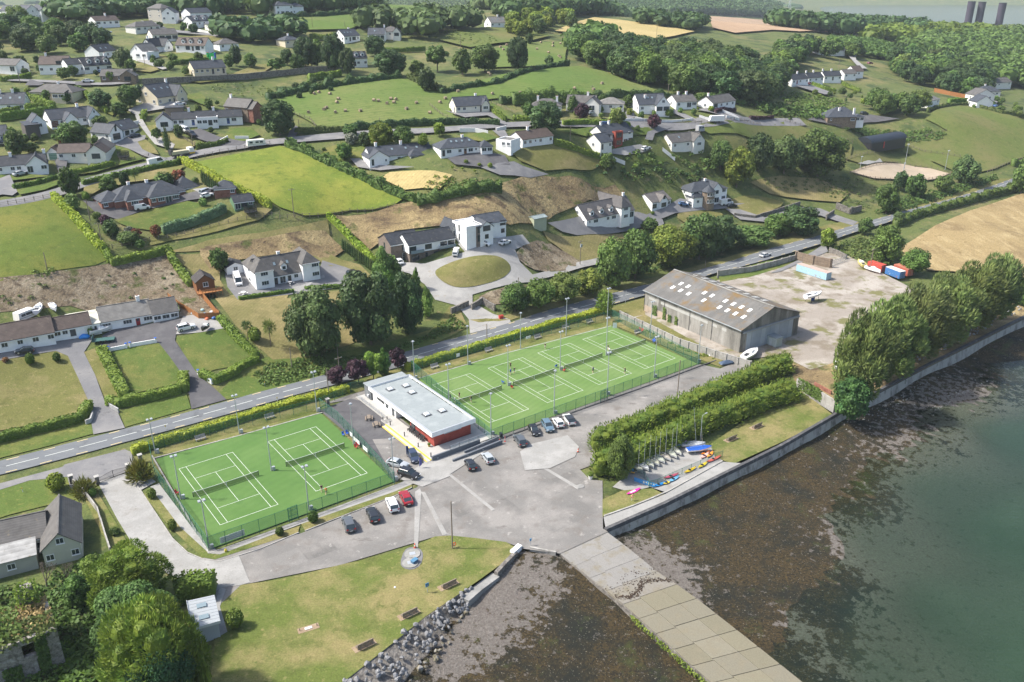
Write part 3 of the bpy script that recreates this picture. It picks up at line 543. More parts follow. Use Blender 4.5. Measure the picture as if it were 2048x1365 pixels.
def trunk_mb(h,r,limbs=5,seed=1,lean=.0):
 rg=random.Random(seed);b=MB()
 b.tube((0,0,-.08),(lean*.5,0,h),r,r*.7,7)
 for k in range(limbs):
  a=k*2.4+rg.uniform(-.4,.4);q=rg.uniform(.6,1.)
  b.tube((lean*q*.5,0,h*q),(lean+cos(a)*.24,sin(a)*.24,h*q+rg.uniform(.2,.35)),r*.5,r*.15,5)
 return b
TREE={}
def mtm(kind,var,hi):
 key=(kind,var,hi)
 if key in TREE:return TREE[key]
 rng=RNG(sum(map(ord,kind))*7+var*31+hi);cnt=(700,2200,5200,20000)[hi];sz=(.062,.036,.025,.016)[hi]
 if kind in("round","plum","lime","dark","grey","red"):
  L=dome_lobes(rng,15,.02,1.);V,F,T=crown(rng,L,cnt,sz);m={"round":"green"}.get(kind,kind)
 elif kind=="open":
  L=dome_lobes(rng,12,.22,1.,.36,(.13,.2));V,F,T=crown(rng,L,cnt,sz,core=.6);m="green"
 elif kind=="openplum":
  L=dome_lobes(rng,11,.16,1.,.34,(.14,.2));V,F,T=crown(rng,L,cnt,sz,core=.65);m="plum"
 elif kind=="column":
  L=[(0,0,z,.5*w,.5*w,.2)for z,w in((.12,.75),(.3,.95),(.5,.9),(.68,.7),(.82,.48),(.92,.25))];V,F,T=crown(rng,L,cnt//2,sz*1.2,"spray",(0,0,.7));m="dark"
 elif kind=="poplar":
  L=[(rng.uniform(-.12,.12),rng.uniform(-.12,.12),z,.5*w,.5*w,.15)for z,w in((.14,.7),(.26,.8),(.38,.75),(.5,.8),(.6,.65),(.72,.6),(.82,.42),(.92,.26))];V,F,T=crown(rng,L,cnt,sz*.9,core=.7);m="green"
 elif kind in("conifer","goldcone"):
  L=dome_lobes(rng,22,.0,1.,.35,(.13,.21),.3);V,F,T=crown(rng,L,cnt,sz*1.3,"spray",(.25,-.1,.2),core=.62);m="conifer"
 elif kind=="pine":
  L=dome_lobes(rng,20,.05,1.,.36,(.13,.22));V,F,T=crown(rng,L,int(cnt*1.5),sz*1.3,"spray",(.65,.2,.25),core=.68);m="pine"
 elif kind=="bush":
  L=[(rng.uniform(-.25,.25),rng.uniform(-.25,.25),rng.uniform(.25,.55),.28,.28,.4)for _ in range(6)]+[(0,0,.45,.4,.4,.5)]
  V,F,T=crown(rng,L,cnt//2,sz*1.4);m="green"
 elif kind=="ball":
  V,F,T=crown(rng,[(0,0,.5,.46,.46,.48)],cnt//2,sz*1.1,core=.93);m="hedge"
 elif kind=="flax":
  D=nrm(rng.normal(size=(cnt//2,3))*(1,1,.5)+(0,0,.6));C=D*(.33,.33,.5)*rng.uniform(.7,1,(len(D),1))+np.c_[rng.uniform(-.18,.18,(len(D),2)),np.zeros(len(D))]
  V,F=cds(rng,C,nrm(np.cross(D,rng.normal(size=D.shape))),sz*2.4,.25,D);T=np.repeat(rng.uniform(.5,1.5,len(D)),4);m="bramble"
 elif kind=="palm":
  Vs,Fs,Ts,off=[],[],[],0
  for(cx,cy,cz)in((0,0,.78),(.14,.05,.7),(-.12,.08,.72),(.02,-.13,.68)):
   D=nrm(rng.normal(size=(cnt//8,3))+(0,0,.25));C=np.array((cx,cy,cz))+D*(.17,.17,.13)
   V,F=cds(rng,C,nrm(np.cross(D,rng.normal(size=D.shape))),.10,.2,D);Vs.append(V);Fs.append(F+off);off+=len(V);Ts.append(np.repeat(rng.uniform(.7,1.25,len(D)),4))
  V,F,T=np.concatenate(Vs),np.concatenate(Fs),np.concatenate(Ts);m="green"
 V[:,:2]*=.5/np.percentile(np.hypot(V[:,0],V[:,1]),98.5);V[:,2]*=1/np.percentile(V[:,2],99.3)
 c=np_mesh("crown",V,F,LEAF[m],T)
 h={"open":.4,"openplum":.3,"palm":.72,"poplar":.3,"pine":.35}.get(kind,.25)
 t=trunk_mb(h,.028 if kind!="palm" else.03,6 if kind!="palm" else 4,var+3).mesh("trunk",M_bark)
 TREE[key]=(c,t);return TREE[key]
_tr=random.Random(11)
def tint(v=.12,base=(1,1,1)):
 a=1+_tr.uniform(-v,v);return tuple(min(1.6,b*a*(1+_tr.uniform(-v,v)*.5))for b in base)
CATS={"bush":("shrub","shrub"),"ball":("shrub","shrub"),"flax":("flax_bush","shrub"),"palm":("cabbage_palm","tree"),"column":("cypress_tree","tree"),"poplar":("poplar_tree","tree"),"conifer":("conifer_tree","tree"),"pine":("cypress_tree","tree"),"plum":("purple_tree","tree"),"openplum":("purple_tree","tree")}
def tree_at(kind,base,w,h,lbl,gp=None,hi=None,bt=(1,1,1),parts=True,name=None,var=None,dist=None):
 s=FPX/dpt(*base)
 if hi is None:hi=2 if w*s>95 else(1 if w*s>42 else 0)
 c,t=mtm(kind,_tr.randrange(3)if var is None else var,hi)
 nm,cat=("shrub","shrub")if name=="shrub" else CATS.get(kind,("tree","tree"))
 rot=(0,0,_tr.uniform(-.35,.35)if kind=="pine" else _tr.uniform(0,6.28));col=tint(.14,bt)
 if parts:
  r=tg(name or nm,lbl,cat,base,0,gp);r.rotation_euler=rot;r.scale=(w,w,h)
  link("crown" if cat=="tree" else "foliage",c,r,cl=col);link("trunk" if cat=="tree" else "stem",t,r)
  return r
 o=link(name or nm,c,None,base,rot,(w,w,h),col);return tag(o,lbl,cat,gp)
def tree(kind,x0,y0,x1,y1,lbl,gp=None,**kw):
 """plant whose outline fills the photo box x0..x1, y0..y1"""
 xc=(x0+x1)/2;yb=y1
 for _ in range(3):
  b=P(xc,yb);z=dpt(*b);s=FPX/z;th=atan2(CAMZ-b[2],hypot(b[0],b[1]))
  w=(x1-x0)/s;a=w/2;q=((y1-y0)/s/2)**2-(a*sin(th))**2
  bb=sqrt(max(q,(.25*a)**2))/cos(th)
  yb=(y0+y1)/2+bb*cos(th)*s
  yb=min(yb,y1)
 b=P(xc,yb)
 return tree_at(kind,b,w,2*bb,lbl,gp,**kw)
def hg(px,h,w,lbl,mat="hedge",gp=None,step=0,name="hedge",tv_=(1,1,1),rough=.17,cat="hedge",size=None,wild=.0):
 c=[Vector(P(*p)[:2])for p in px]
 L=[c[0]]
 for a,b in zip(c,c[1:]):
  n=max(1,int((b-a).length/1.5));L+=[a.lerp(b,k/n)for k in range(1,n+1)]
 A=np.array([(p.x,p.y)for p in L]);d=np.gradient(A,axis=0);d=d/np.linalg.norm(d,axis=1,keepdims=True);nrl=np.column_stack([-d[:,1],d[:,0]])
 z=terr(A[:,0],A[:,1]);rng=RNG(int(abs(px[0][0])*7+abs(px[0][1]))+len(px))
 dist=A.mean(0)[1];size=size or(.24 if dist<230 else.36)
 tot=np.linalg.norm(np.diff(A,axis=0),axis=1).sum();hh=h*(1+(rng.uniform(-1,1,len(A))*(rough+wild)))
 if wild:hh*=1+wild*np.sin(np.arange(len(A))*.9+rng.uniform(0,6))*.6
 ww=w*(1+rng.uniform(-1,1,len(A))*(rough*.5+wild*.6))
 V,F=[],[]
 for i in range(len(A)):
  x,y=A[i];nx,ny=nrl[i]*ww[i]/2*.86
  V+=[(x+nx,y+ny,z[i]-.6),(x+nx,y+ny,z[i]+hh[i]*.82),(x+nx*.6,y+ny*.6,z[i]+hh[i]*.93),(x-nx*.6,y-ny*.6,z[i]+hh[i]*.93),(x-nx,y-ny,z[i]+hh[i]*.82),(x-nx,y-ny,z[i]-.6)]
 for i in range(len(A)-1):
  for k in range(5):F.append((i*6+k,i*6+k+1,i*6+6+k+1,i*6+6+k))
 F+=[(0,5,2,1),(2,5,4,3)];e=(len(A)-1)*6;F+=[(e,e+1,e+2,e+5),(e+2,e+3,e+4,e+5)]
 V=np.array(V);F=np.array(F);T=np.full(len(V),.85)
 cnt=int(min(14000,tot*(w+2*h)/(size*size)*.55))
 t=rng.uniform(0,len(A)-1.001,cnt);i=t.astype(int);f=(t-i)[:,None]
 ctr=A[i]*(1-f)+A[i+1]*f;nn=nrl[i];W2=(ww[i]*(1-f[:,0])+ww[i+1]*f[:,0])/2;H2=hh[i]*(1-f[:,0])+hh[i+1]*f[:,0];z0=z[i]*(1-f[:,0])+z[i+1]*f[:,0]
 u=rng.uniform(0,2*h+w,cnt);side=np.where(u<h,-1,np.where(u<2*h,1,0));top=side==0
 lat=np.where(top,rng.uniform(-1,1,cnt),side)*W2*rng.uniform(.92,1.06,cnt);zz=np.where(top,1-.06*rng.uniform(0,1,cnt),rng.uniform(.05,.97,cnt))*H2
 C=np.column_stack([ctr+nn*lat[:,None],z0+zz]);N=np.where(top[:,None],np.array([[0,0,1.]]),np.column_stack([nn*side[:,None],np.full(cnt,.25)]));N=nrm(N+rng.normal(size=N.shape)*.5)
 V2,F2=cds(rng,C,N,size);T2=np.repeat(rng.uniform(.78,1.25,cnt),4)
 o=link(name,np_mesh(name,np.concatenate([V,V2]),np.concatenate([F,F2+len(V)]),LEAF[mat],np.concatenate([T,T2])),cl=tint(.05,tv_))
 return tag(o,lbl,cat,gp)
def scrub(px,spacing,size,lbl,mats="bramble",name="undergrowth",hgt=.8,jit=.45,leaf=None,lvs=26,dens=1.,stuff=True,seed=0,tv_=(1,1,1)):
 """low ground cover: overlapping leafy mounds over a polygon, one object"""
 poly=np.array([tuple(P(*p)[:2])for p in px]);rng=RNG(seed+int(px[0][0]+px[0][1]))
 gx,gy=np.meshgrid(np.arange(poly[:,0].min(),poly[:,0].max(),spacing),np.arange(poly[:,1].min(),poly[:,1].max(),spacing))
 gx=gx.ravel()+rng.uniform(-jit,jit,gx.size)*spacing;gy=gy.ravel()+rng.uniform(-jit,jit,gy.size)*spacing
 k=inside(poly,gx,gy)&(rng.uniform(size=gx.size)<dens);gx,gy=gx[k],gy[k]
 if not len(gx):return
 gz=terr(gx,gy);n=len(gx);r=size*rng.uniform(.5,1.3,n)
 D=nrm(rng.normal(size=(n,lvs,3))+(0,0,.5));D[...,2]=np.abs(D[...,2])
 C=np.stack([gx,gy,gz],1)[:,None]+D*np.stack([r,r,r*hgt],1)[:,None]*rng.uniform(.8,1.05,(n,lvs,1))
 N=nrm(D+rng.normal(size=D.shape)*.5+(0,0,.3));ls=leaf or max(.22,size*.28)
 V,F=cds(rng,C.reshape(-1,3),N.reshape(-1,3),ls);T=np.repeat(np.repeat(rng.uniform(.8,1.25,n),lvs)*rng.uniform(.8,1.2,n*lvs),4)
 o=link(name,np_mesh(name,V,F,LEAF[mats],T),cl=tint(.04,tv_))
 o["kind"]="stuff";o["label"]=lbl
 return o
def wood(px,spacing,h,lbl,gp,kinds=("round","dark"),wmul=(1.,1.35),seed=1,name=None,tv_=(1,1,1),lim=999):
 """individual trees filling a polygon"""
 poly=np.array([tuple(P(*p)[:2])for p in px]);rng=RNG(seed)
 gx,gy=np.meshgrid(np.arange(poly[:,0].min(),poly[:,0].max(),spacing),np.arange(poly[:,1].min(),poly[:,1].max(),spacing))
 gx=gx.ravel()+rng.uniform(-.38,.38,gx.size)*spacing;gy=gy.ravel()+rng.uniform(-.38,.38,gy.size)*spacing
 k=inside(poly,gx,gy);n=0
 for x,y in zip(gx[k],gy[k]):
  if n>=lim:break
  hh=rng.uniform(*h);w=hh*rng.uniform(*wmul);n+=1
  tree_at(kinds[int(rng.integers(len(kinds)))],(x,y,float(terr(x,y))-.3),w,hh,lbl,gp,parts=False,name=name,bt=tv_)
 return n
def wm_(px,spacing,h,lbl,seed=1,mat="dark",lvs=46,name="woodland",zf=None,tv_=(1,1,1)):
 poly=np.array([tuple(P(*p)[:2])for p in px]);rng=RNG(seed)
 gx,gy=np.meshgrid(np.arange(poly[:,0].min(),poly[:,0].max(),spacing),np.arange(poly[:,1].min(),poly[:,1].max(),spacing))
 gx=gx.ravel()+rng.uniform(-.4,.4,gx.size)*spacing;gy=gy.ravel()+rng.uniform(-.4,.4,gy.size)*spacing
 k=inside(poly,gx,gy);gx,gy=gx[k],gy[k];gz=terr(gx,gy);n=len(gx);hh=rng.uniform(*h,n);r=spacing*rng.uniform(.55,.85,n)
 D=nrm(rng.normal(size=(n,lvs,3))+(0,0,.35));C=np.stack([gx,gy,gz+hh*.55],1)[:,None]+D*np.stack([r,r,hh*.48],1)[:,None]*rng.uniform(.85,1.08,(n,lvs,1))
 V,F=cds(rng,C.reshape(-1,3),nrm(D+rng.normal(size=D.shape)*.45+(0,0,.3)).reshape(-1,3),spacing*1.25/sqrt(lvs));T=np.repeat(np.repeat(rng.uniform(.75,1.3,n),lvs)*rng.uniform(.85,1.15,n*lvs),4)
 cv=(np.stack([gx,gy,gz+hh*.5],1)[:,None]+CSV[None]*np.stack([r*.85,r*.85,hh*.45],1)[:,None]).reshape(-1,3);cf=(CSF[None]+(np.arange(n)*len(CSV))[:,None,None]).reshape(-1,4)
 o=link(name,np_mesh(name,np.concatenate([V,cv]),np.concatenate([F,cf+len(V)]),LEAF[mat],np.concatenate([T,np.repeat(rng.uniform(.8,1.1,n),len(CSV))])),cl=tint(.04,tv_));o["kind"]="stuff";o["label"]=lbl
 #buildings
MWL=tm("painted_render",(.8,.8,.8),[],.85,.05,4,(.8,.07),objcol=True,spec=.2,coord="obj")
def roof_mat():
 m,nt,b=new_mat("roof_tiles");L=nt.links
 vec=nd(nt,"ShaderNodeTexCoord").outputs["Object"];col=nd(nt,"ShaderNodeObjectInfo").outputs["Color"]
 sep=nd(nt,"ShaderNodeSeparateXYZ");L.new(vec,sep.inputs[0])
 w=nd(nt,"ShaderNodeMath",operation='MULTIPLY');sv(w,1,4.2);L.new(sep.outputs[2],w.inputs[0])
 fr=nd(nt,"ShaderNodeMath",operation='FRACT');L.new(w.outputs[0],fr.inputs[0])
 rr=nd(nt,"ShaderNodeMapRange");sv(rr,3,.82);sv(rr,4,1.1);L.new(fr.outputs[0],rr.inputs[0])
 f=nf(nt,vec,.7,.3,.7,5);r2=nd(nt,"ShaderNodeMapRange");sv(r2,3,.78);sv(r2,4,1.25);L.new(f,r2.inputs[0])
 mu=nd(nt,"ShaderNodeMath",operation='MULTIPLY');L.new(rr.outputs[0],mu.inputs[0]);L.new(r2.outputs[0],mu.inputs[1])
 hv=nd(nt,"ShaderNodeVectorMath",operation='SCALE');L.new(col,hv.inputs[0]);L.new(mu.outputs[0],hv.inputs["Scale"])
 c2=mixc(nt,nf(nt,vec,1.3,.62,.75,4),hv.outputs[0],(.17,.15,.11))
 L.new(c2,b.inputs["Base Color"]);sv(b,"Roughness",.7);sv(b,"Specular IOR Level",.3)
 bp=nd(nt,"ShaderNodeBump");sv(bp,"Strength",.5);sv(bp,"Distance",.05);L.new(fr.outputs[0],bp.inputs["Height"]);L.new(bp.outputs[0],b.inputs["Normal"])
 return m
M_roof=roof_mat()
def brick_mat(name,c1,c2,mortar,sc=1.):
 m,nt,b=new_mat(name);L=nt.links
 tc=nd(nt,"ShaderNodeTexCoord");ge=nd(nt,"ShaderNodeVectorMath",operation='ADD')
 sep=nd(nt,"ShaderNodeSeparateXYZ");L.new(tc.outputs["Object"],sep.inputs[0]);ad=nd(nt,"ShaderNodeMath",operation='ADD');L.new(sep.outputs[0],ad.inputs[0]);L.new(sep.outputs[1],ad.inputs[1])
 cb=nd(nt,"ShaderNodeCombineXYZ");L.new(ad.outputs[0],cb.inputs[0]);L.new(sep.outputs[2],cb.inputs[1])
 br=nd(nt,"ShaderNodeTexBrick");sv(br,"Scale",sc);sv(br,"Brick Width",.45);sv(br,"Row Height",.16);sv(br,"Mortar Size",.014)
 sv(br,"Color1",(*c1,1));sv(br,"Color2",(*c2,1));sv(br,"Mortar",(*mortar,1));L.new(cb.outputs[0],br.inputs["Vector"])
 c=mixc(nt,nf(nt,tc.outputs["Object"],.8,.5,.75),br.outputs[0],tuple(.7*q for q in c1));L.new(c,b.inputs["Base Color"]);sv(b,"Roughness",.9)
 return m
MBR=brick_mat("red_brick",(.21,.068,.043),(.28,.095,.058),(.3,.24,.2))
MST=brick_mat("brown_stone",(.20,.145,.10),(.30,.235,.17),(.15,.12,.1),.8)
M_cladb=brick_mat("stone_cladding",(.16,.125,.10),(.25,.20,.165),(.12,.1,.09),1.2)
MF=plain("window_frame_paint",(.75,.76,.76),.5)
MDF=plain("dark_frame_paint",(.05,.055,.06),.5)
MG=plain("window_glass",(.035,.05,.06),.08,0,.6)
M_glass2=plain("pale_window_glass",(.20,.26,.29),.1,0,.6)
MP=plain("paint",(1,1,1),.5,objcol=True)
MM=plain("galvanised_metal",(.42,.45,.47),.45,.3)
MDM=plain("dark_metal",(.05,.052,.055),.5,.2)
MW=tm("weathered_wood",(.23,.19,.15),[((.14,.11,.085),2,.5,.7,(1,6,1))],.9,.2,8,coord="obj")
MOW=tm("orange_wood",(.33,.145,.05),[((.24,.10,.035),2,.5,.7,(1,6,1))],.8,.1,8,coord="obj")
WHITE,CREAM,GREYW,OFFW=(.86,.86,.85),(.66,.59,.44),(.50,.50,.48),(.76,.74,.69)
SLATE,DSLATE,BROWN,GREY,LGREY=(.052,.060,.074),(.036,.041,.05),(.088,.067,.058),(.10,.096,.092),(.17,.165,.155)
_wc={}
def wme(w,h,style,pane):
 """style: w window, d/r/b/k door colours, g garage, P patio; frame protrudes from the wall plane y=0 towards -y"""
 key=(round(w,2),round(h,2),style,pane)
 if key in _wc:return _wc[key]
 b=MB();t=.09
 if style in "wP":
  b.box(0,-.08,0,t,0,h);b.box(w-t,-.08,0,w,0,h);b.box(t,-.08,0,w-t,0,t);b.box(t,-.08,h-t,w-t,0,h)
  n=max(1,round(w/(.75 if style=="w" else 1.1)))
  for k in range(1,n):x=w*k/n;b.box(x-t*.35,-.075,t,x+t*.35,-.002,h-t)
  if style=="w":b.box(-.06,-.16,-.09,w+.06,0,-.003)
  g=BQ(t,-.035,t,w-t,-.004,h-t)
  if not pane:b.add(g.v,g.f,1)
  r=(b.mesh("window",[MF,MG]),g.mesh("pane",MG)if pane else None)
 elif style in "DK":
  b.box(0,-.08,0,.07,0,h);b.box(w-.07,-.08,0,w,0,h);b.box(.07,-.08,0,w-.07,0,.07);b.box(.07,-.08,h-.07,w-.07,0,h)
  n=max(1,round(w/1.2))
  for k in range(1,n):x=w*k/n;b.box(x-.03,-.075,.07,x+.03,-.002,h-.07)
  g=BQ(.07,-.035,.07,w-.07,-.004,h-.07)
  if not pane:b.add(g.v,g.f,1)
  r=(b.mesh("window",[MDF,MG]),g.mesh("pane",MG)if pane else None)
 else:
  b.box(-.07,-.06,0,0,0,h+.07);b.box(w,-.06,0,w+.07,0,h+.07);b.box(0,-.06,h,w,0,h+.07)
  b.box(0,-.04,0,w,-.003,h,1)
  if style=="g":
   for k in range(1,4):b.box(.02,-.05,h*k/4-.02,w-.02,-.041,h*k/4+.02,0)
  else:
   b.box(w*.25,-.048,h*.55,w*.75,-.041,h*.9,2)
  r=(b.mesh("door",[MF,MP,MG]),None)
 _wc[key]=r;return r
DOORC={"d":(.06,.05,.05),"r":(.30,.02,.03),"b":(.04,.09,.25),"n":(.20,.10,.05),"t":(.02,.18,.20),"v":(.7,.7,.7),"g":(.16,.06,.04),"G":(.72,.72,.70),"k":(.07,.075,.08),"e":(.10,.22,.17)}
def pop_(root,pat,org,ang,L,z0,near,hmul=1.):
 """pattern rows bottom/top: w window W wide D dark window K dark wide P patio; lower-case door letters"""
 for ri,row in enumerate(pat.split("/")):
  n=len(row)
  for i,ch in enumerate(row):
   if ch in ". ":continue
   z=z0+2.75*ri
   sty,w,h,zz={"w":("w",1.25,1.15,.95),"W":("w",2.1,1.25,.9),"s":("w",.7,.9,1.2),"D":("D",1.3,1.4,.8),"K":("K",2.6,1.7,.5),"P":("P",2.3,2.1,.05),"T":("D",.8,2.1,.2),"Q":("D",3.2,2.2,.05)}.get(ch,("d",1.,2.1,.03))
   if ch in "gGke":sty,w,h="g",2.5,2.15
   w=min(w,L/n*.86);cx=L*(i+.5)/n-w/2
   px=org[0]+cos(ang)*cx;py=org[1]+sin(ang)*cx
   fm,gm=wme(w,h*hmul,sty,near)
   nm="door" if sty in "dg" else "window"
   o=link("garage_door" if sty=="g" else nm,fm,root,(px,py,z+zz),ang,cl=DOORC.get(ch,WHITE))
   if gm:link("pane",gm,o)
 return root
def block(root,x,y,w,d,wh,rh,kind="g",wlc=WHITE,rfc=SLATE,F="",Lp="",R="",near=False,z0=.0,ov=.35,wmt=None,trim=True,wallname="wall",plinth=2.5,B=""):
 """one roofed block of a house in house coordinates; x,y is its front left corner"""
 b=MB();zb=z0-(plinth if z0==0 else 0);z1=z0+wh
 b.box(x,y,zb,x+w,y+d,z1)
 if kind=="g":b.add([(x,y,z1),(x,y+d,z1),(x,y+d/2,z1+rh-.02),(x+w,y,z1),(x+w,y+d,z1),(x+w,y+d/2,z1+rh-.02)],[(0,2,1),(3,4,5),(0,3,5,2),(1,2,5,4)])
 if kind=="G":b.add([(x,y,z1),(x+w,y,z1),(x+w/2,y,z1+rh-.02),(x,y+d,z1),(x+w,y+d,z1),(x+w/2,y+d,z1+rh-.02)],[(0,1,2),(3,5,4),(0,2,5,3),(1,4,5,2)])
 if kind=="f":
  t=.3
  for q in((x,y,x+w,y+t),(x,y+d-t,x+w,y+d),(x,y+t,x+t,y+d-t),(x+w-t,y+t,x+w,y+d-t)):b.box(q[0],q[1],z1,q[2],q[3],z1+rh)
 wo=b.bd(wallname,wmt or MWL,root,cl=wlc)
 r=MB();t=.16
 if kind in "gG":
  s=rh/((d if kind=="g" else w)/2);ez=z1-s*ov
  if kind=="g":
   x0,x1=x-ov*.6,x+w+ov*.6;ym=y+d/2
   for sg,ye in((1,y-ov),(-1,y+d+ov)):
    r.hexa([(x0,ye,ez),(x1,ye,ez),(x1,ym,z1+rh),(x0,ym,z1+rh)][::sg],[(x0,ye,ez+t),(x1,ye,ez+t),(x1,ym,z1+rh+t),(x0,ym,z1+rh+t)][::sg])
   r.box(x0,ym-.12,z1+rh+t-.04,x1,ym+.12,z1+rh+t+.07)
  else:
   y0,y1=y-ov*.6,y+d+ov*.6;xm=x+w/2
   for sg,xe in((-1,x-ov),(1,x+w+ov)):
    r.hexa([(xe,y0,ez),(xe,y1,ez),(xm,y1,z1+rh),(xm,y0,z1+rh)][::sg],[(xe,y0,ez+t),(xe,y1,ez+t),(xm,y1,z1+rh+t),(xm,y0,z1+rh+t)][::sg])
   r.box(xm-.12,y0,z1+rh+t-.04,xm+.12,y1,z1+rh+t+.07)
 elif kind=="h":
  s=rh/(min(w,d)/2);ez=z1-s*ov
  x0,x1,y0,y1=x-ov,x+w+ov,y-ov,y+d+ov;m=min(w,d)/2+ov;zt=z1+rh
  if w>=d:A,B_=(x0+m,(y0+y1)/2,zt),(x1-m,(y0+y1)/2,zt)
  else:A,B_=((x0+x1)/2,y0+m,zt),((x0+x1)/2,y1-m,zt)
  e=[(x0,y0,ez),(x1,y0,ez),(x1,y1,ez),(x0,y1,ez)];u=[(p[0],p[1],p[2]+t)for p in e]
  r.add(e+u+[A,B_],([(4,5,9,8),(5,6,9),(6,7,8,9),(7,4,8)]if w>=d else[(4,5,8),(5,6,9,8),(6,7,9),(7,4,8,9)])+[(0,1,5,4),(1,2,6,5),(2,3,7,6),(3,0,4,7),(3,2,1,0)])
 elif kind=="f":r.box(x+.3,y+.3,z1-.02,x+w-.3,y+d-.3,z1+.05)
 elif kind=="m":r.hexa([(x-.2,y-.3,z1),(x+w+.2,y-.3,z1),(x+w+.2,y+d,z1+rh),(x-.2,y+d,z1+rh)],[(x-.2,y-.3,z1+.15),(x+w+.2,y-.3,z1+.15),(x+w+.2,y+d,z1+rh+.15),(x-.2,y+d,z1+rh+.15)])
 ro=r.bd("roof",M_roof,root,cl=rfc)
 if trim and kind in "gGh" and near:
  q=MB();ez2=z1-.12
  q.box(x-ov*.3,y-ov-.03,ez2-.15-(rh/(d/2)*ov if kind!="G" else 0),x+w+ov*.3,y-ov+.06,ez2-(rh/(d/2)*ov if kind!="G" else 0)+.12)if kind!="G" else None
  if q.v:q.bd("gutter",MF,ro)
 for pat,org,ang,L in((F,(x,y),0,w),(Lp,(x,y+d),-pi/2,d),(R,(x+w,y),pi/2,d)):
  if pat:pop_(root,pat,org,ang,L,z0,near)
 return ro
def chimney(ro,x,y,z,c=WHITE,h=1.3):
 b=MB();b.box(x-.42,y-.3,z-1.4,x+.42,y+.3,z+h);b.box(x-.5,y-.38,z+h,x+.5,y+.38,z+h+.12)
 b.tube((x-.18,y,z+h+.12),(x-.18,y,z+h+.45),.12,.1,8,1);b.tube((x+.18,y,z+h+.12),(x+.18,y,z+h+.45),.12,.1,8,1)
 b.bd("chimney",[MWL,plain("terracotta",(.3,.13,.08))if "terracotta" not in MATS else MATS["terracotta"]],ro,cl=c)
def house(lbl,fl,fr,d,wh=2.6,rh=2.4,kind="g",wall=WHITE,roof=SLATE,F="",L="",R="",ch=(),sky=(),dorm=(),wings=(),name="house",gp=None,wmt=None,zoff=.0,dsty=WHITE):
 a=Vector(P(*fl));b=Vector((*flat(*fr,a.z),a.z));v=(b-a).xy;w=v.length;ang=atan2(v.y,v.x)
 z=(a.z+b.z)/2+.05+zoff
 near=dpt(*a)<275
 root=tg(name,lbl,name.split("_")[-1],(a.x,a.y,z),ang,gp)
 ro=block(root,0,0,w,d,wh,rh,kind,wall,roof,F,L,R,near,wmt=wmt)
 sl=rh/(d/2)
 for(u,vv)in ch:
  zz=wh+(rh-abs(vv-.5)*d*sl if kind=="g" else rh*.8);chimney(ro,u*w,vv*d,zz)
 for(u,vv)in sky:
  y=vv*d;zz=wh+sl*min(y,d-y)+.17;an=atan(sl)*(1 if vv<.5 else-1)
  q=MB();q.box(-.42,-.6,0,.42,.6,.05);q.box(-.34,-.5,.05,.34,.5,.06,1);q.bd("roof_window",[MDF,M_glass2],ro,loc=(u*w,y,zz),rot=(an,0,0))
 for u in dorm:
  q=MB();dw=1.7;y0=.9;z0=wh+sl*y0-.1;dh=1.5;yb=min(d*.5,y0+(dh+.6)/sl)
  q.box(-dw/2,y0,z0-.2,dw/2,yb,z0+dh)
  q.add([(-dw/2,y0,z0+dh),(dw/2,y0,z0+dh),(0,y0,z0+dh+.75),(0,yb+.5,z0+dh+.75)],[(0,1,2),(1,3,2),(0,2,3)])
  do=q.bd("dormer",MWL,root,loc=(u*w,0,0),cl=dsty)
  q=MB()
  for sg in(-1,1):q.hexa([(sg*(dw/2+.2),y0-.2,z0+dh-.15),(0,y0-.2,z0+dh+.78),(0,yb+.6,z0+dh+.78),(sg*(dw/2+.2),yb+.6,z0+dh-.15)][::sg],[(sg*(dw/2+.2),y0-.2,z0+dh),(0,y0-.2,z0+dh+.93),(0,yb+.6,z0+dh+.93),(sg*(dw/2+.2),yb+.6,z0+dh)][::sg])
  q.bd("dormer_roof",M_roof,do,cl=roof)
  link("window",wme(1.1,1.1,"w",False)[0],do,(-.55,y0,z0+.2),0)
 for wg in wings:
  k=dict(wlc=wall,rfc=roof,near=near,wmt=wmt);k.update(wg[1]if len(wg)>1 else{})
  block(root,*wg[0],**k)
 return root
H=house
#far left slope
for i,(x,y)in enumerate([(2,40),(34,39),(64,38)]):
 H(["white gabled house at the left edge of the row of three under the far fields","middle white gabled house of the row of three under the far fields","white gabled house ending the row of three nearest the dark round trees"][i],(x,y),(x+21,y+1),8,5,2.6,"g",WHITE,SLATE,"w.w/w.w","","w/s",gp="row of three white houses")
H("white bungalow with a brown tiled roof below the far fields",(192,53),(240,51),8,2.7,2.2,"g",WHITE,BROWN,"WwwW","w",ch=[(.6,.5)])
H("white house half hidden in trees with a long slate roof and two skylights",(165,76),(190,73),9,2.6,3,"g",WHITE,SLATE,"w.w","w",sky=[(.3,.25),(.7,.25)])
H("slate roofed house sunk among dark trees above the left wood",(98,72),(134,70),8,2.6,2.6,"g",GREYW,SLATE,"w.w",ch=[(.8,.5)])
H("long pale bungalow with a grey hipped roof beside the sloping lane",(272,65),(322,62),8,2.7,2.3,"h",OFFW,GREY,"WwdW",wings=[((11,2,5,8,2.7,2.2,"g"),dict(R="w"))])
H("grey roofed bungalow with an open veranda above the dried lawn",(306,82),(357,80),9,2.8,2.4,"g",OFFW,GREY,"dKKK","w")
H("small white house with crossing slate gables and a white chimney",(306,105),(347,101),7,2.6,3.2,"g",WHITE,DSLATE,"w.dw","ww/s",ch=[(.1,.5)],wings=[((6,-2,5,5,2.6,3,"G"),dict(F="w/s"))])
H("white house with a brown roof and three white dormers",(352,102),(411,103),8,2.6,3.2,"g",WHITE,BROWN,"w.KdKw","w",dorm=[.25,.5,.8])
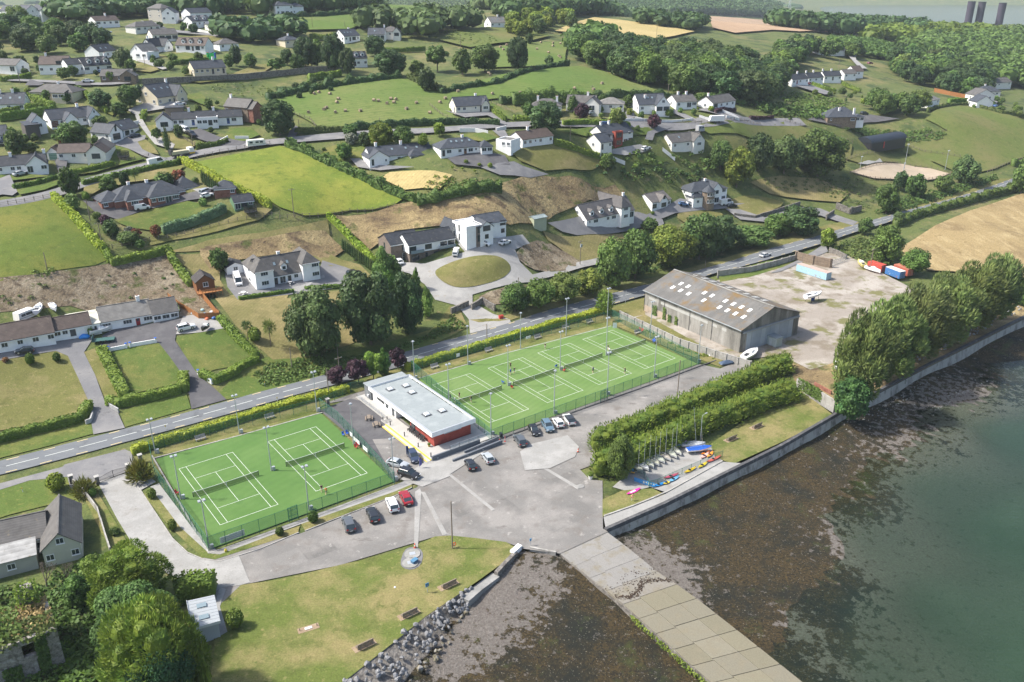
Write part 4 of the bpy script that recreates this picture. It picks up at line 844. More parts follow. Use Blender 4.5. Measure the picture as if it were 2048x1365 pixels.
H("white bungalow with a grey roof by the far end of the sloping lane",(440,100),(478,98),8,2.6,2.2,"h",WHITE,GREY,"w.w")
H("tall grey rendered house with a hipped roof among the trees on the ridge",(297,37),(324,38),8,5.5,2.4,"h",(.42,.40,.36),GREY,"w.w/w.w")
H("white gable fronted house beside the tall grey one",(325,43),(351,43),7,4.6,2.6,"G",WHITE,SLATE,"w.w/.w.","w.w")
H("white house with slate roof near the ridge lane",(382,42),(425,40),8,4.2,2.4,"g",WHITE,SLATE,"wwdw","w")
H("rambling white house with several slate gables below the ridge lane",(385,54),(424,52),8,2.8,2.6,"g",WHITE,SLATE,"PwdP","w",dorm=[.3,.7])
H("low house with a dark hipped roof below the ridge lane",(425,59),(470,57),8,2.6,2.3,"h",OFFW,SLATE,"w.w.w")
H("small white bungalow with a pyramid roof by the purple tree",(473,50),(500,50),7,2.6,2,"h",WHITE,SLATE,"w.w")
H("white house with a steep pale roof above the gravel drive",(262,117),(288,118),10,3,3.2,"G",WHITE,LGREY,".W/.s.","w.w",wings=[((4,-1.5,7,5,2.6,.5,"f"),dict(F="WW"))])
H("cream bungalow with a long slate roof on a wide lawn",(389,151),(453,147),8,2.6,2.7,"g",CREAM,SLATE,"wwwdwd","d.w",ch=[(.72,.5)])
H("white two storey house with brown roof and glazed balcony",(80,147),(138,146),9,3.6,3,"g",WHITE,BROWN,"w.w.PW/...KK","w/w",ch=[(.2,.5)])
H("white house with dark slate roof and three dormers in front",(170,146),(225,142),8,2.8,3,"g",WHITE,DSLATE,"W.d.W","w",ch=[(.95,.5)],dorm=[.25,.55,.85],wings=[((-6,2,8,7,3.6,2,"g"),dict(F="ww"))])
H("low stone bungalow with grey roof behind a shrub border",(202,165),(264,164),8,2.4,2.2,"g",WHITE,GREY,"w.w.",wmt=MST,wings=[((8,-1.5,6,5,2.4,2,"G"),dict(F="K",wmt=MST))])
H("grey roofed bungalow cut by the left edge with a white gable",(-14,143),(34,144),8,2.6,2.2,"g",WHITE,GREY,"w.P","","w")
H("dark roofed house behind the white house with three dormers",(200,118),(234,114),8,3,2.8,"g",WHITE,DSLATE,"w",sky=[(.3,.2),(.6,.2)])
H("cream bungalow with a wide grey hipped roof and glass porch",(62,199),(147,200),9,2.7,2.6,"h",CREAM,GREY,"W.w.PPw","w",ch=[(.55,.5)],wings=[((10,-2,5,3,2.6,.9,"m"),dict(F="WW"))])
H("white house with dormer style slate roof at the left edge",(-12,224),(51,222),9,2.6,3.4,"g",WHITE,SLATE,"w.w.w","","w/w",sky=[(.25,.25),(.55,.25),(.85,.25)],ch=[(.2,.5),(.6,.5)])
H("large cream house with a slate roof and tall gable by the gravel lane",(317,213),(364,206),12,3.2,4.2,"g",CREAM,SLATE,"w.wdw","w.w/.w.",ch=[(.9,.5)],sky=[(.2,.3),(.5,.3),(.75,.3)],wings=[((8,-1.5,5,8,3.4,3.4,"G"),dict(F="w/s"))])
H("sprawling white bungalow with slate roof and three gables",(104,256),(193,247),9,2.7,2.9,"g",WHITE,SLATE,"gw..w.","w","w.w",ch=[(.72,.5)],wings=[((4,-3,4.2,5,2.6,2.2,"G"),dict(F="w")),((12.2,-2,4.5,6,2.7,3,"G"),dict(F="w/s")),((-7,-2,5,6,2.5,2.6,"G"),dict(F="W")),((-9.5,-4,4.5,5,2.1,.8,"m"),dict(wlc=(.12,.11,.1)))])
H("white bungalow with blue window frames and two long slate roofs",(346,254),(486,247),7,2.6,2,"g",WHITE,DSLATE,"wW.bWWdw.bW.","w","w",ch=[(.25,.5),(.6,.5)],wings=[((-5.5,-3,5.5,8,2.6,2.2,"G"),dict(F="K",Lp="w.w")),((8.5,-2.2,7.5,4,2.6,.6,"f"),dict(F="WWPW"))])
H("old stone house with a sagging grey roof and brick gable",(450,228),(496,232),6,3,2.6,"g",CREAM,GREY,"w.w..","","",ch=[(.1,.5)],wmt=MST,wings=[((10.5,.2,3.5,5.6,2.6,2.2,"g"),dict(wmt=MBR))])
H("white house with grey slate roof and glazed gable on a forked drive",(241,277),(280,269),8,2.7,2.6,"g",WHITE,SLATE,"tKw.","","w",sky=[(.3,.2)],wings=[((-5.8,-1.5,5.8,9,2.7,2.6,"G"),dict(F="Q/.T.",Lp="w.w"))],ch=[])
H("pale bungalow with brown tiled roof and conservatory near the trampoline",(118,322),(180,320),7,2.6,2.2,"g",OFFW,BROWN,"w.w.w","w",wings=[((9.2,-1.5,6,7,2.6,2.4,"G"),dict(F="K")),((8,6,7,7,2.6,2.4,"G"),dict(rfc=GREY)),((-4,2,3.6,6,2.4,1.6,"G"),dict(F="e"))])
H("long white bungalow with dark roof and picket terrace at the left edge",(-4,350),(96,342),8,2.6,2.3,"g",WHITE,DSLATE,"w.ww.w..","","w",ch=[(.3,.45),(.98,.5)],wings=[((8.4,-1.5,6,7,2.6,2.6,"G"),dict(F="P.W"))])
H("white house with bay window cut by the left edge above the drive",(-28,288),(17,285),8,2.6,2.6,"g",WHITE,SLATE,"K.W","","w")
H("open timber carport with dark roof beside the white bungalow",(331,229),(366,228),5,2.3,.6,"h",(.25,.2,.15),SLATE,"..",name="carport")
H("small brown timber shed behind the forked drive",(118,293),(133,292),3,1.9,.7,"g",(.26,.12,.06),(.28,.13,.07),"",name="garden_shed")
#far centre
H("white house with a slate roof and gable end left of a row of three",(689,84),(720,82),9,2.8,3.2,"g",WHITE,SLATE,"wdKw","w.w/.s.",sky=[(.2,.25),(.4,.25),(.6,.25)],ch=[(.7,.6)])
H("middle white house of the row of three with slate roof",(736,80),(769,80),9,2.8,3,"g",WHITE,SLATE,"wdKK","w",sky=[(.4,.25)])
H("grey roofed house with white gabled porch right of the row of three",(762,74),(799,74),8,2.8,2.4,"h",OFFW,GREY,"w.w.w",ch=[(.15,.5)],wings=[((7,-2,4,5,2.6,2.2,"G"),dict(F="K"))])
H("small cream bungalow with hipped roof behind the tall dark trees",(571,92),(602,90),8,2.6,2,"h",CREAM,SLATE,"w.w",ch=[(.5,.5)])
H("white cottage with two dormers standing alone among big trees",(707,133),(735,132),7,3.6,2.6,"g",WHITE,DSLATE,"dw.w/....",dorm=[.3,.72])
H("large white two storey house on the far left ridge field",(553,31),(588,30),9,5.4,2.4,"h",WHITE,SLATE,"wPPw/w..w",wings=[((12,3,8,7,4.6,2,"h"),dict(F="w.w"))])
H("white house on the ridge with slate roof and three skylights",(982,55),(1015,54),9,2.7,3.2,"g",WHITE,LGREY,"w.w.w","w",sky=[(.2,.25),(.5,.25),(.8,.25)],ch=[(.6,.5)])
H("pale cream bungalow with dark slate roof on the edge of the bale field",(912,227),(979,223),8,2.6,2.9,"g",(.78,.74,.62),SLATE,"ww.sd.","s.d/.s.",ch=[(.7,.55)],wings=[((10.8,-.5,3.2,5,2.6,2.2,"G"),dict(F="W/s"))])
H("white bungalow with red ridged slate roof and glass porch",(742,331),(866,320),9,2.7,2.6,"g",WHITE,SLATE,"T.d.w.P.wW","w",ch=[(.15,.5),(.55,.5)],sky=[(.1,.3),(.38,.3),(.6,.3),(.78,.3)],wings=[((-1,-2,7,9,2.7,2.2,"G"),dict(F="T.s")),((13.5,-2.5,5,4,2.6,1.8,"h"),dict(F="WW",Lp="w",R="w"))])
H("white bungalow with wide grey hipped roof and three roof lights",(882,314),(968,307),9,2.7,2.6,"h",WHITE,SLATE,"dW.wnWsw","","w",ch=[(.6,.5)],sky=[(.3,.3),(.42,.3),(.55,.3),(.72,.3)],wings=[((14.5,-1.5,4.2,4.5,2.7,1.8,"h"),dict(F="WW",R="WW"))])
H("white flat roofed garage between two bungalows and the lane",(992,295),(1022,298),7,2.6,.3,"f",WHITE,LGREY,".ww",name="garage")
H("white bungalow with brown tiled roof beside the long clipped hedge",(1045,295),(1106,286),8,2.7,2.2,"g",WHITE,BROWN,"wwsw.w","d.s",ch=[(.38,.5)])
H("white house with grey roofs, red balcony and slate garage wing",(1207,296),(1265,287),9,4.6,3,"g",OFFW,SLATE,"nKP.PK/KK.w","w",ch=[(.15,.5),(.42,.5)],wings=[((-4.5,-3,6,8,2.8,2.6,"g"),dict(F="d.w",Lp="w")),((5,-1.2,4,2,5.2,.4,"f"),dict(wlc=(.30,.07,.05),F="K/K"))])
H("white bungalow with grey roof and red gable behind the shrub garden",(1343,300),(1407,293),8,2.8,2.6,"g",OFFW,GREY,"w.w..","w.w",sky=[(.3,.25)],wings=[((10,-1.5,5.5,7,2.8,2.6,"G"),dict(F="W/s"))])
H("dark hipped roof house behind the big round tree",(1062,225),(1121,226),8,2.6,2.4,"h",OFFW,GREY,"w.w.",ch=[(.2,.5),(.85,.5)])
H("grey gabled bungalow half hidden by the purple tree",(1132,219),(1189,221),8,2.6,2.6,"g",OFFW,GREY,"w.P",ch=[(.7,.5)],wings=[((8,-2,6,6,2.6,2.6,"G"),dict(F="P"))])
H("pale bungalow with a low tan grey hipped roof",(1195,221),(1247,222),9,2.6,2.2,"h",OFFW,LGREY,"W.w.w")
H("white house with blue grey slate roof and gabled glazed front",(1277,225),(1333,223),10,3,3.6,"g",WHITE,SLATE,"w..W","w.w",ch=[(.3,.3)],sky=[(.4,.3),(.55,.3)],wings=[((7,-2,6,9,3,3.4,"G"),dict(F="KK/.w."))])
H("white bungalow with grey roof beside the gabled blue roofed house",(1352,217),(1393,215),9,2.6,2.2,"g",WHITE,GREY,"w.PW","w",ch=[(.3,.5),(.7,.5)])
H("white bungalow with slate roof at the right end of the lane row",(1425,220),(1470,213),8,2.6,2.4,"g",WHITE,GREY,"Kwww","w",ch=[(.1,.5)])
H("small cream gabled house deep among pale green trees",(1080,48),(1097,47),7,2.7,2.6,"G",CREAM,GREY,"w.w/.s.")
#far right
for i,(a,b,lb)in enumerate([((1584,170),(1616,167),"white cottage with a red door at the left end of the terrace"),((1617,166),(1646,164),"second white cottage of the terrace with a slate roof"),((1648,162),(1682,161),"third terrace cottage with a tall white chimney and raised gable")]):
 H(lb,a,b,7,2.7,2.4,"g",WHITE,DSLATE,["wrw.w","w.w.w","w.d.w"][i],"w","w",ch=[(.05,.5),(.55,.5)],gp="white terrace cottages")
H("white cottage with grey lean-to roof beyond the terrace",(1688,157),(1712,156),7,2.6,2,"g",WHITE,GREY,"w.w","w")
H("small white house with steep brown gable beside the round tree",(1708,153),(1726,152),8,2.8,2.8,"g",WHITE,BROWN,"w","w/s")
H("white hipped roof bungalow alone on the bushy hillside",(1637,106),(1690,105),9,2.7,2.2,"h",WHITE,SLATE,"WWwWdW",ch=[(.5,.5)])
H("tan stone bungalow with slate hipped roofs on dark tarmac",(1654,247),(1712,246),10,2.7,2.8,"h",CREAM,SLATE,"s..W","w","Ww",wmt=MST,ch=[(.5,.4),(.95,.2)],wings=[((6,9,12,8,2.7,2.8,"h"),dict(wmt=MST)),((14.2,1,4,5,2.5,1,"h"),dict(wmt=MWL,wlc=WHITE,F="WW",R="WW"))])
H("white gabled house stacked in front of its neighbours above the pasture",(1952,216),(1984,216),9,3,3,"G",WHITE,SLATE,"...","w.w","w",gp="white houses above the pasture")
H("white house with two stepped gables behind the pasture house",(1950,202),(1988,201),9,3,3,"G",OFFW,GREY,".w","w","KK",gp="white houses above the pasture")
H("blue slate hipped house at the back of the pasture group",(1957,193),(2000,193),9,2.8,2.8,"h",OFFW,SLATE,"w.w","","w",ch=[(.4,.5)])
H("pale bungalow with solar panels at the right edge of the wooded slope",(1992,175),(2022,172),9,2.6,2.4,"g",OFFW,GREY,"w.w","w")
H("small white hipped bungalow tucked beside the dark tree",(1856,213),(1878,208),7,2.6,2,"h",WHITE,LGREY,"W.w")
#middle ground
H("red brick bungalow with many slate hips and white plinth",(232,419),(372,397),10,2.6,3,"h",(.8,.8,.8),SLATE,"..W..s.PW.","w","",wmt=MBR,ch=[(.3,.55),(.55,.5)],sky=[],wings=[((-3.5,1,7,8,2.6,2.2,"h"),dict(F="w.d",Lp="w")),((2.8,-2.2,4.6,7,2.6,2.2,"h"),dict(F="W")),((9.5,-2.6,9,9,2.6,3.1,"h"),dict(F="wWPW")),((20,3,7.5,9,2.6,3,"h"),dict(F="KK"))])
H("small red brick garage with a pyramid slate roof",(430,394),(473,391),6,2.5,2,"h",(.8,.8,.8),SLATE,"..w","w",wmt=MBR,name="garage")
H("green timber chalet with dark roof and white framed glass front",(470,420),(509,415),5.5,2.3,1.5,"g",(.11,.20,.12),DSLATE,"PKw","...",name="chalet")
H("white cottage with a mossy grey roof and red door",(205,664),(308,646),8.5,2.5,2.5,"g",WHITE,LGREY,"W.WrW","","",ch=[(.8,.5)],wings=[((-7.2,-.6,7,9,2.6,.5,"m"),dict(rfc=(.50,.50,.42),F="srs")),((12.1,-1,6.2,8.5,2.5,2.4,"g"),dict(rfc=GREY,F="WWW"))])
H("white cottage with long brown tiled roof at the left edge",(-60,716),(112,684),8.5,2.6,2.6,"g",WHITE,BROWN,"W.w.W.w.W.W","","",wings=[((17.9,1.2,8.5,6.5,2.5,2,"g"),dict(F="WwP.G"))])
H("white shed with felt roof beside the parked white van",(455,551),(490,545),5,2.2,1.1,"G",WHITE,DSLATE,".w.","w",name="garden_shed")
r=H("white two storey house with twin hipped wings and green bay panels",(519,576),(626,556),9,2.7,4.4,"g",WHITE,GREY,"..dPdw..","","",ch=[(.5,.55)],sky=[(.36,.28),(.6,.28)],dorm=[.5],wings=[((-1.2,-1.4,5.2,11,5.2,2.6,"h"),dict(F="W/W",Lp="w/w")),((12.6,-1.4,5,11,5.2,2.6,"h"),dict(F=".W/.W",Lp="d.",R="w/w"))])
r=H("modern house with white upper storey, stone base and slate roof",(820,526),(908,510),8,2.8,.05,"f",(.3,.3,.3),SLATE,"KTKK","s","",wmt=M_cladb,name="modern_house",wings=[((-.3,-.3,15.8,8.4,2.7,2.4,"g"),dict(z0=2.85,wmt=MWL,wlc=WHITE,F="Q.K.QQ",rfc=DSLATE)),((-4.5,3.5,10,9,5.4,2.3,"g"),dict(Lp="T/T",F="k/K",rfc=DSLATE))])
for x0,x1 in((.0,4.4),(9.6,15.4)):
 q=MB();q.box(x0,-1.25,2.78,x1,-.3,2.9);q.bd("balcony",MDF,r);q=MB();q.box(x0,-1.27,2.92,x1,-1.22,3.9);q.bd("glass_railing",M_glass2,r)
r=H("white cubic house with flat roofed tower and stone stair panel",(960,479),(1012,470),9,4.6,1.9,"g",WHITE,SLATE,"TD.D/KK.K","","",name="modern_house",wings=[((-6.2,-2.5,5.8,9,5.1,.35,"f"),dict(F="..T/..T",Lp=".T./.T.",rfc=(.6,.6,.58))),((-1.6,-3.,4.6,6,4.5,1.7,"G"),dict(F="D/K")),((-2.8,-2.8,1.6,3,4.9,.1,"f"),dict(wmt=M_cladb,F="T/T"))])
H("grey gabled garage with dark door between the two modern houses",(905,477),(921,474),7,2.8,2.2,"G",GREYW,SLATE,"k","w",name="garage")
H("white house with slate roof, three dormers and round bay",(1173,455),(1268,434),10,2.7,4.2,"g",WHITE,(.10,.095,.095),"sW.wWd.P","w.w/.w.","w",ch=[(.95,.5)],dorm=[.14,.34,.54],wings=[((15.4,-1.6,4.4,9,5.2,3,"h"),dict(F="W/W",R="w/w")),((14.5,6,8,9,4.5,3,"G"),{})])
H("white garage building with grey roof and glazed gable",(1304,421),(1341,413),9,2.9,2.4,"g",WHITE,(.13,.12,.115),"K..W","w","",name="garage",wings=[((3.6,-.6,4.2,5,2.9,2.3,"G"),dict(F="K/.D."))])
r=H("white two storey house with a round stone turret and slate roofs",(1381,411),(1452,402),9,5.2,2.6,"h",WHITE,SLATE,"w...W/w...W","w/w","w/w",ch=[(.55,.5)],wings=[((9.2,-1,4.8,11,5.2,2.6,"G"),dict(F="P/D")),((0,-1.5,4.5,5,3.4,2.2,"h"),dict(F="w"))])
q=MB();q.lathe([(2.5,-2),(2.5,5.2)],18);q.bd("turret_wall",MST,r,loc=(7.2,-1.2,0));q=MB();q.lathe([(2.85,5.1),(.05,7.6)],18);q.bd("turret_roof",M_roof,r,loc=(7.2,-1.2,0),cl=SLATE)
for k in range(4):
 for zz in(.9,3.6):a=-2.2+k*.45;link("window",wme(.8,1.3,"w",False)[0],r,(7.2+2.47*cos(a)+.4*sin(a),-1.2+2.47*sin(a)-.4*cos(a),zz),a+pi/2)
H("pale green metal shed by the dry bank",(1068,453),(1093,448),3.2,2.2,.5,"g",(.42,.45,.32),(.25,.3,.3),"",name="garden_shed",zoff=.2)
#bottom left
H("grey rendered house with dark tiled roof and gabled end in the corner",(92,1134),(167,1116),12.5,3.2,2.5,"G",(.50,.50,.42),(.11,.105,.10),"w.w/.w.","","",wings=[((-18,4.6,18.5,8,3.1,2.3,"g"),dict(F="w.w.w.W",wlc=(.50,.50,.46)))])
H("grey lean-to with rusty corrugated roof below the tiled house",(-60,1172),(78,1136),4,2.6,.9,"m",(.40,.40,.36),(.30,.30,.29),"..w.",name="lean_to")
#tennis courts
AX=Vector((cos(.6414),sin(.6414),0));BX=Vector((sin(.6414),-cos(.6414),0))
YAW=.6414
M_fence=plain("green_fence_paint",(.02,.13,.085),.5)
def mesh_mat(name,c,dens):
 m,nt,b=new_mat(name);sv(b,"Base Color",(*c,1));sv(b,"Roughness",.6)
 tr=nd(nt,"ShaderNodeBsdfTransparent");mx=nd(nt,"ShaderNodeMixShader");sv(mx,0,dens)
 nt.links.new(tr.outputs[0],mx.inputs[1]);nt.links.new(b.outputs[0],mx.inputs[2]);nt.links.new(mx.outputs[0],nt.nodes["Material Output"].inputs[0]);return m
M_chain=mesh_mat("green_chain_link",(.03,.15,.10),.33);M_net=mesh_mat("net_cord",(.02,.025,.02),.62);M_glassp=mesh_mat("railing_glass",(.5,.6,.6),.35)
COURTS=[(-66.444,147.148),(-51.58,158.087),(-19.149,185.383),(-6.068,195.028),(6.655,204.524),(19.11,213.659)]
CLAB=["white line markings of the court nearest the entrance gate","white line markings of the court beside the picnic tables","white line markings of the court behind the clubhouse","white line markings of the court with two players by the bench","white line markings of the court with three players spread out","white line markings of the court nearest the old shed"]
NLAB=["green tennis net on the court nearest the entrance gate","green tennis net on the court beside the picnic tables","tennis net with players standing at its left post behind the clubhouse","tennis net on the second court from the clubhouse","tennis net on the third court from the clubhouse","tennis net on the court nearest the old shed"]
def court(i):
 x,y=COURTS[i];r=tg("court_markings",CLAB[i],"court lines",(x,y,0),YAW,"tennis court markings")
 Wd,Ln=10.97,23.77
 def ln(x0,y0,x1,y1):BQ(x0,-y1,.128,x1,-y0,.131).bd("line",ML,r)
 t=.075
 ln(0,0,Wd,t*1.2);ln(0,Ln-t*1.2,Wd,Ln);ln(0,t*1.2,t,Ln-t*1.2);ln(Wd-t,t*1.2,Wd,Ln-t*1.2)
 ln(1.37,t*1.2,1.37+t,Ln-t*1.2);ln(Wd-1.37-t,t*1.2,Wd-1.37,Ln-t*1.2)
 ln(1.37+t,5.485,Wd-1.37-t,5.485+t);ln(1.37+t,Ln-5.485-t,Wd-1.37-t,Ln-5.485);ln(Wd/2-t/2,5.485+t,Wd/2+t/2,Ln-5.485-t)
 n=tg("tennis_net",NLAB[i],"net",(x+BX.x*Ln/2,y+BX.y*Ln/2,.12),YAW,"tennis nets")
 for px in(-.91,Wd+.91):TB((px,0,0),(px,0,1.1),.06,n=8).bd("post",MDM,n)
 b=MB();N=12
 for k in range(N):
  xa=-.9+(Wd+1.8)*k/N;xb=-.9+(Wd+1.8)*(k+1)/N;za=.93+.14*(2*k/N-1)**2;zb2=.93+.14*(2*(k+1)/N-1)**2
  b.add([(xa,0,.02),(xb,0,.02),(xb,0,zb2),(xa,0,za)],[(0,1,2,3)])
 b.bd("net_mesh",M_net,n);b=MB()
 for k in range(N):
  xa=-.9+(Wd+1.8)*k/N;xb=-.9+(Wd+1.8)*(k+1)/N;za=.94+.14*(2*k/N-1)**2;zb2=.94+.14*(2*(k+1)/N-1)**2
  b.hexa([(xa,-.03,za-.04),(xb,-.03,zb2-.04),(xb,.03,zb2-.04),(xa,.03,za-.04)],[(xa,-.03,za+.04),(xb,-.03,zb2+.04),(xb,.03,zb2+.04),(xa,.03,za+.04)])
 b.bd("net_tape",ML,n);BQ(Wd/2-.05,-.02,0,Wd/2+.05,.02,.92).bd("centre_strap",ML,n)
for i in range(6):court(i)
_pm={}
def fence(px,h,lbl,sp=3.,name="court_fence",cat="fence",mat=None,chain=None,r=.045,gp=None,z=None,rails=(1.,),rr=None):
 """post and mesh fence along a pixel polyline"""
 mat=mat or M_fence;chain=chain if chain is not None else M_chain
 pts=[xy(*p,z)for p in px];o=tg(name,lbl,cat,pts[0],0,gp);key=("post",h,r)
 if key not in _pm:_pm[key]=TB((0,0,-.15),(0,0,h+.05),r,n=6).mesh("post",mat)
 org=pts[0]
 for a,b in zip(pts,pts[1:]):
  n=max(1,round((b-a).xy.length/sp));P_=[]
  for k in range(n+1):
   p=a.lerp(b,k/n);zz=z if z is not None else float(terr(p.x,p.y));p=Vector((p.x,p.y,zz));P_.append(p)
   if k<n or b is pts[-1]:link("post",_pm[key],o,p-org)
  for p,q in zip(P_,P_[1:]):
   p,q=p-org,q-org;up=Vector((0,0,1))
   if chain:MB().add([p+up*.05,q+up*.05,q+up*(h-.05),p+up*(h-.05)],[(0,1,2,3)]).bd("mesh_panel",chain,o)
   m=MB()
   for f in rails:m.tube(p+up*h*f,q+up*h*f,rr or r*.7,n=5)
   m.bd("rail",mat,o)
 return o
fence([(300,903),(640,818),(652,812)],2.6,"green mesh fence between the roadside hedge and the near tennis courts",gp=None)
fence([(300,903),(312,958),(418,1103)],2.9,"green mesh fence along the entrance drive side of the near courts")
fence([(418,1103),(790,970)],2.9,"green mesh fence with a gate between the near courts and the parked cars")
fence([(640,818),(677,846),(790,970)],2.7,"green mesh fence between the near courts and the picnic area")
fence([(823,742),(1010,692),(1224,638)],2.6,"green mesh fence behind the far courts along the yellow hedge")
fence([(823,742),(983,884)],2.9,"green mesh fence behind the clubhouse beside the far courts")
fence([(983,884),(1190,808),(1398,731)],2.9,"green mesh fence between the far courts and the four parked cars")
fence([(1224,638),(1398,731)],2.8,"green mesh fence at the far end of the courts before the concrete wall")
fence([(652,812),(702,783),(728,778)],2.2,"short green mesh fence at the back of the picnic area")
for(a,b,lb)in[((578,1044),(596,1037),"green steel framed gate in the fence of the near courts"),((1200,806),(1214,800),"green steel framed gate in the fence of the far courts")]:
 A,B=xy(*a,0),xy(*b,0);A=A+BX*.12;B=B+BX*.12;w=(B-A).length;o=tg("court_gate",lb,"gate",A,atan2((B-A).y,(B-A).x),"court gates")
 for x in(0,w):TB((x,0,0),(x,0,3.),.07,n=6).bd("post",M_fence,o)
 m=MB();[m.tube((0,0,z),(w,0,z),.04,n=5)for z in(.15,1.1,2.2,2.95)];m.bd("gate_frame",M_fence,o);MB().add([(0,0,.1),(w,0,.1),(w,0,2.9),(0,0,2.9)],[(0,1,2,3)]).bd("mesh_panel",M_chain,o)
def bo_(px,w,h,z,lbl,col=(.8,.8,.8),ang=None,name="banner",cat="banner",poles=False,off=.1,mat=None):
 p=xy(*px,0);a=YAW if ang is None else ang
 o=tg(name,lbl,cat,(p.x,p.y,0),a);BQ(-w/2,-off-.03,z,w/2,-off,z+h).bd("panel",mat or MP,o,cl=col)
 if poles:[TB((x,0,0),(x,0,z+h),.035,n=6).bd("post",MM,o)for x in(-w/2+.1,w/2-.1)]
 return o
b=bo_((466,1084),4.3,1.25,.55,"long white notice banner on the near court fence")
for k in range(3):BQ(-1.9,-.136,.78+k*.33,1.2+.5*sin(k*2),-.131,.86+k*.33).bd("print_line",MM,b)
bo_((833,716+10),1.,.8,1.3,"small white sign on the fence by the yellow hedge",off=.1)
bo_((916,722),1.,.9,1.2,"white sign on the back fence above the court bench")
bo_((1056,684),1.6,.7,1.,"white and red banner low on the back fence of the far courts")
bo_((1229,660),1.1,1.5,.6,"upright white board at the far corner of the courts",ang=YAW-.6)
for i,(p,w)in enumerate([((715,892),2.6),((732,908),2.),((705,880),1.6)]):
 bo_(p,w,.9,.8,["pale sponsor banner on the picnic side fence, the longest","pale sponsor banner nearest the parked silver car","small sponsor banner beside the blue court chairs"][i],(.70,.76,.72),YAW-pi/2)
 #clubhouse
def clubhouse():
 A=flat(868,896);Bp=flat(738,806);C=flat(936,862)
 A=Vector((A[0],A[1],0));v=Vector((Bp[0],Bp[1],0))-A;L=30.
 r=tg("clubhouse","white clubhouse with flat grey roof, skylights and red brick end","building",A,YAW)
 L=(v.length);wv=(Vector((C[0],C[1],0))-A).dot(AX)
 w=max(9.5,wv);T=3.1;dk=.35
 BQ(.25,.3,0,w-.3,10,T).bd("wall",brick_mat("red_cladding",(.36,.065,.045),(.42,.085,.06),(.3,.06,.045)),r)
 BQ(.02,16.5,0,w-.3,L,T).bd("wall",MWL,r,cl=WHITE)
 BQ(2.,10,0,w-.32,16.5,T).bd("wall",MWL,r,cl=WHITE)
 b=MB();z0,z1=T,T+.95
 x0,x1,y0,y1=-.9,w+.25,-.9,L+.2;t=.35
 b.box(x0,y0,z0,x1,y0+t,z1);b.box(x0,y1-t,z0,x1,y1,z1);b.box(x0,y0+t,z0,x0+t,y1-t,z1);b.box(x1-t,y0+t,z0,x1,y1-t,z1);b.box(x0+t,y0+t,z0,x1-t,y1-t,z0+.4)
 b.bd("fascia",MWL,r,cl=WHITE)
 M_felt=tm("roof_felt",(.25,.28,.285),[((.30,.33,.333),.4,.45,.65),((.19,.21,.217),.8,.6,.72,(1,3,1)),((.2,.21,.2),2.2,.68,.74)],.8,.1,6,(5,.06),coord="obj")
 ro=BQ(x0+t,y0+t,z0+.4,x1-t,y1-t,z0+.62).bd("roof",M_felt,r)
 q=MB()
 for e in((x0-.03,y0-.03,x1+.03,y0+t+.02),(x0-.03,y1-t-.02,x1+.03,y1+.03),(x0-.03,y0+t+.02,x0+t+.02,y1-t-.02),(x1-t-.02,y0+t+.02,x1+.03,y1-t-.02)):q.box(e[0],e[1],z1,e[2],e[3],z1+.05)
 q.bd("coping",MM,ro)
 for(u,vv)in((.33,.86),(.68,.84),(.62,.70),(.35,.3),(.68,.28)):
  q=MB();cx=x0+(x1-x0)*u;cy=y0+(y1-y0)*vv;q.box(cx-.75,cy-.75,z0+.6,cx+.75,cy+.75,z0+.85);q.box(cx-.95,cy-.95,z0+.621,cx+.95,cy+.95,z0+.635)
  q.hexa([(cx-.6,cy-.6,z0+.85),(cx+.6,cy-.6,z0+.85),(cx+.6,cy+.6,z0+.85),(cx-.6,cy+.6,z0+.85)],[(cx-.4,cy-.4,z0+1.05),(cx+.4,cy-.4,z0+1.05),(cx+.4,cy+.4,z0+1.05),(cx-.4,cy+.4,z0+1.05)],1)
  q.bd("skylight",[plain("skylight_kerb",(.12,.13,.14))if "skylight_kerb" not in MATS else MATS["skylight_kerb"],plain("skylight_dome",(.7,.74,.75),.2)if "skylight_dome" not in MATS else MATS["skylight_dome"]],ro)
 BQ(x0+t,y0+1.5,z0+.62,x0+t+.22,y1-2,z0+.66).bd("moss_strip",tm("gutter_moss",(.05,.06,.05),[((.25,.28,.28),2,.5,.6)],.9,0,coord="obj"),ro)
 BQ(x1-t-.3,y0+4,z0+.62,x1-t,y1-2,z0+.66).bd("moss_strip",MATS["gutter_moss"],ro)
 BQ(-.4,L+.25,0,w*.98,L+3.2,T+.35).bd("plant_room",MWL,r,cl=(.17,.18,.19));BQ(-.6,L+.23,T+.36,w,L+3.4,T+.55).bd("plant_room_roof",M_felt,r)
 BQ(-.46,L+1.2,0,-.4,L+2.3,2.1).bd("door",MP,r,cl=(.2,.21,.22));TB((-.7,L+1,1.2),(-.7,L+1,1.6),.25).bd("white_tank",MP,r,cl=(.8,.8,.8))
 for(y,wd,h,z,st)in((L-2.2,2.4,1.1,1.5,"D"),(L-4.6,.7,.8,1.4,"D"),(L-6.2,1.,1.2,1.1,"D"),(L-9.,1.,2.3,.3,"D")):
  fm,gm=wme(wd,h,st,True);o=link("window",fm,r,(.02,y,z),-pi/2);link("pane",gm,o)
 fm,gm=wme(5.2,2.2,"D",True);o=link("window",fm,r,(2.,16.,.1),-pi/2);link("pane",gm,o)
 fm,gm=wme(1.5,2.2,"D",True);o=link("door",fm,r,(.25,9.5,.05),-pi/2);link("pane",gm,o)
 BQ(w*.28,.22,2.15,w*.72,.3,3.).bd("roller_shutter",MM,r)
 BQ(-.0,15.9,0,2.,16.5,T).bd("wall",MWL,r,cl=WHITE)
 return r,w,L
CLUB,CW,CL=clubhouse()
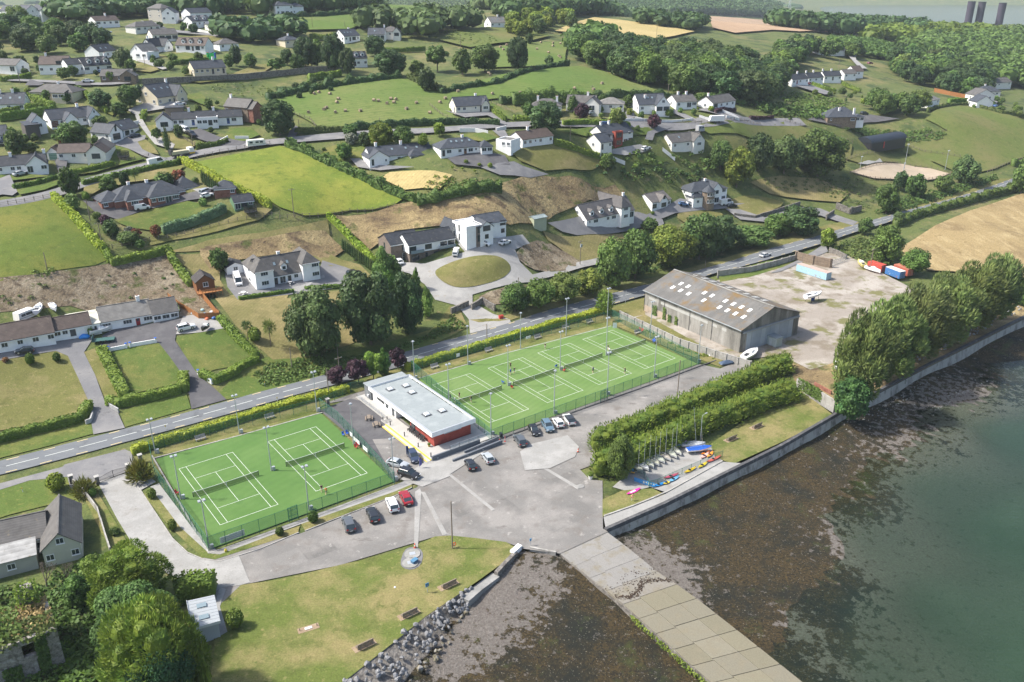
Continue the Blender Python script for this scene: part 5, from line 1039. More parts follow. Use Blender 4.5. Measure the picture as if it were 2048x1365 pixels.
def cpt(x,y,z=0):return Vector(CLUB.location)+AX*x-BX*y+Vector((0,0,z))
def deck():
 o=tg("clubhouse_terrace","pale concrete terrace around the clubhouse with yellow edged step","terrace",CLUB.location,YAW)
 w,L=CW,CL;M_dc=tm("terrace_concrete",(.38,.372,.35),[((.44,.43,.405),.5,.45,.7)],.85,.1,6,(5,.06))
 BQ(-3.2,-4.2,.0,w+3.,-.1,.30).bd("slab",M_dc,o);BQ(-3.2,-.1,.0,.0,17,.30).bd("slab",M_dc,o);BQ(w-.2,-.1,0,w+3.,12,.30).bd("slab",M_dc,o)
 BQ(-2.3,17.,.0,-.02,L+4,.32).bd("slab",M_dc,o)
 My=plain("yellow_edge_paint",(.72,.50,.06),.7)
 BQ(-3.45,-4.2,.0,-3.205,14.5,.33).bd("edge_strip",My,o);BQ(-4.4,-4.2,.0,-4.18,14.5,.17).bd("edge_strip",My,o);BQ(-4.18,-4.2,0,-3.45,14.5,.15).bd("step",M_dc,o)
 BQ(w+2.2,-4.6,.0,w+3.02,-4.21,.05).bd("edge_strip",My,o)
 for k in range(4):BQ(-3.15,14.6+k*.35,.0,-1.5,14.95+k*.35,.32+k*.12).bd("step",M_dc,o)
 Mg=plain("ramp_grey_paint",(.13,.145,.165),.7)
 BQ(-3.2,-4.55,0,w-1.2,-4.21,1.15).bd("ramp_wall",Mg,o)
 HX([(0,-7.3,0),(w+2.6,-7.3,0),(w+2.6,-6.95,0),(0,-6.95,0)],[(0,-7.3,.55),(w+2.6,-7.3,.95),(w+2.6,-6.95,.95),(0,-6.95,.55)]).bd("ramp_wall",Mg,o)
 HX([(w-6,-5.9,0),(w+2.6,-5.9,0),(w+2.6,-5.6,0),(w-6,-5.6,0)],[(w-6,-5.9,.6),(w+2.6,-5.9,1.15),(w+2.6,-5.6,1.15),(w-6,-5.6,.6)]).bd("ramp_wall",Mg,o)
 HX([(0,-6.95,0),(w+2.6,-6.95,0),(w+2.6,-5.9,0),(0,-5.9,0)],[(0,-6.95,.03),(w+2.6,-6.95,.3),(w+2.6,-5.9,.3),(0,-5.9,.03)]).bd("ramp",M_dc,o)
 for x in(-2,3.5,w-2.5):BQ(x,-7.305 if x>0 else-4.555,.3,x+.25,-7.30 if x>0 else-4.55,.45).bd("wall_light",ML,o)
 for k in range(4):
  xa=1.2+k*(w/4.2);TB((xa,-4.38,1.15),(xa,-4.38,2.1),.035,n=6).bd("railing_post",MDM,o);MB().add([(xa+.05,-4.38,1.2),(xa+w/4.2-.05,-4.38,1.2),(xa+w/4.2-.05,-4.38,2.),(xa+.05,-4.38,2.)],[(0,1,2,3)]).bd("glass_panel",M_glassp,o)
 TB((1.2,-4.38,2.1),(1.2+4*w/4.2,-4.38,2.1),.03,n=6).bd("handrail",MM,o)
 for k in range(12):
  y=17.2+k*(L-14)/11;TB((-2.2,y,.3),(-2.2,y,1.35),.03,n=6).bd("railing_post",MM,o)
 m=MB();[m.tube((-2.2,17.2,z),(-2.2,17.2+L-14,z),.025,n=5)for z in(.55,.8,1.05,1.35)];m.bd("handrail",MM,o)
 for k in range(26):TB((-2.2,17.4+k*.62,.35),(-2.2,17.4+k*.62,1.3),.018,n=4).bd("baluster",MDM,o)if k<22 else None
 for i,(x,y)in enumerate([(-3.,16.3),(-2.2,15.9),(-2.7,13.6),(-2.7,7.5),(-2.7,1.8),(-2.7,-3.2)]):
  p=cpt(x,y,.3);b=LT([(.11,0),(.11,.95),(.08,1.)],10).bd("bollard",MDM,loc=p)
  tag(b,["black bollard at the top of the clubhouse steps, fence side","black bollard at the top of the clubhouse steps, wall side","black bollard at the foot of the clubhouse steps","black bollard halfway along the yellow step","black bollard near the plant pot at the brick end","black bollard at the corner of the grey ramp wall"][i],"bollard","bollards on the clubhouse terrace")
deck()
def sb_(p,ang,lbl,gp,w=2.,c=None,pad=False,name="park_bench",cat="bench",back=True):
 o=tg(name,lbl,cat,p,ang,gp);m=c or MW
 if pad:BQ(-w/2-.45,-.75,-.02,w/2+.45,.6,.06).bd("base_slab",M_earth,o)
 for k in range(4):BQ(-w/2,-.32+k*.16,.43,w/2,-.19+k*.16,.475).bd("seat_slat",m,o)
 if back:
  for k in range(4):HX([(-w/2,.33+k*.035,.52+k*.15),(w/2,.33+k*.035,.52+k*.15),(w/2,.37+k*.035,.52+k*.15),(-w/2,.37+k*.035,.52+k*.15)],[(-w/2,.36+k*.035,.64+k*.15),(w/2,.36+k*.035,.64+k*.15),(w/2,.40+k*.035,.64+k*.15),(-w/2,.40+k*.035,.64+k*.15)]).bd("back_slat",m,o)
 for x in(-w/2+.15,0,w/2-.15):
  b=MB();b.box(x-.06,-.3,0,x+.06,-.18,.43);b.box(x-.06,.2,0,x+.06,.33,.43)
  if back:b.hexa([(x-.06,.25,.4),(x+.06,.25,.4),(x+.06,.34,.4),(x-.06,.34,.4)],[(x-.06,.4,1.12),(x+.06,.4,1.12),(x+.06,.47,1.12),(x-.06,.47,1.12)])
  b.bd("leg",m,o)
 return o
M_blackw=plain("black_bench_paint",(.03,.03,.032),.6)
sb_(cpt(-.7,8.4,.3),YAW-pi/2,"black bench under the clubhouse canopy nearest the door","black clubhouse benches",1.8,M_blackw)
sb_(cpt(-.7,6.2,.3),YAW-pi/2,"middle black bench along the brick clubhouse wall","black clubhouse benches",1.8,M_blackw)
sb_(cpt(-.7,4.,.3),YAW-pi/2,"black bench along the brick wall beside the plant pot","black clubhouse benches",1.8,M_blackw)
def planter(p,lbl,s=1.,c=(.3,.16,.06),leaf="hedge"):
 o=tg("planter",lbl,"planter",p);LT([(.22*s,0),(.34*s,.5*s),(.36*s,.52*s),(.30*s,.5*s)],14).bd("pot",MP,o,cl=c);cm,_=mtm("ball",0,0);link("plant",cm,o,(0,0,.4*s),0,(.8*s,.8*s,.6*s));return o
planter(cpt(-.8,.6,.3),"yellow planted pot at the corner of the brick wall",.9,(.45,.33,.06));planter(cpt(CW+.6,2.6,.3),"plant pot on the far side of the brick end",.8)
planter(xy(1181,958,0),"white octagonal planter at the tip of the conifer hedge",1.5,(.75,.75,.72))
for i,p in enumerate([(738,840),(753,853)]):
 o=tg("picnic_table",["brown picnic table nearer the clubhouse path","brown picnic table nearer the tennis fence"][i],"table",xy(*p,0)+Vector((0,0,.07)),YAW+1.1+.1*i,"picnic tables")
 for k in range(5):BQ(-.9,-.38+k*.155,.72,.9,-.24+k*.155,.76).bd("table_plank",MW,o)
 for s in(-1,1):BQ(-.9,s*.72-.13,.43,.9,s*.72+.13,.47).bd("seat",MW,o)
 for x in(-.6,.6):
  b=MB();b.hexa([(x-.05,-.75,0),(x+.05,-.75,0),(x+.05,-.63,0),(x-.05,-.63,0)],[(x-.05,-.3,.72),(x+.05,-.3,.72),(x+.05,-.2,.72),(x-.05,-.2,.72)]);b.hexa([(x-.05,.63,0),(x+.05,.63,0),(x+.05,.75,0),(x-.05,.75,0)],[(x-.05,.2,.72),(x+.05,.2,.72),(x+.05,.3,.72),(x-.05,.3,.72)]);b.box(x-.05,-.8,.37,x+.05,.8,.43);b.bd("leg",MW,o)
for p,lb in[((402,881),"slatted bench behind the court nearest the gate"),((540,838),"slatted bench behind the court beside the picnic area"),((870,737),"slatted bench behind the far courts nearest the clubhouse"),((978,704),"slatted bench behind the far courts, second from the clubhouse"),((1076,678),"slatted bench in the middle of the far back fence"),((1180,647),"slatted bench near the far corner of the courts"),((1132,658),"slatted bench between two floodlights on the far back fence"),((1276,668),"slatted bench at the end of the courts by the red chairs")]:
 sb_(xy(*p,0)+Vector((0,0,.06)),YAW,lb,"benches behind the courts",2.2,plain("grey_bench",(.32,.31,.29),.8)if "grey_bench" not in MATS else MATS["grey_bench"])
for p,lb,an in[((897,1172),"weathered bench on the lawn nearest the slipway",YAW+pi),((818,1230),"weathered bench in the middle of the seaside row",YAW+pi),((729,1293),"weathered bench on the lawn farthest from the slipway",YAW+pi),((1462,880),"bench on the grass by the dinghy park",YAW+pi),((1513,855),"bench on the grass nearest the ivy wall",YAW+pi)]:
 sb_(xy(*p,0)+Vector((0,0,.07)),an,lb,"benches facing the sea",2.6,MW,True)
for i,(p,c,lb)in enumerate([((691,872),1,"blue plastic chairs by the picnic side fence"),((714,896),0,"red plastic chairs by the sponsor banners"),((1006,768),1,"blue chair beside the second far court floodlight"),((1024,778),0,"red chair at the net of the second far court"),((1112,736),1,"blue chair at the net of the third far court"),((1128,744),0,"red chair at the net of the third far court"),((1307,685),1,"blue chairs at the net of the last court"),((1281,664),0,"red chairs by the end bench"),((876,797),0,"red chair behind the clubhouse fence"),((908,818),1,"dark blue chair behind the clubhouse"),((355,990),0,"red chair seen through the drive side fence")]):
 o=tg("court_chair",lb,"chair",xy(*p,0)+Vector((0,0,.12)),YAW+i*.7,"plastic court chairs");cc=[(.55,.03,.04),(.04,.12,.5)][c]
 for s in((-.45,.45)if "chairs" in lb else(0,)):
  BQ(s-.25,-.25,.4,s+.25,.25,.45).bd("seat",MP,o,cl=cc);HX([(s-.25,.2,.45),(s+.25,.2,.45),(s+.25,.25,.45),(s-.25,.25,.45)],[(s-.25,.32,.95),(s+.25,.32,.95),(s+.25,.37,.95),(s-.25,.37,.95)]).bd("backrest",MP,o,cl=cc)
  for lx in(-.2,.2):
   for ly in(-.2,.2):BQ(s+lx-.025,ly-.025,0,s+lx+.025,ly+.025,.4).bd("leg",MP,o,cl=cc)
   #floodlights, lamps, poles
def fll(px,h,lbl,heads=2,base_box=True,col=None,z=None,gp="floodlight masts around the courts"):
 p=xy(*px,z);o=tg("floodlight_mast",lbl,"floodlight",p,YAW,gp)
 TB((0,0,0),(0,0,h),.13,.07,8).bd("pole",MM,o);BQ(-.5,-.05,h-.08,.5,.05,h).bd("crossbar",MM,o)
 for x in((-.4,.4)if heads==2 else(0,)):HX([(x-.22,-.4,h-.12),(x+.22,-.4,h-.12),(x+.22,.1,h+.02),(x-.22,.1,h+.02)],[(x-.2,-.36,h+.08),(x+.2,-.36,h+.08),(x+.2,.08,h+.2),(x-.2,.08,h+.2)]).bd("lamp_head",MM,o)
 if base_box:BQ(.2,-.3,0,.75,.2,.95).bd("control_box",MM,o)
for b_,t_,hd,lb in[((311,908),837,2,"tall floodlight by the near court corner at the entrance hedge"),((479,868),790,2,"floodlight behind the near courts beside the slatted bench"),((634,825),744,2,"floodlight at the corner of the near courts by the purple trees"),((707,890),806,1,"floodlight on the picnic area fence"),((788,963),874,2,"floodlight beside the black parked car at the fence corner"),((543,943),852,2,"floodlight standing between the two near courts"),((362,1000),908,2,"floodlight on the drive side fence near the red chair"),((618,1022),928,2,"floodlight near the two tennis players at the front fence"),((419,1100),994,2,"floodlight at the nearest corner of the courts"),((829,760),684,1,"floodlight at the back corner behind the clubhouse"),((898,812),729,2,"floodlight beside the players behind the clubhouse"),((936,731),654,1,"slim floodlight at the back fence second from the clubhouse"),((1016,773),692,2,"floodlight between the first two far courts"),((1041,698),628,1,"floodlight on the back fence near the banner"),((982,872),786,1,"floodlight at the front corner of the far courts"),((1108,830),741,1,"floodlight behind the four parked cars"),((1120,742),665,2,"floodlight between the second and third far courts"),((1132,672),600,2,"floodlight on the back fence by the end benches"),((1214,792),706,2,"floodlight in the front fence by the gate"),((1212,712),638,2,"floodlight between the third and last courts"),((1214,652),580,2,"tall floodlight at the far back corner by the round conifer"),((1308,757),675,2,"floodlight at the front fence of the last court"),((1300,676),606,2,"floodlight at the end fence of the last court"),((1396,727),652,1,"floodlight at the far front corner of the courts")]:
 q=xy(*b_,0);s=FPX/dpt(*q);fll(b_,(b_[1]-t_)/s/.91,lb,hd,b_[1]>700,z=.0)
M_pole=tm("pole_wood",(.20,.165,.13),[((.28,.24,.2),1.5,.5,.7)],.9,0,coord="obj")
def pole(px,top,lbl,arm=False,gp="wooden utility poles",mat=None,box=False,name="utility_pole",head=None,cat="pole",r=.13):
 p=Vector(P(*px));s=FPX/dpt(*p);th=atan2(CAMZ-p.z,hypot(p.x,p.y));h=(px[1]-top)/s/cos(th)
 o=tg(name,lbl,cat,p,YAW,gp);TB((0,0,-.4),(0,0,h),r,r*.75,8).bd("pole",mat or M_pole,o)
 if arm:BQ(-.9,-.06,h-.55,.9,.06,h-.43).bd("crossarm",M_pole,o);[LT([(.05,0),(.07,.1),(.03,.18)],8,c=(x,0,h-.43)).bd("insulator",MM,o)for x in(-.8,0,.8)]
 if box:BQ(-.35,-.55,h-2.2,.35,-.13,h-1.2).bd("transformer",MM,o)
 if head:TB((0,0,h),(.9,0,h+.2),.045,n=6).bd("arm",MM,o);BQ(.8,-.12,h+.12,1.4,.12,h+.25).bd("lamp_head",MM,o)
 return o,p+Vector((0,0,h))
PT={}
for k,px,top,lb,arm,box in[("a",(95,542),505,"pole in the lower edge of the left field",False,False),("b",(205,495),445,"pale pole beside the clipped yellow hedge",True,False),("c",(180,440),400,"dark pole by the brick bungalow drive",False,False),("d",(588,432),378,"pale pole at the corner of the bright field",True,False),("e",(584,738),697,"short grey post in the bramble bank",False,False),("f",(681,770),714,"pole with a pale bracket rising from the purple tree",True,False),("f2",(676,716),655,"brown pole in front of the big dark trees",False,False),("g",(658,795),738,"brown pole in the roadside hedge by the picnic area",False,False),("h",(974,686),649,"dark pole by the gravel entrance",False,False),("i",(1160,530),482,"pole with a transformer above the gravel drive",True,True),("j",(1037,600),556,"pole at the left end of the roadside thicket",False,False),("k",(1410,538),521,"short pole by the road beyond the old shed",False,False),("l",(905,1098),1008,"tall dark pole on the seaside lawn by the car park",False,False),("m",(1140,292),254,"pole beside the long clipped hedge",False,False),("n",(1354,800),722,"pale lamp pole at the conifer hedge",False,False),("o",(1740,540),498,"pale pole behind the red container",True,False),("p",(386,295),268,"pole on the lawn of the blue framed bungalow",False,False),("q",(599,262),240,"pole beside the field road",False,False),("r",(760,250),236,"thin post at the foot of the bale field",False,False),("s",(1184,186),172,"white topped pole in the bale field",True,False),("t",(1336,190),170,"ivy covered pole at the wood edge",False,False),("u",(373,222),202,"pole by the cream gabled house",False,False),("v",(290,132),112,"pole on the lawn below the white steep roofed house",False,False),("w",(1027,120),104,"pole in the upper bale field",True,False),("x",(921,92),70,"pole on the bracken slope",True,False),("y",(1677,140),118,"leaning pole behind the terrace",False,False),("z",(1689,210),192,"pole above the stone bungalow",False,False),("aa",(690,55),44,"pole beside the ridge field hedge",False,False),("ab",(625,55),36,"pole in the far ridge field",False,False),("ac",(1313,75),55,"pole in the tan field",False,False),("ad",(40,166),146,"pole by the left garden hedge",False,False)]:
 PT[k]=pole(px,top,lb,arm,box=box)[1]
_M_wire=plain("wire",(.04,.04,.045),.6)
def wire(a,b,sag=.8):
 a,b=Vector(a),Vector(b);N=10;m=MB();L_=None
 for k in range(N+1):
  t=k/N;p=a.lerp(b,t);p.z-=sag*4*t*(1-t)
  if L_ is not None:m.tube(L_,p,.015,n=4,cap=False)
  L_=p
 return tag(m.bd("overhead_wire",_M_wire),"thin overhead wire between two poles","wire","overhead wires")
for a,b in(("b","d"),("a","b"),("d","i"),("g","h"),("f","g"),("i","k"),("h","j")):wire(PT[a],PT[b])
for px,top,lb in[((1808,340),292,"tall arena floodlight in front of the black barn"),((1890,340),304,"arena floodlight at the pasture side"),((1805,352),328,"arena floodlight at the near rail of the sand arena"),((1720,338),315,"arena floodlight at the left end of the sand")]:
 p=Vector(P(*px));s=FPX/dpt(*p);fll(px,(px[1]-top)/s/.95,lb,2,False,gp="arena floodlights")
for px,top,lb in[((1251,607),581,"road sign post beyond the round conifer")]:pole(px,top,lb,mat=MM,name="road_sign",cat="sign",gp=None,r=.06)
for px,top,lb in[((332,860),838,"small white roadside marker post"),((555,803),792,"white marker post at the hedge by the road"),((46,985),975,"short post on the corner lawn"),((530,772),762,"yellow roadside marker below the bramble bank")]:
 p=Vector(P(*px));o=tg("marker_post",lb,"post",p);TB((0,0,0),(0,0,1.1),.06,n=6).bd("post",ML,o);BQ(-.12,-.07,.75,.12,-.06,1.15).bd("reflector",MP,o,cl=(.7,.5,.1))
 #old boat shed (hangar)
def hangar():
 A=Vector((*flat(1288,622),0));B=Vector((*flat(1478,706),0));C=Vector((*flat(1588,667),0))
 u=(B-A);Lw=u.length;ang=atan2(u.y,u.x);w=(C-B).length
 r=tg("boat_shed","big weathered corrugated shed with mossy roof and sliding doors","shed",A,ang)
 Mc=tm("asbestos_sheet",(.27,.26,.235),[((.15,.145,.13),.25,.45,.65,(1,1,.25)),((.37,.36,.335),.6,.5,.72,(1,1,.2)),((.10,.095,.085),1.2,.6,.75,(1,1,.12))],.95,.1,5,(4,.15),coord="obj")
 Mr=tm("mossy_roof_sheet",(.125,.122,.115),[((.175,.17,.16),.3,.45,.7,(1,.3,1)),((.17,.115,.055),.22,.5,.66),((.09,.088,.082),.9,.6,.75,(2,.3,1))],.95,.15,5,(4,.15),coord="obj")
 Mp=tm("rust_pink_render",(.42,.34,.27),[((.3,.25,.2),.8,.5,.7)],.9,0,coord="obj")
 H_,RH=6.6,3.9
 n=22;sw=Lw/n;rnd=random.Random(4)
 for k in range(n):
  for(z0,z1,m)in((.0,2.,Mc if k>5 else Mp),(2.,4.2,Mc),(4.2,5.,MP if rnd.random()<.55 and 0<k<19 else Mc),(5.,H_,Mc)):
   o=BQ(k*sw+.01,rnd.uniform(-.05,0),z0+.005,(k+1)*sw-.01,.12,z1-.005).bd("wall_sheet",m,r,cl=(.42,.42,.40))
 for k in(0,5,11,16):BQ(k*sw-.06,-.12,0,k*sw+.06,-.055,H_).bd("downpipe",MDM,r)
 nd_=5
 for k in range(nd_*2):
  y0,y1=2.2+(w-4.6)*k/(nd_*2),2.2+(w-4.6)*(k+1)/(nd_*2)
  BQ(Lw-.05+.06*(k%2),y0+.03,.05,Lw+.1+.06*(k%2),y1-.03,5.2).bd("sliding_door_panel",MWL,r,cl=(.36,.41,.47)if k%3 else(.42,.47,.52))
 for y0,y1 in((.12,2.2),(w-2.4,w-.05)):
  m=max(2,int((y1-y0)/.9))
  for k in range(m):BQ(Lw-.02,y0+(y1-y0)*k/m+.01,0,Lw+.06,y0+(y1-y0)*(k+1)/m-.01,5.3).bd("wall_sheet",Mc,r)
 BQ(Lw+.05,.5,5.3,Lw+.55,w-.3,5.75).bd("door_rail",MWL,r,cl=(.33,.35,.36))
 N=18
 for k in range(N):
  ya,yb=w*k/N,w*(k+1)/N;za=H_+RH*(1-abs(2*ya/w-1));zb=H_+RH*(1-abs(2*yb/w-1))
  HX([(Lw-.04,ya+.01,5.75),(Lw+.04,ya+.01,5.75),(Lw+.04,yb-.01,5.75),(Lw-.04,yb-.01,5.75)],[(Lw-.04,ya+.01,za-.1),(Lw+.04,ya+.01,za-.1),(Lw+.04,yb-.01,zb-.1),(Lw-.04,yb-.01,zb-.1)]).bd("gable_sheet",Mc,r)
 b=MB();b.box(.1,w-.15,0,Lw-.1,w,H_);b.hexa([(.02,.14,0),(.14,.14,0),(.14,w-.16,0),(.02,w-.16,0)],[(.02,.14,H_),(.14,.14,H_),(.14,w-.16,H_),(.02,w-.16,H_)])
 b.add([(.08,.2,H_),(.08,w-.2,H_),(.08,w/2,H_+RH-.2)],[(0,2,1)]);b.bd("wall",Mc,r)
 ov=.5;sl=RH/(w/2);an=atan(sl);SL=(w/2+ov)/cos(an)
 for sg in(0,1):
  nx=26
  for k in range(nx):
   xa,xb=-.4+(Lw+.9)*k/nx,-.4+(Lw+.9)*(k+1)/nx-.015
   dz=rnd.uniform(0,.03);y0,y1=(-ov,w/2)if sg==0 else(w+ov,w/2);z0,z1=H_-sl*ov+dz,H_+RH+dz
   q=[(xa,y0,z0),(xb,y0,z0),(xb,y1,z1),(xa,y1,z1)]
   HX(q if sg==0 else q[::-1],[(p[0],p[1],p[2]+.1)for p in(q if sg==0 else q[::-1])]).bd("roof_sheet",Mr,r)
 Ml=plain("translucent_sheet",(.74,.75,.72),.5)
 lights=[(.20,.62),(.28,.62),(.18,.40),(.27,.40),(.36,.40),(.46,.62),(.54,.62),(.53,.38),(.68,.62),(.76,.62),(.84,.62),(.70,.36),(.78,.36),(.86,.36),(.94,.36),(.92,.62),(.99,.62)][:16]
 for(fx,fy)in lights+[(.1+.09*k,1.45)for k in range(9)]+[(.15+.09*k,1.7)for k in range(8)]:
  y=w/2*fy if fy<1 else w/2*fy;zz=H_+RH*(1-abs(2*y/w-1))+.135
  BQ(-.5,-.75,0,.5,.75,.03).bd("roof_light",Ml,r,loc=(fx*Lw*.97,y,zz),rot=(an if fy<1 else-an,0,0))
 BQ(-.45,w/2-.3,H_+RH+.08,Lw+.5,w/2+.3,H_+RH+.2).bd("ridge",Mc,r);BQ(-.4,-ov-.22,H_-sl*ov-.12,Lw+.45,-ov,H_-sl*ov+.06).bd("gutter",MM,r)
 BQ(-.4,.3,0,-.05,1.2,4.5).bd("chimney_pipe",MDM,r)
 for i,(x0,x1,hh)in enumerate([(3.5,5.5,3.2),(8,9.2,3.8),(10.2,11.4,2.2),(13,14,2.6)]):
  rng=RNG(i);C=np.column_stack([rng.uniform(x0,x1,260),rng.uniform(-.35,-.1,260),rng.uniform(0,1,260)**1.3*hh]);V,F=cds(rng,C,nrm(rng.normal(size=C.shape)*.5+(0,-1,.3)),.16)
  o=link("ivy",np_mesh("ivy",V,F,LEAF["green"],np.repeat(rng.uniform(.8,1.3,260),4)),r)
 return r
HANG=hangar()
o=tg("porta_cabin","small grey green cabin in front of the shed doors","cabin",xy(1546,690,0),atan2(HANG.matrix_basis[1][0],HANG.matrix_basis[0][0]));BQ(-1.9,-1.2,.15,1.9,1.2,2.6).bd("wall",MWL,o,cl=(.36,.42,.42));BQ(-2.05,-1.35,2.6,2.05,1.35,2.75).bd("roof",MWL,o,cl=(.20,.24,.26));BQ(-.5,-1.25,.2,.4,-1.2,2.2).bd("door",MWL,o,cl=(.48,.53,.53))
#concrete walls
M_cw=tm("old_concrete_wall",(.33,.32,.295),[((.22,.21,.19),.6,.48,.68,(1,1,.4)),((.42,.41,.385),.9,.52,.72),((.09,.09,.075),1.5,.64,.76,(1,1,.3))],.95,.2,5,(4,.12))
M_seaw=tm("sea_wall_concrete",(.40,.39,.35),[((.18,.17,.15),.5,.46,.66,(1,1,.4)),((.40,.39,.36),.8,.52,.72),((.06,.075,.03),.9,.62,.74,(1,1,.5))],.95,.25,4,(4,.14))
M_seatop=tm("sea_wall_dark_top",(.075,.075,.078),[((.14,.14,.14),.8,.5,.7),((.22,.21,.2),1.8,.64,.74)],.9,.2,5,(4,.15))
MMO=tm("stone_wall_face",(.20,.185,.165),[((.11,.1,.09),1.2,.45,.62),((.30,.28,.25),2.2,.55,.7)],.95,.8,2.5,(4,.25))
def wall(px,h,t,lbl,mat=None,seg=2.4,name="wall",posts=False,cl=(.34,.33,.30),z=None,cap=None,zb=-.5,cat="wall",cutend=False,hvar=.0):
 """wall of separate panels along a pixel polyline"""
 pts=[xy(*p,z)for p in px];o=tg(name,lbl,cat,pts[0],0);mat=mat or M_cw;org=pts[0];rnd=random.Random(int(px[0][0]));first=True
 for a,b in zip(pts,pts[1:]):
  n=max(1,round((b-a).xy.length/seg));d=(b-a).xy.normalized();nn=Vector((-d.y,d.x,0))*t/2
  for k in range(n):
   p,q=a.lerp(b,k/n),a.lerp(b,(k+1)/n)
   if z is None:p.z=float(terr(p.x,p.y));q.z=float(terr(q.x,q.y))
   e=(q-p).normalized()*.012;hh=h*(1+rnd.uniform(-hvar,hvar));jo=nn.normalized()*rnd.uniform(-.02,.02)
   P0,Q0=p-org+e+jo,q-org-e+jo;zb3=Vector((0,0,zb));up=Vector((0,0,hh))
   HX([P0-nn+zb3,Q0-nn+zb3,Q0+nn+zb3,P0+nn+zb3],[P0-nn+up,Q0-nn+up,Q0+nn+up,P0+nn+up]).bd("wall_panel",mat,o,cl=cl)
   if cap:c=nn*1.25;u2=up+Vector((0,0,cap));HX([P0-c+up,Q0-c+up,Q0+c+up,P0+c+up],[P0-c+u2,Q0-c+u2,Q0+c+u2,P0+c+u2]).bd("coping",mat,o,cl=cl)
   if posts:c=p-org;s=t*.85;BQ(c.x-s,c.y-s,c.z+zb,c.x+s,c.y+s,c.z+h+.15).bd("pillar",mat,o,cl=cl)
 if posts:c=pts[-1]-org;s=t*.85;BQ(c.x-s,c.y-s,c.z+zb,c.x+s,c.y+s,c.z+h+.15).bd("pillar",mat,o,cl=cl)
 return o
wall([(1240,636),(1300,664),(1360,693),(1430,716),(1500,738)],2.,.3,"grey panelled concrete wall along the old shed",posts=True,seg=3.,cap=.08)
wall([(1436,553),(1500,545),(1548,533),(1594,520)],2.,.35,"concrete wall with dark pillars along the road side of the yard",posts=True,seg=4.2)
wall([(1592,521),(1626,530),(1660,536)],3.1,.5,"tall dark block wall behind the pale blue container",MST,posts=True,seg=5.5)
wall([(1658,505),(1672,510),(1692,520)],1.8,.5,"low stone wall curving into the yard gateway",MMO)
o=tg("yard_gate","galvanised mesh gate between the yard walls","gate",xy(1662,536),0);a,b=xy(1664,533),xy(1692,522);v=b-a;w=v.length;o.location=a;o.rotation_euler=(0,0,atan2(v.y,v.x))
m=MB();[m.tube((0,0,z),(w,0,z),.04,n=5)for z in(.2,1,2)];[m.tube((w*k/6,0,.1),(w*k/6,0,2),.03,n=5)for k in range(7)];m.bd("gate_frame",MM,o);MB().add([(0,0,.1),(w,0,.1),(w,0,2),(0,0,2)],[(0,1,2,3)]).bd("mesh_panel",mesh_mat("grey_mesh",(.5,.52,.53),.3),o)
w1=wall([(1592,777),(1630,798),(1668,822)],2.6,.4,"pale concrete end wall half covered by ivy",cl=(.5,.5,.48),z=.0,seg=3.5)
wall([(1628,772),(1662,790)],1.,.3,"red brick garden wall stub behind the ivy wall",MBR,z=.0)
rng=RNG(3);a,b=xy(1594,778,0),xy(1640,805,0);n=900;t=rng.uniform(0,1,n)**.9
C=np.column_stack([a.x+(b.x-a.x)*t,a.y+(b.y-a.y)*t-rng.uniform(-.1,.6,n),rng.uniform(.3,3.1,n)]);V,F=cds(rng,C,nrm(rng.normal(size=C.shape)*.6+(0,-1,.5)),.24)
tag(link("ivy",np_mesh("ivy",V,F,LEAF["green"],np.repeat(rng.uniform(.8,1.3,n),4))),"dense green ivy hanging over the pale end wall","ivy")
#sea wall
def seawall():
 pts=[Vector((*p,0))for p in COAST[8:16]];o=tg("sea_wall","long concrete sea wall with a dark coping above the weedy shore","wall",pts[0]);org=pts[0]
 for a,b in zip(pts,pts[1:]):
  n=max(1,round((b-a).length/5));d=(b-a).normalized();out=Vector((d.y,-d.x,0))
  for k in range(n):
   p,q=a.lerp(b,k/n)-org+d*.01,a.lerp(b,(k+1)/n)-org-d*.01
   B0=Vector((0,0,-3.4));T0=Vector((0,0,-.02));bat=out*.55
   HX([p-out*.4+B0,p+bat+B0,q+bat+B0,q-out*.4+B0][::-1],[p-out*.4+T0,p+out*.1+T0,q+out*.1+T0,q-out*.4+T0][::-1]).bd("wall_block",M_seaw,o)
   B0,T0=Vector((0,0,-.3)),Vector((0,0,.42))
   HX([p-out*.55+B0,p+out*.28+B0,q+out*.28+B0,q-out*.55+B0][::-1],[p-out*.5+T0,p+out*.16+T0,q+out*.16+T0,q-out*.5+T0][::-1]).bd("coping",M_seatop,o)
 return o
seawall()
def kerb(px,lbl,h=.16,w=.18,mat=None,z=None,lift=.0):
 pts=[xy(*p,z)for p in px];o=tg("kerb",lbl,"kerb",pts[0]);org=pts[0]
 for a,b in zip(pts,pts[1:]):
  n=max(1,round((b-a).length/2.5));d=(b-a).xy.normalized();nn=Vector((-d.y,d.x,0))*w/2
  for k in range(n):
   p,q=a.lerp(b,k/n),a.lerp(b,(k+1)/n)
   if z is None:p.z=float(terr(p.x,p.y));q.z=float(terr(q.x,q.y))
   e=(q-p).normalized()*.01;p,q=p-org+e,q-org-e;up=Vector((0,0,h+lift));dn=Vector((0,0,-.2))
   HX([p-nn+dn,q-nn+dn,q+nn+dn,p+nn+dn],[p-nn+up,q-nn+up,q+nn+up,p+nn+up]).bd("kerb_stone",mat or M_cw,o,cl=(.36,.35,.33))
kerb([(1208,1034),(1265,1014),(1300,1000),(1335,985),(1445,924)],"low concrete kerb between the dinghy park and the promenade",.3,.3)
kerb([(408,1120),(440,1124),(520,1099),(598,1066)],"concrete kerb curving round the grass at the near court corner")
kerb([(610,1063),(650,1047),(720,1020),(790,993),(824,976)],"concrete kerb behind the row of parked cars")
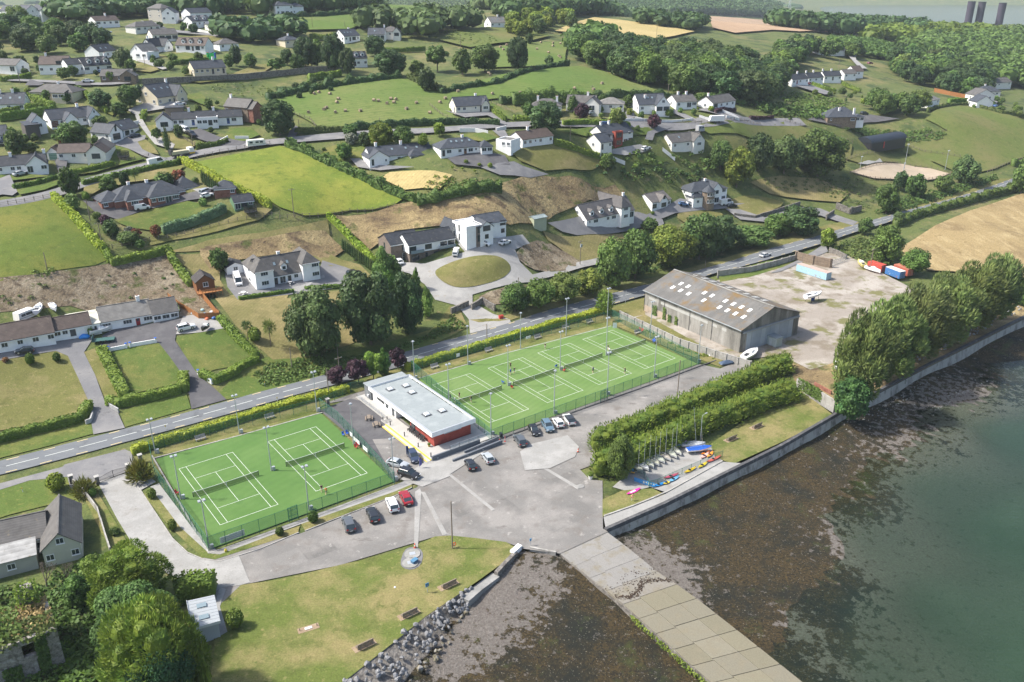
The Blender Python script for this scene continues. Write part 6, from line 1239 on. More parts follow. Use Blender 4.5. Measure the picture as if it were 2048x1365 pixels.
kerb([(258,946),(300,1010),(345,1078),(375,1106),(408,1120)],"kerb along the court side of the entrance drive",.12)
kerb([(985,885),(1090,846),(1190,810),(1300,771),(1398,734),(1432,722)],"dark kerb under the front fence of the far courts",.22,.3,M_seatop)
kerb([(304,912),(418,1108)],"concrete edging under the drive side court fence",.14,.25);kerb([(418,1108),(600,1046),(792,971)],"concrete edging under the front fence of the near courts",.14,.25)
kerb([(306,918),(480,872),(645,826)],"concrete edging behind the near courts",.15,.3);kerb([(830,760),(1010,708),(1222,653)],"concrete edging behind the far courts",.15,.3)
#slipway of cast slabs
def slipway():
 Lp=[(1118,1106),(1192,1166),(1228,1192),(1304,1260),(1430,1372),(1520,1450),(1600,1515)];Rp=[(1214,1064),(1262,1100),(1312,1142),(1374,1182),(1502,1282),(1622,1378),(1760,1490)]
 def curve(pts,zs):
  w=[Vector((*flat(*p,z),z))for p,z in zip(pts,zs)]
  d=[0]
  for a,b in zip(w,w[1:]):d.append(d[-1]+(b-a).length)
  def f(t):
   s=t*d[-1]
   for i in range(len(w)-1):
    if s<=d[i+1]or i==len(w)-2:return w[i].lerp(w[i+1],(s-d[i])/(d[i+1]-d[i]))
  return f,d[-1]
 zs=[-.02,-.5,-.75,-1.2,-1.95,-2.5,-3.]
 fl,Ll=curve(Lp,zs);fr,Lr=curve(Rp,zs)
 o=tg("slipway","concrete slipway of large cast slabs running down the shore","slipway",(0,0,0));o["kind"]="structure";del o["category"]
 Mw=tm("wet_slab_concrete",(.27,.235,.15),[((.20,.175,.12),.5,.5,.75),((.12,.105,.07),2.,.66,.76)],.8,.25,5,(5,.14),objcol=True)
 rows=13;rnd=random.Random(9)
 cols=[0,.31,.70,1.]
 for i in range(rows):
  t0,t1=i/rows,(i+1)/rows
  for c in range(3):
   off=.006
   ta,tb=t0+off*(c==0),t1+off*(c==0)
   g=.001 if i>3 else.0006;gc=.005 if i>3 else.002
   q=[]
   for(t,u)in((ta+g,cols[c]+gc*.5),(tb-g,cols[c]+gc*.5),(tb-g,cols[c+1]-gc*.5),(ta+g,cols[c+1]-gc*.5)):
    t=min(max(t,0),1);q.append(fl(t).lerp(fr(t),u))
   ctr=sum(q,Vector())/4;dz=Vector((0,0,rnd.uniform(-.015,.02)))
   ring=[]
   for k in range(4):
    p,a,b=q[k],q[k-1],q[(k+1)%4];r_=.15 if i>3 else.03
    ring+=[p+(a-p).normalized()*r_,p+((a-p).normalized()+(b-p).normalized())*r_*.3,p+(b-p).normalized()*r_]
   ring=[p+dz for p in ring];n=len(ring);dn=Vector((0,0,-.45));v=[p-Vector((0,0,0))for p in ring]+[p+dn for p in ring]
   b_=MB().add(v,[tuple(range(n))[::-1],tuple(range(n,2*n))]+[(k,n+k,n+(k+1)%n,(k+1)%n)for k in range(n)])
   br=rnd.uniform(.94,1.06)
   col=[(.235,.226,.208),(.21,.194,.165),(.20,.184,.135),(.19,.174,.12)][0 if i<3 else 1 if i<4 else(2+(rnd.random()<.3))]
   me=b_.mesh("slab",Mw);bm=bmesh.new();bm.from_mesh(me);bmesh.ops.recalc_face_normals(bm,faces=bm.faces);bm.to_mesh(me);bm.free()
   link("slab",me,o,cl=tuple(br*x for x in col))
 b=MB()
 N=30
 for k in range(N):
  ta,tb=k/N,(k+1)/N;d=Vector((0,0,-.12));e=Vector((0,0,-2.2));a0,a1=fl(ta),fl(tb);r0,r1=fr(ta),fr(tb);out=(a0-r0).normalized()*.05
  b.add([a0+d,a1+d,r1+d,r0+d,a0+out+e,a1+out+e],[(0,1,2,3),(0,4,5,1)]);b.add([r0+d,r1+d,r1+e,r0+e],[(0,1,2,3)])
 b.bd("slip_bed",MMO,o)
 rng=RNG(5);n=800;t=rng.uniform(.36,.98,n);C=np.array([tuple(fl(x))for x in t]);C[:,2]-=rng.uniform(.3,1.3,n);D=np.array(tuple((fl(.5)-fr(.5)).normalized()));C+=D*rng.uniform(.02,.5,(n,1))
 V,F=cds(rng,C,nrm(rng.normal(size=C.shape)*.5+D+(0,0,.5)),.16);w=link("seaweed",np_mesh("seaweed",V,F,LEAF["lime"],np.repeat(rng.uniform(.5,1.1,n),4)),o);w["kind"]="stuff"
 C=[]
 for _ in range(520):
  u=rng.uniform(0,1);base=.275+.02*sin(u*7);t=base+rng.normal()*.006+(rng.uniform(-.08,0)if rng.uniform()<.22 else 0);C.append(tuple(fl(max(t,.02)).lerp(fr(max(t,.02)),u)+Vector((0,0,.06))))
 C=np.array(C);V,F=cds(rng,C,nrm(rng.normal(size=C.shape)*.4+(0,0,1)),.12);w=link("seaweed",np_mesh("seaweed",V,F,plain("dry_weed",(.05,.032,.02),.9),np.ones(len(V))),o);w["kind"]="stuff"
slipway()
#rock armour
M_rock=tm("grey_rock",(.21,.215,.225),[((.33,.33,.33),1.1,.5,.68),((.12,.12,.12),1.8,.52,.7),((.42,.42,.42),3.2,.64,.74)],.9,.5,3,(4,.2),objcol=True,coord="obj")
def rock_mesh(seed):
 rnd=random.Random(seed);bm=bmesh.new();bmesh.ops.create_icosphere(bm,subdivisions=1,radius=.5)
 for v in bm.verts:v.co*=rnd.uniform(.78,1.18)
 for _ in range(10):
  n=Vector((rnd.gauss(0,1),rnd.gauss(0,1),rnd.gauss(0,1))).normalized();d=rnd.uniform(.24,.38)
  for v in bm.verts:
   e=v.co.dot(n)-d
   if e>0:v.co-=n*e
 me=bpy.data.meshes.new("boulder");bm.to_mesh(me);bm.free();me.materials.append(M_rock);return me
ROCKS=[rock_mesh(i)for i in range(9)]
def rocks():
 o=tg("rock_armour","bank of grey boulders along the foot of the seaside lawn","rocks",(0,0,0));o["kind"]="structure";del o["category"];rnd=random.Random(21)
 line=[(680,1368),(715,1342),(790,1280),(850,1237),(905,1199),(938,1172)];low=[(800,1400),(828,1370),(880,1315),(912,1268),(940,1225),(956,1192)]
 A=[Vector((*flat(*p),0))for p in line];B=[Vector((*flat(*p,-2.),-2.))for p in low];n=0
 for i in range(len(A)-1):
  L=(A[i+1]-A[i]).length;wd=(A[i]-B[i]).length;m=int(L*6.5)
  for k in range(m):
   t=rnd.random();u=rnd.random();s=rnd.uniform(.7,1.3)*(1.35 if rnd.random()<.15 else 1)*(1.-.15*u)
   p=A[i].lerp(A[i+1],t).lerp(B[i].lerp(B[i+1],t),u)+Vector((rnd.uniform(-.2,.2),rnd.uniform(-.2,.2),.12+.25*rnd.random()));g=rnd.uniform(.8,1.25)
   if n<298:link("boulder",ROCKS[rnd.randrange(9)],o,p,(rnd.uniform(0,6),rnd.uniform(0,6),rnd.uniform(0,6)),(s,s*rnd.uniform(.75,1.2),s*rnd.uniform(.65,.95)),cl=(.19*g,.193*g,.2*g)if u<.8 else(.17*g,.15*g,.10*g));n+=1
 b=MB();ins=[p+Vector(((p-q).x,(p-q).y,0)).normalized()*2.2 for p,q in zip(A,B)]
 for i in range(len(A)-1):b.add([ins[i],ins[i+1],A[i+1],A[i]],[(0,1,2,3)]);b.add([A[i],A[i+1],B[i+1]-Vector((0,0,.9)),B[i]-Vector((0,0,.9))],[(0,1,2,3)])
 b.bd("rubble_bed",MMO,o)
 o2=tg("rock_armour","loose pale boulders heaped behind the sea wall under the dark trees","rocks",(0,0,0));o2["kind"]="structure";del o2["category"]
 for k in range(110):
  t=rnd.random();a=Vector((*flat(1845,728),.0)).lerp(Vector((*flat(2050,622),.0)),t);p=a+Vector((-.2,.98,0))*rnd.uniform(.6,4.5);s=rnd.uniform(.5,1.3);g=rnd.uniform(.9,1.5)
  link("boulder",ROCKS[rnd.randrange(9)],o2,p+Vector((0,0,.25)),(rnd.uniform(0,6),rnd.uniform(0,6),0),(s,s,s*.8),cl=(.24*g,.245*g,.25*g))
 o3=tg("stone_scatter","pale stones lying on the weed below the sea wall","stones",(0,0,0));o3["kind"]="structure";del o3["category"]
 for k in range(150):
  if k<95:px,py=rnd.gauss(1770,60),0;py=905-(px-1640)*.48+abs(rnd.gauss(0,16))-40
  else:px,py=rnd.uniform(1860,1980),0;py=815-(px-1860)*.45+rnd.gauss(0,8)
  p=Vector((*flat(px,py,-2.4),0));p.z=float(zbe(p.x,p.y))+.05;s=rnd.uniform(.25,.6);g=rnd.uniform(1.2,1.9)
  if float(cod(p.x,p.y))>1.2:link("stone",ROCKS[rnd.randrange(9)],o3,p,(rnd.uniform(0,6),rnd.uniform(0,6),0),(s,s,s*.7),cl=(.22*g,.22*g,.20*g))
rocks()
wall([(930,1204),(958,1180),(992,1155)],.55,1.6,"broken concrete ledge at the end of the boulders",MC,z=-.9,zb=-1.2,seg=2.5,cl=(.22,.22,.21),cat="ledge",name="concrete_ledge")
wall([(992,1150),(1012,1128),(1032,1108)],.5,.7,"low mossy stone wall between the ledge and the slipway",MMO,z=-.3,zb=-1.2,seg=1.5,hvar=.1)
wall([(1024,1108),(1040,1094)],.5,.9,"white painted block at the corner of the seaside lawn",MWL,z=0,zb=-.4,cl=WHITE,seg=5,name="marker_block",cat="block")
wall([(1060,1097),(1112,1107)],.35,.35,"steel edged kerb at the top of the shingle",M_cw,z=-.1,zb=-1.,seg=2.2,name="kerb",cat="kerb")
#other small buildings
def metal_shed():
 r=tg("metal_shed","small corrugated metal shed with two roof lights by the big bushes","shed",xy(394,1282,.3),-.28)
 a,b=Vector((*flat(393,1285,.3),.3)),Vector((*flat(438,1272,.3),.3));v=b-a;r.location=a;r.rotation_euler=(0,0,atan2(v.y,v.x));w,d=3.4,6.2
 for k in range(16):BQ(w*k/16,-.03*(k%2)-.02,-.6,w*(k+1)/16-.02,.06,2.5).bd("wall_sheet",MP,r,cl=(.40,.44,.47))
 BQ(.02,.07,-.6,w-.02,d,2.45).bd("wall",MP,r,cl=(.36,.40,.42))
 rf=MP
 for k in range(18):y=-.25+(d+.5)*k/18;q=[(-.3,y,2.75),(w+.3,y,2.5),(w+.3,y+(d+.5)/18-.02,2.5),(-.3,y+(d+.5)/18-.02,2.75)];HX(q,[(p[0],p[1],p[2]+.06+.02*(k%2))for p in q]).bd("roof_sheet",MP,r,cl=(.34,.365,.38))
 for y in(1.2,4.):BQ(.9,y,2.78,2.3,y+1.,2.86).bd("roof_light",M_glass2,r)
 BQ(-.32,-.3,2.4,w+.32,-.252,2.9).bd("fascia",MP,r,cl=(.62,.65,.66));BQ(-.35,-.25,2.6,-.302,d+.25,3.).bd("fascia",MP,r,cl=(.6,.63,.64))
metal_shed()
def ruin():
 a,b=Vector((*flat(-60,1400,.4),.4)),Vector((*flat(131,1325,.4),.4));v=b-a
 r=tg("ruined_house","roofless stone ruin overgrown with ivy in the near corner","ruin",a,atan2(v.y,v.x));L=v.length;d=8.5;h=6.2;t=.6
 Ms=tm("ruin_stone",(.30,.28,.255),[((.16,.145,.125),1.3,.46,.62),((.46,.44,.41),1.,.54,.7),((.09,.085,.07),3.2,.6,.7)],.95,.9,2.2,(5,.3),coord="obj")
 ops=[(L-4.6,3.3,1.5,2.),(L-11.8,3.,1.6,2.2),(L-3.2,0,1.6,2.4),(L-11,0,2.6,2.2),(L-17.5,3.,1.5,2.1)]
 b_=MB();cols=sorted({.0,L}|{q[0]for q in ops}|{q[0]+q[2]for q in ops});
 for x0,x1 in zip(cols,cols[1:]):
  zs=[(q[1],q[1]+q[3])for q in ops if q[0]<=x0+.01 and q[0]+q[2]>=x1-.01];z=-1.
  for za,zb in sorted(zs):
   if za>z:b_.box(x0,0,z,x1,t,za)
   z=zb
  b_.box(x0,0,z,x1,t,h)
 b_.bd("front_wall",Ms,r);BQ(L-t,t,-1,L,d,h-.3).bd("end_wall",Ms,r);BQ(0,d,-1,L,d+t,h-1).bd("back_wall",Ms,r);BQ(L*.55,t,-1,L*.55+t,d,h-.8).bd("cross_wall",Ms,r);BQ(L-3.4,d-.4,h-1,L-1.4,d+.8,h+2.6).bd("chimney_stack",Ms,r)
 rnd=random.Random(3)
 for k in range(240):
  x=rnd.uniform(0,L);z=rnd.uniform(0,h-.2);w,hh=rnd.uniform(.35,.8),rnd.uniform(.18,.32)
  if any(q[0]-w<x<q[0]+q[2]and q[1]-hh<z<q[1]+q[3]for q in ops)or x+w>L:continue
  g=rnd.uniform(.7,1.35);BQ(x,-rnd.uniform(.03,.08),z,x+w,.02,z+hh).bd("stone",Ms,r)
 rng=RNG(8)
 def lbx(n,lo,hi,m,s=.22):
  C=rng.uniform(lo,hi,(n,3));V,F=cds(rng,C,nrm(rng.normal(size=C.shape)*.6+(0,-.6,.7)),s);o=link("ivy",np_mesh("ivy",V,F,LEAF[m],np.repeat(rng.uniform(.75,1.25,n),4)),r);o["kind"]="stuff"
 lbx(1500,(0,-.5,h-.5),(L,d*.5,h+.5),"bramble");lbx(1300,(0,1,h-1.),(L-4,d,h+1.),"green",.26);lbx(900,(L-3.8,d-1.6,h-3.5),(L-.8,d+1,h+3.2),"hedge");lbx(700,(L-3.,-.35,0),(L-1.6,-.05,h),"green",.18);lbx(500,(L-7.5,-.35,0),(L-5.2,-.05,2.6),"green",.18);lbx(800,(L-6,1,h-.6),(L,d,h+.3),"dry",.2)
ruin()
def cabin():
 r=house("brown timber cabin on stilts with a dark roof and deck",(396,592),(432,586),5.5,2.4,1.7,"G",(.20,.09,.04),(.045,.04,.04),".W.","..","",name="timber_cabin",zoff=1.3)
 BQ(-.2,-2.6,-.25,6.2,-.05,-.08).bd("deck",MOW,r);
 for k in range(8):BQ(-.15+k*.88,-2.58,-2.2,-.05+k*.88,-2.48,.8).bd("deck_post",MOW,r)
 BQ(-.2,-2.6,.75,6.2,-2.5,.85).bd("handrail",MOW,r)
cabin()
def pfe(px,h,lbl,c=None,w=1.8,gp=None,name="panel_fence",mat=None):
 pts=[xy(*p)for p in px];o=tg(name,lbl,"fence",pts[0],0,gp);org=pts[0]
 for a,b in zip(pts,pts[1:]):
  n=max(1,round((b-a).length/w))
  for k in range(n):
   p,q=a.lerp(b,k/n),a.lerp(b,(k+1)/n);p.z=float(terr(p.x,p.y));q.z=float(terr(q.x,q.y));d=(q-p).xy.normalized();nn=Vector((-d.y,d.x,0))*.03;p,q=p-org+Vector((d.x,d.y,0))*.05,q-org-Vector((d.x,d.y,0))*.05;up=Vector((0,0,h));dn=Vector((0,0,-.4))
   HX([p-nn+dn,q-nn+dn,q+nn+dn,p+nn+dn],[p-nn+up,q-nn+up,q+nn+up,p+nn+up]).bd("panel",mat or MOW,o)
   c_=a.lerp(b,k/n)-org;c_.z=p.z;BQ(c_.x-.05,c_.y-.05,c_.z-.3,c_.x+.05,c_.y+.05,c_.z+h+.12).bd("post",mat or MOW,o)
pfe([(383,566),(395,585),(412,605),(432,630),(440,636)],1.9,"orange timber fence running down beside the cabin");pfe([(337,597),(362,616),(398,638),(440,636)],1.5,"orange timber fence round the cluttered gravel yard")
pfe([(1868,183),(1900,190),(1950,200)],1.9,"long orange fence by the wooded slope houses")
def barn():
 a,b=Vector(P(1741,301)),Vector(P(1807,304));v=b-a;r=tg("arched_barn","black barn with a rounded tin roof in the field corner","barn",a,atan2(v.y,v.x));w=v.length;d=8;h=3.
 Mk=plain("black_tin",(.022,.022,.027),.5);BQ(0,0,-1.5,w,d,h).bd("wall",Mk,r);b_=MB();N=12;pr=[(d/2-cos(pi*k/N)*(d/2+.25),h+sin(pi*k/N)*2.4)for k in range(N+1)]
 for k in range(N):b_.add([(-.2,*pr[k]),(w+.2,*pr[k]),(w+.2,*pr[k+1]),(-.2,*pr[k+1])],[(0,1,2,3)])
 b_.add([(-.2,*p)for p in pr],[tuple(range(N+1))]);b_.add([(w+.2,*p)for p in pr],[tuple(range(N+1))[::-1]]);b_.bd("roof",plain("dark_blue_tin",(.022,.027,.036),.45),r)
 BQ(w*.35,-.08,0,w*.38,-.005,h).bd("red_post",MP,r,cl=(.4,.03,.03));BQ(w+.3,3,-1.5,w+3,d,3.2).bd("lean_to",MP,r,cl=(.3,.38,.46))
barn()
for i,(px,tx,ty,lb)in enumerate([(1935,1944,4,"leftmost of three tall dark chimneys beyond the wood"),(1958,1965,5,"middle one of the three tall dark chimneys beyond the wood"),(1997,2006,7,"rightmost of three tall dark chimneys, standing apart from the pair")]):
 d=ray(tx,ty);t=1150/d[1];top=CAMZ+d[2]*t;x=d[0]*t
 o=tg("power_station_chimney",lb,"chimney",(x,1150,-4),0,"power station chimneys");LT([(4.6,-8),(4.3,top-6),(4.5,top-3),(4.5,top+3.9)],20).bd("shaft",plain("dark_chimney",(.055,.045,.07),.8)if "dark_chimney" not in MATS else MATS["dark_chimney"],o);LT([(4.7,top+3.9),(4.7,top+4.6)],20).bd("rim",MDM,o)
def lattice(px,top,lbl,w=3.):
 p=Vector(P(*px));s=FPX/dpt(*p);h=(px[1]-top)/s;o=tg("lattice_mast",lbl,"mast",p);b=MB()
 for k in range(6):
  z0,z1=h*k/6,h*(k+1)/6;r0,r1=w*(1-.8*k/6),w*(1-.8*(k+1)/6)
  for(sx,sy)in((1,1),(1,-1),(-1,-1),(-1,1)):
   b.tube((sx*r0,sy*r0,z0),(sx*r1,sy*r1,z1),.22,n=4);b.tube((sx*r0,sy*r0,z0),(sy*r1,-sx*r1,z1),.13,n=4)
 b.bd("lattice",plain("pale_steel",(.6,.63,.66),.5),o)
lattice((1578,24),-8,"pale lattice pylon above the distant trees");
def frame_station():
 p=Vector(P(1686,32));o=tg("substation_frame","pale steel substation frame among the far trees","substation",p);b=MB()
 for k in range(8):b.tube((-26+k*7,0,-2),(-26+k*7,0,7),.25,n=5)
 for z in(5,7):b.tube((-26,0,z),(23,0,z),.25,n=5)
 b.bd("frame",MATS["pale_steel"],o)
frame_station()
#vehicles
def car_paint():
 m,nt,b=new_mat("car_paint");nt.links.new(nd(nt,"ShaderNodeObjectInfo").outputs["Color"],b.inputs["Base Color"]);sv(b,"Roughness",.28);sv(b,"Coat Weight",.6);sv(b,"Coat Roughness",.08);sv(b,"Metallic",.15);return m
M_car=car_paint();MTY=plain("tyre_rubber",(.02,.02,.02),.85);M_rim=plain("alloy_rim",(.5,.5,.52),.35,.6);M_lamp=plain("headlight_glass",(.75,.78,.8),.1);M_tail=plain("tail_light_red",(.45,.02,.02),.3);M_plate=plain("number_plate",(.75,.75,.7),.5);MT=plain("black_trim",(.025,.025,.027),.6)
CT={"hatch":(4.,1.74,.92,1.48,.27,.46,.84,.97,.98),"suv":(4.5,1.86,1.03,1.66,.26,.43,.88,.985,1.08),"saloon":(4.7,1.82,.90,1.43,.29,.47,.76,.92,1.),"estate":(4.7,1.82,.92,1.47,.28,.45,.90,.985,1.),"van":(4.5,1.85,1.08,1.85,.18,.34,.985,.995,1.2),"bigvan":(5.7,2.,1.15,2.35,.12,.25,.985,.995,1.3),"pickup":(5.2,1.85,1.05,1.75,.27,.42,.60,.66,1.)}
CARM={}
def car_parts(t):
 if t in CARM:return CARM[t]
 L,Wd,hz,rz,f0,f1,f2,f3,bz=CT[t];hw=Wd/2;X=lambda f:L/2-f*L
 b=MB();st=[(0,.80,.38,hz-.30),(.02,.92,.24,hz-.16),(.08,.98,.2,hz-.07),(.2,1,.2,hz),(f0,1,.2,hz+.02),(.5,1,.2,hz+.04),(f3-.06,1,.2,bz),(.95,.98,.22,bz-.02 if f3>.93 else bz-.02),(.985,.94,.28,bz-.08),(1,.86,.4,bz-.22)]
 ring=lambda f,w,z0,z1:[(X(f),-hw*w*.9,z0),(X(f),-hw*w,z0+.22),(X(f),-hw*w*.985,z1-.13),(X(f),-hw*w*.9,z1),(X(f),0,z1+.03),(X(f),hw*w*.9,z1),(X(f),hw*w*.985,z1-.13),(X(f),hw*w,z0+.22),(X(f),hw*w*.9,z0)]
 V=[];F=[]
 for s in st:V+=ring(*s)
 n=9
 for i in range(len(st)-1):
  for k in range(n):F.append((i*n+k,i*n+(k+1)%n,(i+1)*n+(k+1)%n,(i+1)*n+k))
 F+=[tuple(range(n))[::-1],tuple((len(st)-1)*n+k for k in range(n))];b.add(V,F)
 for fx in(.19,.80):
  for s in(-1,1):b.tube((X(fx),s*(hw-.12),.36),(X(fx),s*(hw+.012),.36),.40,n=14,mi=1)
 b.box(X(.985),-hw*.6,.3,X(1.012),hw*.6,.5,1);b.box(X(.012),-hw*.65,.33,X(-.006),hw*.65,.52,1)
 body=b.mesh("body",[M_car,MT],False)
 zb,tw=hz+.02,.80
 g=MB();pts=[(X(f0),hw*.88,zb),(X(f1),hw*tw,rz-.05),(X(f2),hw*tw,rz-.05),(X(f3),hw*.86,bz)]
 q=[(p[0],-p[1],p[2])for p in pts]+pts
 g.add(q,[(0,4,5,1),(1,5,6,2),(2,6,7,3),(0,1,2,3),(7,6,5,4)]);glass=g.mesh("windows",MG)
 r=MB();r.hexa([(X(f1)+.05,-hw*tw,rz-.06),(X(f2)-.05,-hw*tw,rz-.06),(X(f2)-.05,hw*tw,rz-.06),(X(f1)+.05,hw*tw,rz-.06)][::-1],[(X(f1)-.1,-hw*tw*.9,rz),(X(f2)+.06,-hw*tw*.9,rz),(X(f2)+.06,hw*tw*.9,rz),(X(f1)-.1,hw*tw*.9,rz)][::-1])
 for s in(-1,1):
  for(fa,za,wa,fb,zb2,wb)in((f0,zb,.89,f1,rz-.03,tw),(f2,rz-.03,tw,f3,bz,.87),((f1+f2)/2,zb,.93,(f1+f2)/2,rz-.03,tw*1.01)):r.tube((X(fa),s*hw*wa,za),(X(fb),s*hw*wb,zb2),.045,n=5)
  if "van" in t:
   r.hexa([(X(.5),s*hw*.955-.01,1.),(X(.985),s*hw*.955-.01,1.),(X(.985),s*hw*.955+.01,1.),(X(.5),s*hw*.955+.01,1.)],[(X(.5),s*hw*.85-.01,rz),(X(.985),s*hw*.85-.01,rz),(X(.985),s*hw*.85+.01,rz),(X(.5),s*hw*.85+.01,rz)])
 if "van" in t:r.box(X(.999),-hw*.86,1.,X(.985),hw*.86,rz)
 for s in(-1,1):r.box(X(f0+.04),s*hw*.98-.02 if s>0 else s*hw*.98-.16,zb-.02,X(f0+.01),s*hw*.98+.16 if s>0 else s*hw*.98+.02,zb+.12)
 roof=r.mesh("roof",M_car)
 wh=MB();wh.tube((0,-.1,0),(0,.1,0),.33,n=14);wh.tube((0,-.112,0),(0,.112,0),.22,n=12,mi=1);wheel=wh.mesh("wheel",[MTY,M_rim])
 hl=BQ(-.06,-.2,-.07,.06,.2,.08).mesh("headlight",M_lamp);tl=BQ(-.05,-.17,-.11,.05,.17,.13).mesh("tail_light",M_tail);pt=BQ(-.012,-.26,-.06,.012,.26,.06).mesh("number_plate",M_plate)
 one=MB();
 for me,mi0 in((body,0),(glass,2),(roof,0)):
  one.add([tuple(v.co)for v in me.vertices],[tuple(p.vertices)for p in me.polygons]);one.m[-len(me.polygons):]=[mi0+p.material_index for p in me.polygons]
 for fx in(.19,.80):
  for s in(-1,1):one.tube((X(fx),s*(hw-.1),.33),(X(fx),s*(hw+.02),.33),.33,n=10,mi=3)
 CARM[t]=(body,glass,roof,wheel,hl,tl,pt,one.mesh("car",[M_car,MT,MG,MTY]));return CARM[t]
def car(t,px,px2,c,lbl,gp="parked cars",cat=None,z=None):
 """px centre on the ground; px2 a point the nose looks towards"""
 p=xy(*px,z)if z is not None else Vector(P(*px));q=xy(*px2,z)if z is not None else Vector(P(*px2));a=atan2((q-p).y,(q-p).x);body,glass,roof,wheel,hl,tl,pt,one=car_parts(t);L,Wd,hz,rz,*_r=CT[t];bz=_r[-1]
 d=q-p;pitch=-atan2(float(terr(p.x+cos(a)*2,p.y+sin(a)*2))-float(terr(p.x-cos(a)*2,p.y-sin(a)*2)),4)
 nm="parked_van" if "van" in t else "parked_car";cat=cat or("van" if "van" in t else "car")
 if dpt(*p)>250:
  o=tag(link(nm,one,None,p+Vector((0,0,.12)),(0,pitch,a),cl=c),lbl,cat,gp);return o
 r=tg(nm,lbl,cat,p+Vector((0,0,.1)),a,gp);r.rotation_euler=(0,pitch,a)
 link("body",body,r,cl=c);link("windows",glass,r);link("roof",roof,r,cl=c if not(lbl.startswith("white")and "black roof" in lbl)else(.03,.03,.03))
 for fx in(.19,.80):
  for s in(-1,1):link("wheel",wheel,r,(L/2-fx*L,s*(Wd/2-.09),.33))
 for s in(-1,1):link("headlight",hl,r,(L/2-.06,s*Wd*.34,hz-.25));link("tail_light",tl,r,(-L/2+.05,s*Wd*.36,bz-.22))
 link("number_plate",pt,r,(L/2+.03,0,.42));link("number_plate",pt,r,(-L/2-.045,0,.6));return r
WH,BK,SV,DB,RD=(.80,.80,.80),(.018,.018,.02),(.42,.45,.47),(.035,.05,.09),(.32,.012,.018)
CARS=[("suv",(698,1055),(688,1030),(.10,.11,.12),"dark grey car with a black glass roof at the left end of the front row"),("estate",(746,1036),(736,1012),BK,"black car with silver roof rails in the front row"),("suv",(785,1016),(775,992),WH,"white car in the front row beside the red one"),("saloon",(812,1002),(800,978),RD,"dark red saloon at the right end of the front row"),("saloon",(795,933),(825,940),SV,"silver saloon parked nose out by the court fence"),("suv",(818,954),(850,964),BK,"black estate beside the silver saloon at the fence corner"),("suv",(827,919),(836,935),DB,"dark blue car parked beside the yellow step"),("hatch",(941,935),(928,912),BK,"black hatchback in front of the grey ramp wall"),("hatch",(976,922),(962,902),SV,"pale silver hatchback by the end of the ramp"),("suv",(1040,887),(1028,870),(.09,.10,.11),"dark grey car standing apart left of the four cars by the far court fence"),("hatch",(1068,866),(1078,882),BK,"black car, first of the four by the far court fence"),("suv",(1095,858),(1106,874),(.12,.19,.25),"blue grey car, second of the four by the far court fence"),("hatch",(1116,851),(1106,837),WH,"white hatchback, third of the four by the far court fence"),("suv",(1138,845),(1128,831),WH,"white car with black roof at the right end of the four"),("hatch",(50,707),(24,709),(.012,.02,.03),"black hatchback on the drive of the brown roofed cottage"),("suv",(373,660),(400,654),WH,"white car on the dark forecourt of the mossy roofed cottage"),("pickup",(350,619),(356,632),(.62,.64,.2),"white vehicle with yellow markings beside the cottage gable"),("bigvan",(476,566),(483,584),WH,"tall white van by the white shed"),("suv",(708,551),(735,545),BK,"black car on the drive of the twin winged house"),("saloon",(797,526),(785,515),WH,"white car half hidden by the poplars at the modern house"),("hatch",(912,507),(914,499),WH,"white car at the corner of the stone based modern house"),("hatch",(968,489),(978,494),WH,"white car nearest the cubic white house"),("saloon",(1010,489),(1035,482),WH,"white saloon right of the cubic white house"),("van",(285,420),(315,415),WH,"white van in front of the red brick bungalow"),("hatch",(415,395),(430,391),WH,"white car between the brick bungalow and its garage"),("suv",(414,387),(424,383),(.3,.33,.36),"grey car by the conservatory of the brick bungalow"),("hatch",(1366,412),(1390,415),(.12,.22,.42),"pale blue car by the turreted house"),("hatch",(1382,411),(1400,414),WH,"white car between the blue car and the turret"),("bigvan",(1452,410),(1480,406),WH,"white van by the turreted house"),("hatch",(1464,415),(1490,412),BK,"dark car beside the white van at the turreted house"),("saloon",(1530,514),(1600,492),(.6,.6,.6),"silver car driving on the coast road"),("van",(1632,242),(0,0),WH,"")][:31]+[("saloon",(42,351),(62,346),SV,"silver saloon on the left edge drive"),("bigvan",(314,330),(350,321),WH,"white van with yellow stripe on the upper lane"),("hatch",(270,275),(290,270),DB,"dark hatchback outside the forked drive house"),("suv",(138,256),(155,251),BK,"black car among the shrubs of the sprawling bungalow"),("suv",(383,272),(395,278),BK,"black car on the dark drive of the blue framed bungalow"),("van",(370,264),(385,270),(.75,.78,.8),"white car with a blue cover on the dark drive"),("hatch",(5,288),(15,288),DB,"dark car at the left edge bay window house"),("hatch",(143,147),(160,146),BK,"black car between two dormer houses"),("hatch",(205,147),(220,146),(.2,.3,.5),"blue car in front of the three dormer house"),("saloon",(177,166),(190,166),SV,"silver car by the low stone bungalow"),("saloon",(360,212),(375,210),WH,"white car by the cream gabled house"),("saloon",(215,67),(226,67),SV,"silver car on the far lane"),("hatch",(445,197),(452,195),WH,""),("hatch",(1260,227),(1268,223),WH,"white car on the drive left of the blue roofed house"),("saloon",(1182,229),(1194,226),SV,"silver car under the purple tree"),("hatch",(1618,170),(1630,169),RD,"red car outside the terrace cottages"),("estate",(1740,129),(1752,129),(.25,.03,.08),"dark red car on the hillside track"),("hatch",(1990,215),(2000,214),(.08,.2,.5),"blue car beside the pasture houses"),("suv",(1728,230),(1745,229),BK,"black car behind the tan stone bungalow"),("hatch",(1292,300),(1302,297),WH,"white car under a cover behind the red balcony house"),("hatch",(520,232),(530,232),WH,"white car beside the big weeping tree")]
for t,p,q,c,lb in CARS:
 if lb:car(t,p,q,c,lb,gp="cars and vans")
